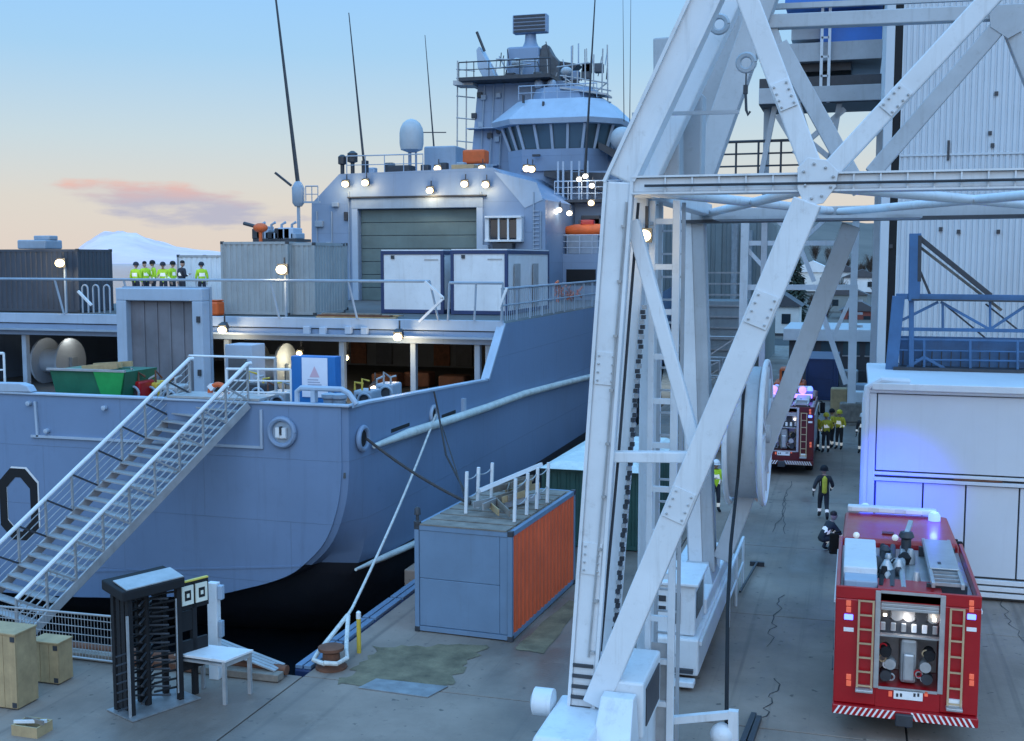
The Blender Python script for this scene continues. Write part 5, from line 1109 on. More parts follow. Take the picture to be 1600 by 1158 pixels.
# far bogie with its control cab
xb0, xb1 = -4.0, -2.88
b2 = pbox('bogie', 'cranewhite', cr_, (xb0, 22.9, .22), (xb1, 30.2, 1.0), bev=.05)
pbox('bogie_deck', 'cranewhite', b2, (xb0-.05, 24.6, 1.01), (xb1-.05, 29.8, 1.35), bev=.04)
cab = pbox('control_cab', 'cranewhite', b2, (xb0+.08, 23.05, 1.01), (xb1-.1, 24.55, 2.05), bev=.04)
pbox('cab_roof', 'cranewhite', cab, (xb0+.0, 22.95, 2.06), (xb1-.03, 24.65, 2.13), bev=.02)
pbox('cab_window', 'glass', cab, (xb1-.099, 23.2, 1.35), (xb1-.085, 24.2, 1.9)); pbox('cab_window', 'glass', cab, (xb0+.55, 23.03, 1.25), (xb0+.72, 23.048, 1.9)); pbox('cab_vent', 'steeldark', cab, (xb0+.16, 23.03, 1.7), (xb0+.42, 23.048, 1.82)); pbox('cab_vent', 'steeldark', cab, (xb0+.16, 23.03, 1.52), (xb0+.42, 23.048, 1.6))
pbox('buffer', 'steeldark', b2, (xb0+.1, 22.8, .3), (xb1-.1, 22.899, .38)); pbox('toe_board', 'cranewhite', b2, (xb0+.2, 22.6, .08), (xb1-.05, 22.88, .2), bev=.02)
pbox('side_rail', 'cranewhite', b2, (xb1, 23.0, .85), (xb1+.05, 30.0, .93))
for p in ((-3.75, 26.0), (-3.1, 27.4)): part('bollard_light', 'cranewhite', b2, lambda b: b.lathe([(.14, 1.351), (.14, 1.7), (.08, 1.78)], (p[0], p[1], 0), 'z', 12), smooth=True)
MB().hexa([(-3.75, 25.8, 1.351), (-2.95, 25.8, 1.351), (-2.95, 27.2, 1.351), (-3.75, 27.2, 1.351)], [(-3.6, 26.2, 1.75), (-3.1, 26.2, 1.75), (-3.1, 26.9, 1.75), (-3.6, 26.9, 1.75)]).build('leg_shoe', 'cranegrey', b2)
for y in (23.6, 25.2, 27.6, 29.4): part('wheel', 'steeldark', b2, lambda b: b.lathe([(.1, -.12), (.3, -.12), (.33, -.1), (.33, .1), (.3, .12), (.1, .12)], (-3.5, y, .34), 'x', 18), smooth=True)
pg = PG(1150, 945); railing(b2, [(-2.7, 27.0, .0), (-2.7, 30.5, 0)], 1.35, 2, 1.6, 'cranewhite', .035, name='guard_rail')
bs = thing('broom', 'long handled broom leaning on the crane bogie guard rail', 'broom', PG(1182, 884)); 
q0_, q1_ = PG(1183, 884), PG(1150, 930); pbar('handle', 'steeldark', bs, V((q1_.x+.1, q1_.y, .1)), V((q0_.x, q0_.y, .1)), .05); pbar('head', 'steeldark', bs, V((q0_.x-.2, q0_.y, .06)), V((q0_.x+.2, q0_.y, .06)), .12)
bs.location = q0_
for o in bs.children: o.location = SP[o]-q0_
# cable reel
rc = PY(1196, 676, YF); rx = rc.x; Rr = 1.62; rz0 = rc.z
reel = part('cable_reel', 'cranewhite', cr_, lambda b: b.torus((rx, YF, rz0), Rr, .06, 'x', 48, 8), smooth=True)
part('reel_drum', 'cranegrey', reel, lambda b: b.lathe([(.5, -.75), (1.5, -.72), (1.5, -.1), (.4, -.08)], (rx, YF, rz0), 'x', 40), smooth=True)
part('reel_rim', 'cranewhite', reel, lambda b: b.torus((rx-.75, YF, rz0), Rr, .06, 'x', 48, 8), smooth=True)
for k in range(16):
    a = 2*math.pi*k/16; MB().bar((rx, YF+.15*math.cos(a), rz0+.15*math.sin(a)), (rx, YF+Rr*math.cos(a), rz0+Rr*math.sin(a)), .07, .05, side=(1, 0, 0)).build('spoke', 'cranewhite', reel)
part('reel_hub', 'cranegrey', reel, lambda b: b.lathe([(.28, -.9), (.28, .12), (.15, .16)], (rx, YF, rz0), 'x', 16), smooth=True)
pbar('reel_arm', 'cranegrey', cr_, (rx-.85, YF, rz0), (-3.1, YF, rz0+.1), .3, .3)
pw = thing('power_cable', 'black power cable hanging from the crane cable reel to the quay guide', 'cable', PY(1136, 1146, 18.8))
ptube('cable', 'black', pw, [V((rx-.4, YF-.5, rz0+1.46)), V((rx-.4, YF-1.2, rz0+.98)), V((rx-.4, YF-1.53, rz0+.2)), V((rx-.45, YF-1.58, rz0-.8)), PY(1142, 850, 22.5), PY(1137, 950, 21.0), PY(1136, 1050, 19.6), PY(1135, 1142, 18.85)], .035, 7)

# ================================================================== HALL, SHED, BLUE GANTRY
YW = 44.0; hx = X(1392, 300, YW).x
hall = thing('assembly_hall', 'tall pale blue corrugated steel assembly hall beyond the white shed', 'building', (hx+8, YW, 0))
b = MB(); corrug(b, (hx+.25, YW, 0), (hx+24, YW, 0), 0, 26, pitch=.2, depth=.045); b.build('corrugated_wall', 'hallwall', hall)
b = MB(); corrug(b, (hx+.2, YW+60, 0), (hx+.2, YW+.3, 0), 0, 26, pitch=.2, depth=.045); b.build('corrugated_wall', 'hallwall', hall)
pbox('corner_flashing', 'hallwall', hall, (hx-.32, YW-.06, 0), (hx-.02, YW+.25, 26), bev=.02); pbox('corner_gap', 'black', hall, (hx-.02, YW+.03, 0), (hx+.25, YW+.2, 26))
pbox('core', 'indwall', hall, (hx+.3, YW+.12, 0), (hx+24, YW+60, 25.9))
pbox('roof', 'roofdk', hall, (hx-.4, YW-.3, 26.01), (hx+24.3, YW+60.3, 26.4)); pbox('sheet_joint', 'hallwall', hall, (hx+.25, YW-.03, 12.35), (hx+24, YW-.002, 12.42))
for p in ((1482, 235),): q = X(*p, YW-.05); pbox('vent_slot', 'steeldark', hall, (q.x-.04, YW-.05, q.z-.35), (q.x+.04, YW-.002, q.z+.35))
for p in ((1557, 146), (1547, 208), (1551, 227), (1560, 362), (1470, 358), (1498, 362), (1392, 385)): q = X(*p, YW-.05); pbox('wall_fitting', 'steeldark', hall, (q.x-.06, YW-.05, q.z-.07), (q.x+.06, YW-.002, q.z+.07))
YSd = 31.0; sxl = X(1363, 600, YSd).x; zs_ = X(1400, 597, YSd).z
shed = thing('white_shed', 'low white panelled shed lit blue by the fire engine beacon', 'shed', (sxl+4, YSd, 0))
pbox('core', 'steeldark', shed, (sxl+.12, YSd+.12, .02), (sxl+11, YSd+6.4, zs_-.3))
zm = X(1400, 744, YSd).z
pbox('upper_panel', 'shed', shed, (sxl+.15, YSd+.0, zm+.14), (sxl+11, YSd+.11, zs_-.32), bev=.01)
xs = [sxl+.15, X(1441, 800, YSd).x, X(1508, 800, YSd).x, X(1592, 800, YSd).x, sxl+7.4, sxl+9.2, sxl+11]
for a_, c_ in zip(xs, xs[1:]): pbox('lower_panel', 'shed', shed, (a_+.02, YSd+.03, .62), (c_-.02, YSd+.115, zm-.16), bev=.01)
pbox('rail_band', 'shed', shed, (sxl+.1, YSd-.06, zm-.13), (sxl+11, YSd+.06, zm-.04), bev=.01); pbox('rail_band', 'white', shed, (sxl+.1, YSd-.03, zm+.02), (sxl+11, YSd+.06, zm+.10), bev=.01)
q = X(1500, 745, YSd); pbox('rust_stain', 'rust', shed, (q.x-.15, YSd-.045, zm-.03), (q.x+1.0, YSd-.0, zm+.015))
for k, z in enumerate((.44, .27, .10)): pbox('skirt_board', 'white', shed, (sxl+.1, YSd-.02+.01*k, z), (sxl+11, YSd+.1, z+.12), bev=.01)
pbox('corner_trim', 'shed', shed, (sxl-.06, YSd-.05, .02), (sxl+.12, YSd+.14, zs_-.3), bev=.02)
for k in range(8): pbox('side_panel', 'greyc', shed, (sxl-.0, YSd+.16+k*.78, .02), (sxl+.1, YSd+.16+k*.78+.75, zs_-.32), bev=.01)
pbox('roof', 'shed', shed, (sxl-.1, YSd-.12, zs_-.29), (sxl+11.1, YSd+6.5, zs_-.08), bev=.04); pbox('gutter', 'white', shed, (sxl-.0, YSd-.2, zs_-.2), (sxl+11.1, YSd-.125, zs_-.02), bev=.02)
part('downpipe', 'shed', shed, lambda b: b.tube([(sxl+.9, YSd+.4, zs_-.02), (sxl+.2, YSd-.1, zs_+.05), (sxl-.12, YSd-.12, zs_-.15), (sxl-.15, YSd-.1, zs_-.5), (sxl-.15, YSd-.1, .1)], .09, 8), smooth=True)
YGt = 35.5
ga = thing('blue_gantry', 'blue steel gangway bridge stored on the white shed roof', 'gangway', X(1420, 585, YGt, zs_-.08))
def gb_(name, p, q, w, h=None, m='bluesteel', y=YGt): return pbar(name, m, ga, PY(*p, y), PY(*q, y), w, h or w, side=(0, 1, 0), bev=.01)
zroof = zs_-.08
pz = lambda px: PY(px, 585, YGt)
gb_('post', (1424, 588), (1424, 470), .14); gb_('mast', (1428, 470), (1430, 365), .32, .3)
gb_('mast_edge', (1436, 440), (1437, 368), .1, .32, 'steeldark')
gb_('jib', (1432, 368), (1548, 462), .14, .14, 'steeldark'); gb_('jib', (1436, 385), (1565, 485), .08, .1, 'oldwood', YGt+.3)
gb_('brace', (1436, 420), (1455, 465), .07, .07, 'steeldark')
gb_('top_chord', (1400, 463), (1800, 468), .16, .2, 'bluesteel'); gb_('top_shadow', (1424, 468), (1800, 474), .05, .4, 'steeldark')
gb_('mid_chord', (1398, 514), (1800, 520), .1); gb_('low_chord', (1395, 584), (1800, 590), .13, .5)
gb_('end_frame', (1392, 585), (1404, 463), .34, .3); gb_('handrail', (1405, 530), (1800, 536), .06); gb_('handrail', (1405, 547), (1800, 553), .04); gb_('handrail', (1430, 562), (1800, 567), .05)
for a_, b_ in (((1400, 505), (1466, 472)), ((1470, 472), (1545, 514)), ((1548, 514), (1612, 472)), ((1612, 472), (1680, 516)), ((1405, 582), (1444, 558)), ((1444, 558), (1490, 584))): gb_('diagonal', a_, b_, .08)
for a_, b_ in (((1475, 475), (1560, 545)), ((1540, 475), (1590, 515))): gb_('diagonal', a_, b_, .05, .05, 'steeldark', YGt+.5)
for x_ in (1473, 1547, 1622): gb_('strut', (x_, 514), (x_, 472), .07)
for x_ in (1444, 1516, 1590, 1660): gb_('post', (x_, 588), (x_, 532), .07)
pbox('side_plate', 'bluesteel', ga, (pz(1405).x, YGt+.4, zroof+.02), (pz(1800).x, YGt+.46, PY(1500, 528, YGt).z)); pbox('walkway', 'steeldark', ga, (pz(1395).x, YGt-.3, zroof+.001), (pz(1800).x, YGt+1.2, zroof+.09))
for k in range(26): x_ = 1410+k*15; a_ = PY(x_, 586, YGt+.3); pbox('baluster', 'steeldark', ga, (a_.x-.015, YGt+.28, zroof+.1), (a_.x+.015, YGt+.31, PY(x_, 548, YGt+.3).z))

# ================================================================== BACKGROUND YARD
# blue panelled tower platform left of the hall
YP = 52.0
tp2 = thing('access_tower', 'second crane upper works with a bright blue panel and dark walkway behind the white crane', 'tower', (X(1300, 600, YP).x, YP, 0))
def tb2(name, a, c, y0, y1, m): p, q = PY(*a, YP), PY(*c, YP); pbox(name, m, tp2, (p.x, YP+y0, q.z), (q.x, YP+y1, p.z), bev=.02)
tb2('blue_panel', (1282, 34), (1378, 68), 0, 4, 'skylift'); tb2('deck_edge', (1230, 70), (1378, 92), -.2, 4.2, 'cranegrey'); tb2('grey_panel', (1236, 36), (1281, 58), .4, 3, 'cranegrey')
tb2('walkway', (1188, 126), (1376, 160), -.5, 3, 'steeldark'); tb2('walkway_edge', (1188, 142), (1376, 159), -.7, -.51, 'cranegrey'); tb2('underside', (1240, 92), (1330, 108), .3, 4.0, 'steeldark')
tb2('roof_slab', (1230, -40), (1380, 8), -1, 5, 'skylift'); 
for x_ in (1284, 1296): p = PY(x_, 70, YP-.6); pbox('tower_leg', 'cranewhite', tp2, (p.x-.06, YP-.6, PY(x_, 160, YP-.6).z), (p.x+.06, YP-.5, PY(x_, -30, YP-.6).z))
for k in range(4): z = PY(1290, 60+30*k, YP-.6).z; pbox('tower_rung', 'cranewhite', tp2, (PY(1284, 70, YP).x, YP-.6, z), (PY(1296, 70, YP).x, YP-.55, z+.08))
for a_, b_ in (((1212, 160), (1186, 290)), ((1240, 160), (1262, 290)), ((1312, 160), (1290, 290)), ((1214, 180), (1262, 260)), ((1240, 200), (1300, 250)), ((1320, 170), (1240, 240))): pbar('lattice', 'cranegrey', tp2, PY(*a_, YP), PY(*b_, YP), .22)
for x_ in (1196, 1372): p = PY(x_, 290, YP+1); pbox('tower_post', 'cranegrey', tp2, (p.x-.13, YP+.9, 0), (p.x+.13, YP+1.2, PY(x_, 159, YP).z-.01))
rl = railing(tp2, [PY(1115, 280, YP), PY(1255, 277, YP)], 1.6, 3, 1.0, 'steeldark', .05)
pbox('walkway', 'cranegrey', tp2, (PY(1100, 285, YP).x, YP-.5, PY(1200, 290, YP).z), (PY(1330, 285, YP).x, YP+.6, PY(1200, 280, YP).z))
# lattice portal of a farther crane
YL2 = 63.0
lt = thing('lattice_portal', 'white lattice legs of a farther crane standing behind the fire engines', 'crane', (X(1250, 620, YL2).x, YL2, 0))
def lb_(nm, a, c, w, dy=0): pbar(nm, 'cranewhite', lt, PY(*a, YL2+dy), PY(*c, YL2+dy), w, w, side=(0, 1, 0))
lb_('post', (1165, 340), (1158, 640), .42); lb_('post', (1338, 340), (1334, 445), .35); lb_('post', (1334, 445), (1330, 640), .42)
lb_('beam', (1166, 380), (1336, 380), .25); lb_('beam', (1160, 449), (1332, 449), .28); lb_('brace', (1168, 390), (1205, 430), .2); lb_('brace', (1200, 330), (1235, 365), .2); lb_('brace', (1292, 340), (1262, 368), .2); lb_('brace', (1250, 386), (1272, 440), .22); lb_('brace', (1334, 385), (1300, 416), .2); lb_('brace', (1280, 475), (1322, 600), .28); lb_('brace', (1332, 460), (1304, 522), .2); lb_('brace', (1162, 470), (1190, 540), .2); lb_('brace', (1160, 540), (1150, 630), .2)
for k, z in enumerate((470, 490, 510)): lb_('rung', (1330, z), (1348, z), .12)
# dark blue container, low building with snow roof, grey works building, orange loader, clutter
p = PG(1258, 625); q = PG(1309, 625)
container('blue_container', 'dark blue container with its end towards the fire engines', ((p.x+q.x)/2, p.y, .002), 0, q.x-p.x, 6.0, 2.6, 'navy', 'navy', 'navy', plain_end=True)
lo_ = thing('low_building', 'low dark building with a snow covered flat roof behind the blue container', 'building', (2, 84, 0))
pbox('wall', 'roofdk', lo_, (-4.5, 84, 0), (7, 92, PY(1300, 533, 84).z)); rf = pbox('roof', 'roofsnow', lo_, (-4.9, 83.6, PY(1300, 533, 84).z+.01), (7.4, 92.4, PY(1300, 514, 84).z), bev=.05)
for k in range(5): x_ = -3.8+k*1.5; w_ = pbox('window', 'winglass', lo_, (x_, 83.95, 2.0), (x_+1.1, 83.999, 2.9)); pbox('sill', 'galv', w_, (x_-.05, 83.9, 1.9), (x_+1.15, 83.998, 1.99))
gr = thing('works_building', 'grey ribbed works building with pipes behind the crane legs', 'building', (-13, 95, 0))
b = MB(); corrug(b, (-20, 95, 0), (-7.2, 95, 0), 0, PY(1100, 345, 95).z, pitch=.9, depth=.15); b.build('ribbed_wall', 'indwall', gr)
pbox('core', 'indwall', gr, (-20, 95.2, 0), (-7.2, 110, PY(1100, 345, 95).z-.05)); pbox('annex', 'greyc', gr, (-12, 90, 0), (-8.2, 94.9, PY(1100, 470, 90).z), bev=.05)
for k in range(9): z = .8+k*.85; pbox('annex_slat', 'galv', gr, (-11.9, 89.9, z), (-8.3, 89.99, z+.12))
ptube('pipe', 'galv', gr, [(-9.5, 94.5, 0), (-9.5, 94.5, PY(1135, 350, 95).z)], .3); ptube('pipe', 'galv', gr, [(-8.3, 94.3, 0), (-8.3, 94.3, PY(1150, 360, 95).z)], .22)
ol = thing('orange_loader', 'small orange loader parked beside the blue container', 'loader', PG(1232, 635))
p = PG(1232, 638); pbox('body', 'orange', ol, p+V((-.9, 0, .5)), p+V((.9, 2.4, 1.5)), bev=.15); pbox('cab', 'orange', ol, p+V((-.6, .5, 1.5)), p+V((.7, 1.8, 2.3)), bev=.12); pbox('cab_glass', 'glass', ol, p+V((-.45, .48, 1.6)), p+V((.5, .499, 2.15)))
for dx in (-.85, .6):
    for dy in (.4, 1.8): part('wheel', 'tyre', ol, lambda b: b.lathe([(.15, 0), (.5, .02), (.5, .24), (.15, .26)], p+V((dx, dy, .5)), 'x', 16), smooth=True)
pbar('boom', 'orange', ol, p+V((.3, .2, 1.4)), p+V((1.6, -.3, 1.0)), .18, .2)
rs = random.Random(21)
sp_ = [(1082, 640), (1100, 655), (1118, 640), (1095, 690), (1120, 690), (1135, 650), (1320, 600), (1340, 620), (1352, 610), (1345, 585), (1310, 640), (1330, 650)]
for i, (px, py) in enumerate(sp_):
    g_ = PG(px, py+15); w, h, l = rs.uniform(.4, .8), rs.uniform(.7, 1.6), rs.uniform(.6, 1.2); m_, cn_ = [('galv', 'metal grey'), ('white', 'white'), ('gpaint', 'blue-grey'), ('steeldark', 'dark'), ('wood', 'plywood coloured'), ('oldwood', 'weathered brown')][i % 6]
    o = thing('pallet_load', cn_+[' boxed pallet load among the clutter behind the crane ladder', ' boxed pallet load beside the far lattice portal post'][px > 1250], 'pallet', g_, 0, ['pallet loads behind the crane legs', 'pallet loads by the far portal'][px > 1250])
    pbox('load', m_, o, g_+V((-w, 0, .14)), g_+V((w, l, .14+h)), bev=.08); pbox('pallet', 'oldwood', o, g_+V((-w-.05, -.05, 0)), g_+V((w+.05, l+.05, .139)), bev=.01)
for px, h in ((1100, 3.2), (1125, 4.5)):
    g_ = PG(px, 655); o = thing('scaffold_rack', ('low' if px == 1100 else 'tall')+' galvanised scaffold rack behind the crane legs', 'rack', g_)
    for dx in (-.8, .8):
        for dy in (0, 1.5): ptube('upright', 'galv', o, [g_+V((dx, dy, 0)), g_+V((dx, dy, h))], .06, 6)
    for k in range(4): ptube('ledger', 'galv', o, [g_+V((-.8, 0, h*(k+1)/4)), g_+V((.8, 0, h*(k+1)/4))], .05, 6); pbar('brace', 'galv', o, g_+V((-.8, 0, h*k/4)), g_+V((.8, 0, h*(k+1)/4)), .06)
gp = thing('green_panel', 'dark green slatted screen standing behind the white ladder', 'screen', PG(1120, 610))
# houses, trees and brush on the slope
def hillz(px, dist):
    t = (dist-150)/330; return -2.6+hillp(px)*hills(max(t, 0)) if dist > 152 else -.1
def onhill(px, dist): d = ray(px, 405); d.z = 0; d.normalize(); return V((d.x*dist, d.y*dist, hillz(px, dist)-.5))
D.objects.remove(gp)
hs = [(1215, 515, 136, 'housew', 'white gable house below the conifer on the slope', 5, 5), (1270, 425, 235, 'housew', 'white house with a dark roof high on the slope behind the crane strut', 9, 6), (1312, 432, 245, 'housew', 'pair gable white house further along the upper slope', 8, 5), (1348, 428, 238, 'roofsnow', 'pale flat house at the slope top near the hall', 7, 4.5), (1345, 500, 176, 'houser', 'dark red house close to the hall corner', 5, 4), (1180, 500, 190, 'houser', 'brown house among brush on the slope', 7, 5), (1322, 470, 200, 'indwall', 'grey house in the middle of the slope', 7, 4.5)]
for px, py, dist, m_, lab, w, h in hs:
    g_ = onhill(px, dist)+V((0, 0, .8))
    t = thing('house', lab, 'house', g_)
    pbox('foundation', 'roofdk', t, g_+V((-w/2+.1, .1, -10)), g_+V((w/2-.1, 6.9, 0))); pbox('wall', m_, t, g_+V((-w/2, 0, 0)), g_+V((w/2, 7, h*.62)))
    MB().prism([g_+V((-w/2-.4, -.3, h*.621)), g_+V((w/2+.4, -.3, h*.621)), g_+V((0, -.3, h))], (0, 7.6, 0)).build('roof', 'roofdk' if w != 9 else 'roofsnow', t)
    for k in (-1, 1): pbox('window', 'glass', t, g_+V((k*w*.22-.5, -.06, h*.22)), g_+V((k*w*.22+.5, -.005, h*.45)))
def conifer(px, py, dist, h, r, lab, m_='conifer', seed=0):
    g_ = onhill(px, dist); rr = random.Random(seed)
    t = thing('conifer_tree', lab, 'tree', g_)
    ptube('trunk', 'bark', t, [g_-V((0, 0, 4)), g_+V((0, 0, h*.95))], [r*.12, r*.02], 6)
    b = MB()
    for k in range(1600):
        u = rr.random()**.8; z = h*(.06+.94*u); a = rr.random()*6.283; ro = r*(1-u)**.8*rr.uniform(.35, 1.1)+.1
        c = g_+V((ro*math.cos(a), ro*math.sin(a), z)); s = rr.uniform(.25, .6)*(1.2-u*.6); e1 = V((math.cos(a)*s, math.sin(a)*s, -s*.35)); e2 = V((-math.sin(a)*s*.5, math.cos(a)*s*.5, rr.uniform(-.1, .1)))
        b.add([c-e2, c+e1, c+e2, c-e1*.3+V((0, 0, .15))], [(0, 1, 2), (0, 2, 3)])
    b.build('crown', m_, t)
conifer(1243, 562, 150, 10.5, 2.2, 'dark slender conifer beside the white gable house', seed=1)
conifer(1226, 560, 153, 7.0, 1.7, 'shorter dark conifer leaning into the tall conifer', seed=2)
conifer(1168, 500, 200, 9, 2.4, 'dark conifer beside the brown house', seed=5)
def bare(px, dist, h, lab, seed):
    rr = random.Random(seed); g_ = onhill(px, dist); t = thing('bare_tree', lab, 'tree', g_, group='bare trees on the slope')
    ptube('trunk', 'bark', t, [g_-V((0, 0, 2)), g_+V((0, 0, h*.6))], [.22, .1], 6)
    b = MB()
    for k in range(150):
        a = rr.random()*6.283; z0 = h*rr.uniform(.25, .6); l = h*rr.uniform(.2, .45); p_ = g_+V((rr.uniform(-.5, .5), rr.uniform(-.5, .5), z0)); q_ = p_+V((math.cos(a)*l*.7, math.sin(a)*l*.7, l*.8)); w = V((-math.sin(a), math.cos(a), 0))*.06
        b.add([p_-w, p_+w, q_], [(0, 1, 2)])
        for j in range(3): m2 = lerp(p_, q_, rr.uniform(.3, .9)); q2 = m2+V((rr.uniform(-.7, .7), rr.uniform(-.7, .7), rr.uniform(.2, .9))); b.add([m2-w*.6, m2+w*.6, q2], [(0, 1, 2)])
    b.build('crown', 'brush', t)
rs = random.Random(31)
for k in range(46): bare(rs.uniform(1060, 1390), rs.uniform(165, 330), rs.uniform(4, 7), 'leafless brown birch among the trees on the far slope', 100+k)

# bolted splices, stiffeners and conduits on the crane
def splice(p, q, t, w, l, y, m='cranewhite'):
    P, Q = PY(*p, YN), PY(*q, YN); c = lerp(P, Q, t); d = (Q-P); d.y = 0; d.normalize(); n = V((-d.z, 0, d.x)); c.y = y
    pl = MB().bar(c-d*l/2, c+d*l/2, w, .02, side=(0, 1, 0)).build('splice_plate', m, cr_, bev=.004)
    for i in (-1, 1):
        for k in range(4): e = c+d*l*(k-1.5)*.25+n*w*.36*i; MB().lathe([(.018, 0), (.018, -.022), (.01, -.026)], e+V((0, -.01, 0)), 'y', 6).build('bolt', 'galv', pl)
splice((908, 1112), (967, 284), .30, .30, .5, YN-.012); splice((908, 1112), (967, 284), .66, .30, .5, YN-.012)
splice((932, 1098), (1262, 315), .42, .34, .5, YN-.135); splice((932, 1098), (1262, 315), .80, .34, .5, YN-.135)
splice((1268, 262), (1146, -60), .35, .25, .4, YN-.045); splice((1298, 266), (1600, -60), .35, .22, .4, YN-.035)
for px, py in ((1256, 268), (1272, 256), (1290, 262), (1302, 276), (1258, 290), (1298, 292), (1268, 310), (1284, 306)): MB().lathe([(.022, 0), (.022, -.024), (.012, -.028)], PY(px, py, YN-.091), 'y', 6).build('bolt', 'galv', cr_)
for px in range(1040, 1600, 42):
    if 1230 < px < 1320: continue
    q = PY(px, 284, YN); pbox('beam_stiffener', 'cranewhite', cr_, (q.x-.012, YN-.045, ZBm-.041), (q.x+.012, YN-.001, ZBm+.171))
ptube('conduit', 'galv', cr_, [FT+V((.12, -.03, .9)), lerp(FT, KN, .5)+V((.12, -.03, 0)), KN+V((.12, -.03, -.3))], .018, 6)
ptube('conduit', 'steeldark', cr_, [FT+V((.24, .3, .9)), lerp(FT, KN, .5)+V((.24, .3, 0)), KN+V((.24, .3, -.3))], .025, 6)
for k in range(9): t = lerp(FT, KN, .12+k*.1); pbox('conduit_clip', 'galv', cr_, (t.x+.09, YN-.06, t.z-.02), (t.x+.15, YN-.002, t.z+.02))
ptube('conduit', 'steeldark', cr_, [(KN.x+.4, YN-.09, ZBm+.05), (1.0, YN-.09, ZBm+.04), (6, YN-.09, ZBm+.05)], .02, 6)

# ================================================================== FIRE ENGINES
Y0 = 21.3
TL, TR = PY(1304, 1000, Y0).x, PY(1532, 1000, Y0).x; TC = (TL+TR)/2
ZT = PY(1418, 924, Y0).z; ZBt = PY(1418, 1092, Y0).z
def rp(px, py, d=0.0): p = PY(px, py, Y0); return V((p.x, Y0-d, p.z))
def rbox(name, m, par, x0, y0, x1, y1, d0, d1, bev=.008):
    a, c = rp(x0, y1), rp(x1, y0); return pbox(name, m, par, (a.x, Y0-d1, a.z), (c.x, Y0-d0, c.z), bev=bev)
def engine():
    t = thing('fire_engine', 'red fire engine with open rear pump bay parked beside the white shed', 'fire engine', (TC, Y0+3, 0))
    YC = PG(1400, 842, ZT).y; YE = PG(1400, 803, ZT).y
    rd = .22
    # body as walls round the rear bay
    a, c = rp(1368, 1071), rp(1474, 934)
    body = pbox('body', 'red', t, (TL, Y0+1.0, .62), (TR, YC-.06, ZT-rd), bev=.03)
    pbox('rear_panel', 'red', body, (TL, Y0, .62), (a.x, Y0+.999, ZT-rd), bev=.02); pbox('rear_panel', 'red', body, (c.x, Y0, .62), (TR, Y0+.999, ZT-rd), bev=.02)
    pbox('rear_sill', 'red', body, (a.x, Y0, .62), (c.x, Y0+.999, a.z)); pbox('rear_header', 'red', body, (a.x, Y0, c.z), (c.x, Y0+.999, ZT-rd))
    for x0, x1 in ((TL, TL+.07), (TR-.07, TR)): pbox('roof_coaming', 'red', body, (x0, Y0+.05, ZT-rd+.001), (x1, YC-.06, ZT), bev=.015)
    pbox('roof_coaming', 'red', body, (TL, Y0, ZT-rd+.001), (TR, Y0+.049, ZT+.01), bev=.015)
    pbox('roof_deck', 'alu', body, (TL+.08, Y0+.06, ZT-rd+.002), (TR-.08, YC-.07, ZT-rd+.02))
    # bay
    bay = pbox('pump_bay', 'alu', t, (a.x+.01, Y0+.96, a.z+.01), (c.x-.01, Y0+.995, c.z-.01))
    for x in (a.x, c.x): pbox('bay_frame', 'alu', bay, (x-.045, Y0-.02, a.z-.04), (x+.045, Y0-.002, c.z+.04), bev=.006)
    pbox('bay_frame', 'alu', bay, (a.x+.046, Y0-.02, a.z-.05), (c.x-.046, Y0-.002, a.z)); pbox('bay_frame', 'alu', bay, (a.x+.046, Y0-.02, c.z), (c.x-.046, Y0-.002, c.z+.05))
    for k in range(5): z = c.z-.07-k*.065; pbox('shutter_slat', 'alu', bay, (a.x+.05, Y0+.02+.01*k, z), (c.x-.05, Y0+.05+.01*k, z+.06), bev=.01)
    w = c.x-a.x; rr = random.Random(8)
    zm = a.z+(c.z-a.z)*.52
    pbox('shelf', 'alu', bay, (a.x+.02, Y0+.1, zm), (c.x-.02, Y0+.94, zm+.03)); pbox('gauge_panel', 'steeldark', bay, (a.x+.03, Y0+.25, zm+.031), (c.x-.03, Y0+.3, zm+.28))
    for k in range(6):
        x = a.x+.1+(w-.2)*k/5.0; pbox('gauge', 'refwhite' if k in (3, 4) else 'alu', bay, (x-.045, Y0+.22, zm+.07), (x+.045, Y0+.249, zm+.23), bev=.02)
    pbox('pump', 'galv', bay, (a.x+w*.38, Y0+.2, a.z+.02), (a.x+w*.64, Y0+.9, zm-.05), bev=.06); pbox('pump_front', 'alu', bay, (a.x+w*.42, Y0+.12, a.z+.08), (a.x+w*.6, Y0+.199, zm-.3), bev=.04)
    for sx in (.18, .80):
        for k in range(3):
            q = V((a.x+w*sx+rr.uniform(-.05, .05), Y0+.22, a.z+.16+k*.22)); part('hose_coupling', ('steeldark', 'alu', 'black')[k % 3], bay, lambda b: b.lathe([(.05, -.12), (.1, -.12), (.11, 0), (.09, .02), (.09, .2), (.05, .22)], q, 'y', 14), smooth=True)
        for k in range(4): q = V((a.x+w*sx+rr.uniform(-.16, .16), Y0+.16, a.z+.08+rr.random()*.6)); part('valve_wheel', ('alu', 'red', 'brass', 'refwhite')[k], bay, lambda b: b.torus(q, .06, .016, 'y', 14, 6), smooth=True)
    for k in range(5): q = V((a.x+w*(.12+.19*k), Y0+.3, zm+.38)); part('hose_roll', ('steeldark', 'alu', 'galv')[k % 3], bay, lambda b: b.lathe([(.03, -.06), (.12, -.06), (.12, .06), (.03, .06)], q, 'y', 16), smooth=True)
    pbox('bay_light', 'lampc', bay, (a.x+.1, Y0+.12, c.z-.46), (a.x+.16, Y0+.16, c.z-.42)); pbox('bay_light', 'lampc', bay, (c.x-.16, Y0+.12, zm+.34), (c.x-.1, Y0+.16, zm+.4))
    light(bay, (TC, Y0+.25, c.z-.5), 6, (1, .95, .9), .1)
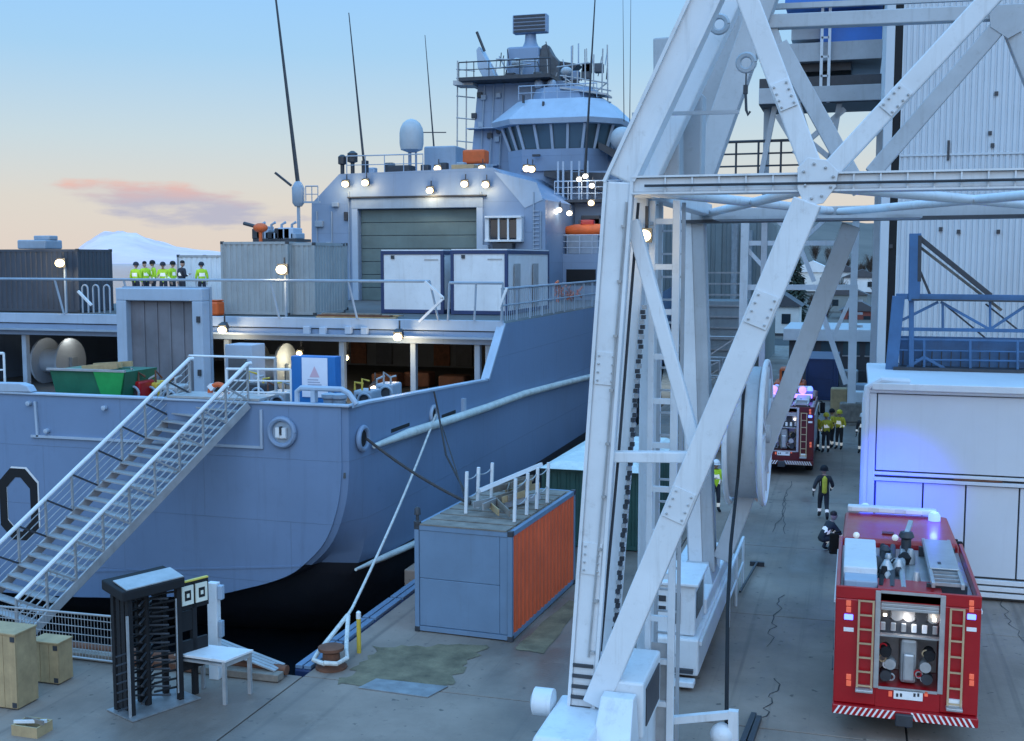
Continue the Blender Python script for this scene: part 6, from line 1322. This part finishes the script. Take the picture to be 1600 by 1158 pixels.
    # ladders
    for x0, x1, y0, y1 in ((1339, 1365, 937, 1071), (1480, 1506, 950, 1100)):
        p, q = rp(x0, y1, .09), rp(x1, y0, .09)
        ld = pbox('rear_ladder', 'brass', t, (p.x-.02, Y0-.1, p.z), (p.x+.015, Y0-.07, q.z)); pbox('stile', 'brass', ld, (q.x-.015, Y0-.1, p.z), (q.x+.02, Y0-.07, q.z))
        n = 6
        for k in range(n+1): z = p.z+.02+(q.z-p.z-.05)*k/n; pbox('rung', 'brass', ld, (p.x+.016, Y0-.098, z), (q.x-.016, Y0-.075, z+.03))
        for z in (p.z+.1, q.z-.1): pbox('standoff', 'alu', ld, (p.x-.01, Y0-.069, z), (p.x+.01, Y0-.001, z+.03))
        pbox('step', 'alu', ld, (p.x-.03, Y0-.2, p.z-.06), (q.x+.03, Y0-.03, p.z-.01), bev=.01)
    # lights
    for sx, l in ((1326, 1), (1518, -1)):
        for y in (942, 952, 1057, 1067):
            rbox('tail_lamp', 'refred', t, sx-4, y-4, sx+4, y+4, .003, .03, .01)
        rbox('blue_flasher', 'blueflash', t, sx-7, 960, sx+7, 967, .003, .04, .01); rbox('side_badge', 'refwhite', t, sx-8, 981, sx+8, 986, .002, .008)
    # number plate: its characters cannot be read in the photo
    pl_ = rbox('number_plate', 'refwhite', t, 1396, 1080, 1442, 1091, .004, .02, .004)
    for x in (1402, 1408, 1429, 1435): rbox('plate_character', 'steeldark', pl_, x-2, 1083, x+1.5, 1088, .021, .024, 0)
    for x in (1391, 1447): rbox('reflector', 'refred', t, x-3, 1080, x+3, 1088, .004, .02)
    rbox('step_light', 'refwhite', t, 1480, 1093, 1503, 1102, .003, .06)
    # bumper with striped board
    bp = pbox('bumper', 'red', t, (TL-.01, Y0-.12, .44), (TR+.01, Y0+.3, .615), bev=.02)
    n = 26; wst = (TR-TL)/n
    for k in range(n):
        if 11 <= k <= 14: continue
        x = TL+k*wst; s = .09 if k < n/2 else -.09
        if k % 2 == 0 or True:
            MB().prism([(x+.01, Y0-.123, .452), (x+wst*.5, Y0-.123, .452), (x+wst*.5+s, Y0-.123, .605), (x+.01+s, Y0-.123, .605)], (0, -.004, 0)).build('hazard_stripe', 'refwhite', bp)
    pbox('tow_hitch', 'steeldark', bp, (TC-.15, Y0-.2, .35), (TC+.15, Y0-.121, .58), bev=.02)
    # roof load
    def roof(px0, py0, px1, py1, z0, z1, nm, m, bev=.03):
        zb = ZT-rd+.021; p, q = PG(px0, py1, zb+z1), PG(px1, py0, zb+z1); return pbox(nm, m, t, (p.x, p.y, zb+z0), (q.x, q.y, zb+z1), bev=bev)
    bxw = roof(1318, 843, 1368, 884, 0, .32, 'roof_box', 'white', .03); roof(1319, 886, 1370, 905, 0, .2, 'roof_box', 'superlight', .03)
    l0, l1 = PG(1448, 838, ZT+.15), PG(1508, 915, ZT+.15)
    zb = ZT-rd+.021
    rl = pbox('roof_ladder', 'alu', t, (TC+.42, Y0+.35, zb+.2), (TC+.48, YC-.2, zb+.3), bev=.008); pbox('stile', 'alu', rl, (TC+.92, Y0+.35, zb+.2), (TC+.98, YC-.2, zb+.3), bev=.008)
    for k in range(13): y = Y0+.45+(YC-Y0-.8)*k/12; pbox('rung', 'alu', rl, (TC+.481, y, zb+.22), (TC+.919, y+.05, zb+.28))
    pbox('ladder_cover', 'alu', rl, (TC+.44, Y0+1.3, zb+.301), (TC+.96, YC-.4, zb+.33), bev=.01); pbox('ladder_plate', 'steeldark', rl, (TC+.6, Y0+1.6, zb+.331), (TC+.66, Y0+1.75, zb+.34)); pbox('ladder_rest', 'steeldark', rl, (TC+.35, Y0+.6, zb+.0), (TC+1.05, Y0+.7, zb+.199)); pbox('ladder_rest', 'steeldark', rl, (TC+.35, YC-.6, zb+.0), (TC+1.05, YC-.5, zb+.199))
    rr = random.Random(4)
    for k in range(16):
        x, y = TC+rr.uniform(-.5, .22), rr.uniform(Y0+1.0, YC-.25); part('roof_gear', rr.choice(['steeldark', 'black', 'alu', 'galv', 'turnyellow' if k == 3 else 'black']), t, lambda b: b.lathe([(.02, 0), (rr.uniform(.08, .16), .01), (rr.uniform(.07, .14), .15), (.05, rr.uniform(.2, .34))], (x, y, zb), 'z', 12), smooth=True)
    for k in range(3): ptube('suction_hose', ('black', 'steeldark', 'galv')[k], t, [(TC-.45+.2*k, Y0+.5, zb+.09), (TC-.4+.18*k, Y0+1.6, zb+.1), (TC-.35+.2*k, YC-.3, zb+.1)], .06, 8)
    part('monitor', 'steeldark', t, lambda b: b.lathe([(.14, 0), (.1, .1), (.1, .35), (.16, .4), (.12, .5)], (TC+.1, YC-.6, zb), 'z', 12), smooth=True); pbar('monitor_barrel', 'alu', t, (TC+.1, YC-.6, zb+.45), (TC+.2, YC-.1, zb+.6), .09)
    # cab
    cabz = ZT-.04
    cab = MB().hexa([(TL+.02, YC, .6), (TR-.02, YC, .6), (TR-.02, YE+.55, .6), (TL+.02, YE+.55, .6)], [(TL+.06, YC, cabz), (TR-.06, YC, cabz), (TR-.10, YE+.2, cabz), (TL+.10, YE+.2, cabz)]).build('cab', 'red', t, bev=.08)
    pbox('cab_hatch', 'darkred', cab, (TC-.35, YC+.5, cabz+.001), (TC-.1, YC+.7, cabz+.03), bev=.01)
    for sg, x in ((-1, TL), (1, TR)):
        pbox('side_window', 'glass', cab, (x-.02*sg-.01, YC+.3, 1.6), (x-.02*sg+.012*sg, YE-.1, 2.25)); 
        pbox('mirror', 'black', cab, (x+.03*sg, YE+.1, 1.7), (x+.25*sg, YE+.2, 2.2), bev=.03); pbar('mirror_arm', 'black', cab, (x-.02*sg, YE+.15, 2.25), (x+.14*sg, YE+.15, 2.22), .04)
    pbox('windscreen', 'glass', cab, (TL+.2, YE+.36, 1.5), (TR-.2, YE+.4, 2.3))
    lbar = pbox('light_bar', 'white', t, (TL+.15, YE-.05, cabz+.04), (TR-.35, YE+.2, cabz+.18), bev=.03)
    for k in range(3): pbox('lamp_lens', 'refwhite', lbar, (TL+.25+k*.6, YE-.07, cabz+.07), (TL+.6+k*.6, YE-.051, cabz+.15))
    bea = part('beacon', 'blueflash', t, lambda b: b.lathe([(.13, 0), (.13, .12), (.09, .19), (.03, .21)], (TR-.42, YE-.35, cabz+.01), 'z', 16), smooth=True)
    light(bea, (TR-.42, YE-.35, cabz+.36), 10, (.05, .10, 1.0), .08)
    be2 = part('beacon', 'blueflash', t, lambda b: b.lathe([(.11, 0), (.11, .1), (.07, .16), (.03, .18)], (TL+.55, YE+.32, cabz+.01), 'z', 16), smooth=True)
    lo2 = light(be2, (TL+.55, YE+.46, cabz+.1), 520, (.01, .04, 1.0), .05); lo2.data.type = 'SPOT'; lo2.data.spot_size = R(75); lo2.data.spot_blend = 1.0
    lo2.rotation_euler = (PY(1380, 770, 31)-V((TL+.55, YE+.46, cabz+.1))).to_track_quat('-Z', 'Y').to_euler()
    for px in (1338, 1398): q = PG(px, 838, ZT); part('work_lamp', 'reflect', t, lambda b: b.ball((q.x, YC-.03, ZT+.03), .07, 10, 6), smooth=True)
    # side lockers, rails, wheels
    for sg, x in ((-1, TL), (1, TR)):
        for k in range(3):
            y = Y0+.35+k*((YC-Y0-.5)/3); sh = pbox('locker_shutter', 'alu', t, (x-.006*sg, y, 1.0), (x+.012*sg, y+(YC-Y0-.5)/3-.12, ZT-rd-.2), bev=.006); pbox('shutter_handle', 'steeldark', sh, (x+.013*sg, y+.1, 1.05), (x+.04*sg, y+.8, 1.08))
        pbox('side_rail', 'refwhite', t, (x-.02*sg, Y0+.1, ZT-rd-.12), (x+.03*sg, YC-.1, ZT-rd-.06), bev=.01)
        for y in (Y0+1.55, YE-.15):
            w_ = part('wheel', 'tyre', t, lambda b: b.lathe([(.2, -.15), (.46, -.15), (.5, -.1), (.5, .1), (.46, .15), (.2, .15)], (x-.2*sg, y, .5), 'x', 24), smooth=True); part('rim', 'alu', w_, lambda b: b.lathe([(.05, .0), (.22, .02*sg), (.28, .05*sg)], (x-.2*sg+.11*sg, y, .5), 'x', 18), smooth=True)
            pbox('wheel_arch', 'black', t, (x-.4*sg, y-.6, .621), (x+.008*sg, y+.6, 1.08), bev=.1)
    pbox('chassis', 'black', t, (TL+.35, Y0+.3, .4), (TR-.35, YE+.3, .619))
    return t
fe1 = engine()
def copy_tree(o, parent=None):
    c = o.copy(); COL.objects.link(c); c.parent = parent; SP[c] = SP.get(o, V((0, 0, 0)))
    for ch_ in list(o.children): copy_tree(ch_, c)
    return c
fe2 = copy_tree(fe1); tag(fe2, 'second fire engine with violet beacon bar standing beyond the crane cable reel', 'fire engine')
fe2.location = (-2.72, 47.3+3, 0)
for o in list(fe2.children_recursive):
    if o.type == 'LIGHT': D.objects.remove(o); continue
    if o.type == 'MESH' and o.material_slots and o.material_slots[0].material is MATS['red']: o.material_slots[0].link = 'OBJECT'; o.material_slots[0].material = MATS['darkred']  # body red swapped for a darker one: shade put into the paint
for x in (-3.3, -2.7, -2.1): q = V((x, 50.5, ZT+.25)); o = part('beacon', 'violet', None, lambda b: b.ball((x, 50.5, ZT+.0), .17, 10, 6), smooth=True); o.parent = fe2; o.location = V((x, 50.5, ZT+.16))-V(fe2.location)
o = MB().box((-3.7, 50.4, 0), (-1.7, 50.7, .14)).build('beacon_bar', 'violet'); o.parent = fe2; o.location = V((-2.7, 50.55, ZT+.0))-V(fe2.location); o.location.z = ZT

# ================================================================== PEOPLE
def hand(parent, p, d, side, m='skin'):
    d = V(d).normalized(); s = V(side).normalized(); n = d.cross(s).normalized(); b = MB()
    b.bar(p, p+d*.09, .075, .03, side=n, w2=.08, h2=.028)
    for i, (o, l) in enumerate(((-.03, .07), (-.01, .08), (.01, .075), (.03, .06))):
        a = p+d*.085+s*o; k = a+d*l*.55+n*.008; b.tube([a, k, k+d*l*.4+n*.03], [.010, .009, .007], 5)
    a = p+d*.025-s*.036; b.tube([a, a+d*.035-s*.03+n*.01, a+d*.06-s*.035+n*.025], [.012, .01, .008], 5)
    return b.build('hand', m, parent, smooth=True)
def person(label, loc, rz, pose, jk, tr, head='helmet', hm='turnyellow', band='reflect', group=None, scale=1.0, tank=False):
    t = thing('person', label, 'person', loc, rz, group, local=True); t.scale = (scale,)*3
    J = {'pel': (0, 0, .96), 'spi': (0, 0, 1.15), 'che': (0, .01, 1.36), 'nec': (0, .01, 1.5), 'nek': (0, .02, 1.56)}
    for s, n in ((-1, 'l'), (1, 'r')):
        J.update({'sh'+n: (.19*s, 0, 1.42), 'el'+n: (.26*s, -.02, 1.14), 'wr'+n: (.25*s, .10, .90), 'hip'+n: (.095*s, 0, .90), 'kn'+n: (.11*s, .03, .50), 'an'+n: (.12*s, 0, .09), 'to'+n: (.14*s, .17, .045)})
    J = {k: V(v) for k, v in J.items()}
    if pose == 'talk':
        J['elr'] = V((.28, .0, 1.14)); J['wrr'] = V((.16, .25, 1.22)); J['ell'] = V((-.28, -.03, 1.15)); J['wrl'] = V((-.22, .2, 1.05))
    if pose == 'walk':
        J['knl'] = V((-.1, .2, .52)); J['anl'] = V((-.1, .24, .11)); J['tol'] = V((-.11, .41, .07)); J['knr'] = V((.1, -.02, .5)); J['anr'] = V((.1, -.28, .16)); J['tor'] = V((.11, -.16, .05))
        J['elr'] = V((.30, .05, 1.16)); J['wrr'] = V((.27, .26, 1.02)); J['ell'] = V((-.32, -.12, 1.16)); J['wrl'] = V((-.34, -.02, .93))
    if pose == 'crouch':
        J.update(pel=V((0, -.1, .42)), spi=V((0, 0, .6)), che=V((0, .14, .78)), nec=V((0, .2, .9)), nek=V((0, .23, .95)))
        for s, n in ((-1, 'l'), (1, 'r')):
            J['sh'+n] = V((.18*s, .16, .83)); J['el'+n] = V((.24*s, .33, .62)); J['wr'+n] = V((.14*s, .46, .45)); J['hip'+n] = V((.1*s, -.1, .4)); J['kn'+n] = V((.18*s, .3, .48)); J['an'+n] = V((.16*s, .02, .1)); J['to'+n] = V((.18*s, .19, .045))
    if pose == 'bend':
        J.update(spi=V((0, .1, 1.1)), che=V((0, .3, 1.2)), nec=V((0, .42, 1.26)), nek=V((0, .47, 1.29)))
        for s, n in ((-1, 'l'), (1, 'r')): J['sh'+n] = V((.18*s, .34, 1.22)); J['el'+n] = V((.22*s, .42, .95)); J['wr'+n] = V((.16*s, .5, .72))
    bones = [('pel', 'spi', 'j'), ('spi', 'che', 'j'), ('che', 'nec', 'j'), ('nec', 'nek', 's')]
    for n in 'lr': bones += [('che', 'sh'+n, 'j'), ('sh'+n, 'el'+n, 'j'), ('el'+n, 'wr'+n, 'j'), ('pel', 'hip'+n, 't'), ('hip'+n, 'kn'+n, 't'), ('kn'+n, 'an'+n, 't'), ('an'+n, 'to'+n, 'b')]
    rad = {'pel': (.165, .125), 'spi': (.16, .12), 'che': (.175, .13), 'nec': (.075, .075), 'nek': (.06, .06), 'sh': (.085, .085), 'el': (.062, .062), 'wr': (.045, .045), 'hip': (.105, .105), 'kn': (.078, .078), 'an': (.058, .058), 'to': (.05, .04)}
    keys = list(J); me = D.meshes.new('body'); me.from_pydata([J[k] for k in keys], [(keys.index(a), keys.index(c)) for a, c, _ in bones], []); me.update()
    o = D.objects.new('body', me); COL.objects.link(o)
    sk_ = o.modifiers.new('skin', 'SKIN'); sk_.use_smooth_shade = True
    for i, k in enumerate(keys):
        sv = me.skin_vertices[0].data[i]; sv.radius = rad[k if k in rad else k[:-1]]; sv.use_root = (k == 'pel')
    ss = o.modifiers.new('sub', 'SUBSURF'); ss.levels = 1; ss.render_levels = 1
    dg = bpy.context.evaluated_depsgraph_get(); nm = D.meshes.new_from_object(o.evaluated_get(dg)); D.objects.remove(o)
    for m_ in (jk, tr, 'skin', 'black', band): nm.materials.append(MATS[m_])
    def near(p):
        best = (9, None, 0)
        for a, c, kd in bones:
            A_, C_ = J[a], J[c]; d = C_-A_; u = max(0, min(1, (p-A_).dot(d)/d.length_squared)); e = (p-A_-d*u).length
            if e < best[0]: best = (e, (a, c, kd), u)
        return best
    for pg_ in nm.polygons:
        e, (a, c, kd), u = near(pg_.center); pg_.use_smooth = True
        i = {'j': 0, 't': 1, 's': 2, 'b': 3}[kd]
        if a == 'spi' and u < .55: i = 4
        if a[:2] == 'el' and .45 < u < .75: i = 4
        if a[:2] == 'kn' and .45 < u < .72: i = 4
        if a == 'pel' and c == 'spi' and u < .3 and jk != 'hivis': i = 1
        pg_.material_index = i
    bo_ = D.objects.new('body', nm); COL.objects.link(bo_); bo_.parent = t; SP[bo_] = V((0, 0, 0))
    hd = V(J['nek'])+(V((0, .03, .12)) if pose not in ('bend',) else V((0, .1, .05)))
    b = MB().ball(hd, .105, 14, 10, (.80, 1.0, 1.2)); b.add([hd+V(v) for v in ((-.018, .095, -.03), (.018, .095, -.03), (0, .13, -.028), (0, .1, .02))], [(0, 1, 2), (0, 2, 3), (1, 3, 2)])
    for s in (-1, 1): b.ball(hd+V((.086*s, 0, -.005)), .026, 6, 5, (.5, .8, 1.2))
    h_ = b.build('head', 'skin', t, smooth=True)
    part('eye', 'black', h_, lambda b: b.ball(hd+V((-.034, .095, .012)), .012, 6, 5), smooth=True); part('eye', 'black', h_, lambda b: b.ball(hd+V((.034, .095, .012)), .012, 6, 5), smooth=True); part('mouth', 'rust', h_, lambda b: b.cb(hd+V((0, .093, -.062)), (.045, .012, .01)))
    cap = [(.128, -.02), (.135, .02), (.125, .075), (.085, .125), (.03, .148)] if head == 'helmet' else [(.098, .01), (.105, .05), (.088, .105), (.03, .138)]
    b = MB().lathe(cap, hd+V((0, -.008, .02)), 'z', 14)
    if head == 'helmet': b.lathe([(.15, -.03), (.155, -.02), (.13, -.005)], hd+V((0, -.01, .02)), 'z', 16)
    b.build('helmet' if head == 'helmet' else 'hair', hm, t, smooth=True)
    for s, n in ((-1, 'l'), (1, 'r')): hand(t, J['wr'+n]+(J['wr'+n]-J['el'+n]).normalized()*.02, J['wr'+n]-J['el'+n], V((0, 1, 0)) if pose != 'crouch' else V((1, 0, 0)), 'black' if jk.startswith('turn') else 'skin')
    if tank:
        c = J['che']+V((0, -.2, -.12)); part('air_cylinder', 'turnyellow', t, lambda b: b.lathe([(.03, -.32), (.08, -.28), (.085, .18), (.05, .24), (.02, .28)], c, 'z', 12), smooth=True)
        part('harness', 'black', t, lambda b: b.box(c+V((-.13, .06, -.25)), c+V((.13, .1, .2))), bev=.02)
    return t
person('firefighter in black turnout gear with an air cylinder walking across the open quay', PG(1286, 812), R(8), 'walk', 'turnout', 'turnout', hm='black', tank=True, scale=1.0)
person('crouching figure in dark clothes beside the red fire engine cab', PG(1289, 862), R(-60), 'crouch', 'turnout', 'turnout', head='hair', hm='hair')
person('worker in a lime hi-vis jacket behind the crane ladder', PG(1117, 800), R(-150), 'talk', 'hivis', 'trous', hm='white')
person('person in red overalls bending down beside the crane cable reel', PG(1160, 803), R(-80), 'bend', 'redcloth', 'redcloth', head='hair', hm='hair', scale=.85)
for i, (px, py, rz_, lab) in enumerate(((1274, 705, -40, 'firefighter in a yellow jacket at the corner of the second fire engine'), (1290, 708, 20, 'firefighter in a yellow jacket seen from behind in the huddle by the second engine'), (1300, 700, 100, 'firefighter in a yellow jacket turned sideways in the huddle by the second engine'), (1311, 702, 150, 'firefighter in a yellow jacket at the shed end of the huddle'))):
    person(lab, PG(px, py), R(rz_), 'talk' if i % 2 else 'stand', 'turnyellow', 'turnout', hm='turnyellow' if i % 2 else 'black', group='firefighters huddled by the second engine')
person('firefighter in dark gear with a white helmet at the shed corner', PG(1347, 708), R(170), 'stand', 'turnout', 'turnout', hm='white')
labs = ['hi-vis worker nearest the hoops in the flight deck crew', 'hi-vis worker with black hair beside the worker near the hoops', 'hi-vis worker half turned in the middle of the flight deck crew', 'tall hi-vis worker in the middle of the flight deck crew', 'hi-vis worker next to the man in dark overalls on the flight deck', 'man in dark overalls standing among the hi-vis crew', 'hi-vis worker apart from the crew beside the orange case']
for i, px in enumerate((213, 228, 241, 256, 270, 285, 316)):
    y = 46+(i*37 % 5)*.5; p = PY(px, 460, y)
    person(labs[i], (p.x, y, 6.742), R((i*67) % 360), 'talk' if i % 2 else 'stand', 'trous' if i == 5 else 'hivis', 'trous', head='hair' if i in (1, 5) else 'helmet', hm=('black' if i % 3 else 'trous'), group='crew on the flight deck', scale=1.0+.02*(i % 3))
p = PY(505, 460, 58); person('hi-vis worker walking past the hangar side door', (p.x, 58, FD), R(170), 'talk', 'hivis', 'trous', hm='black')
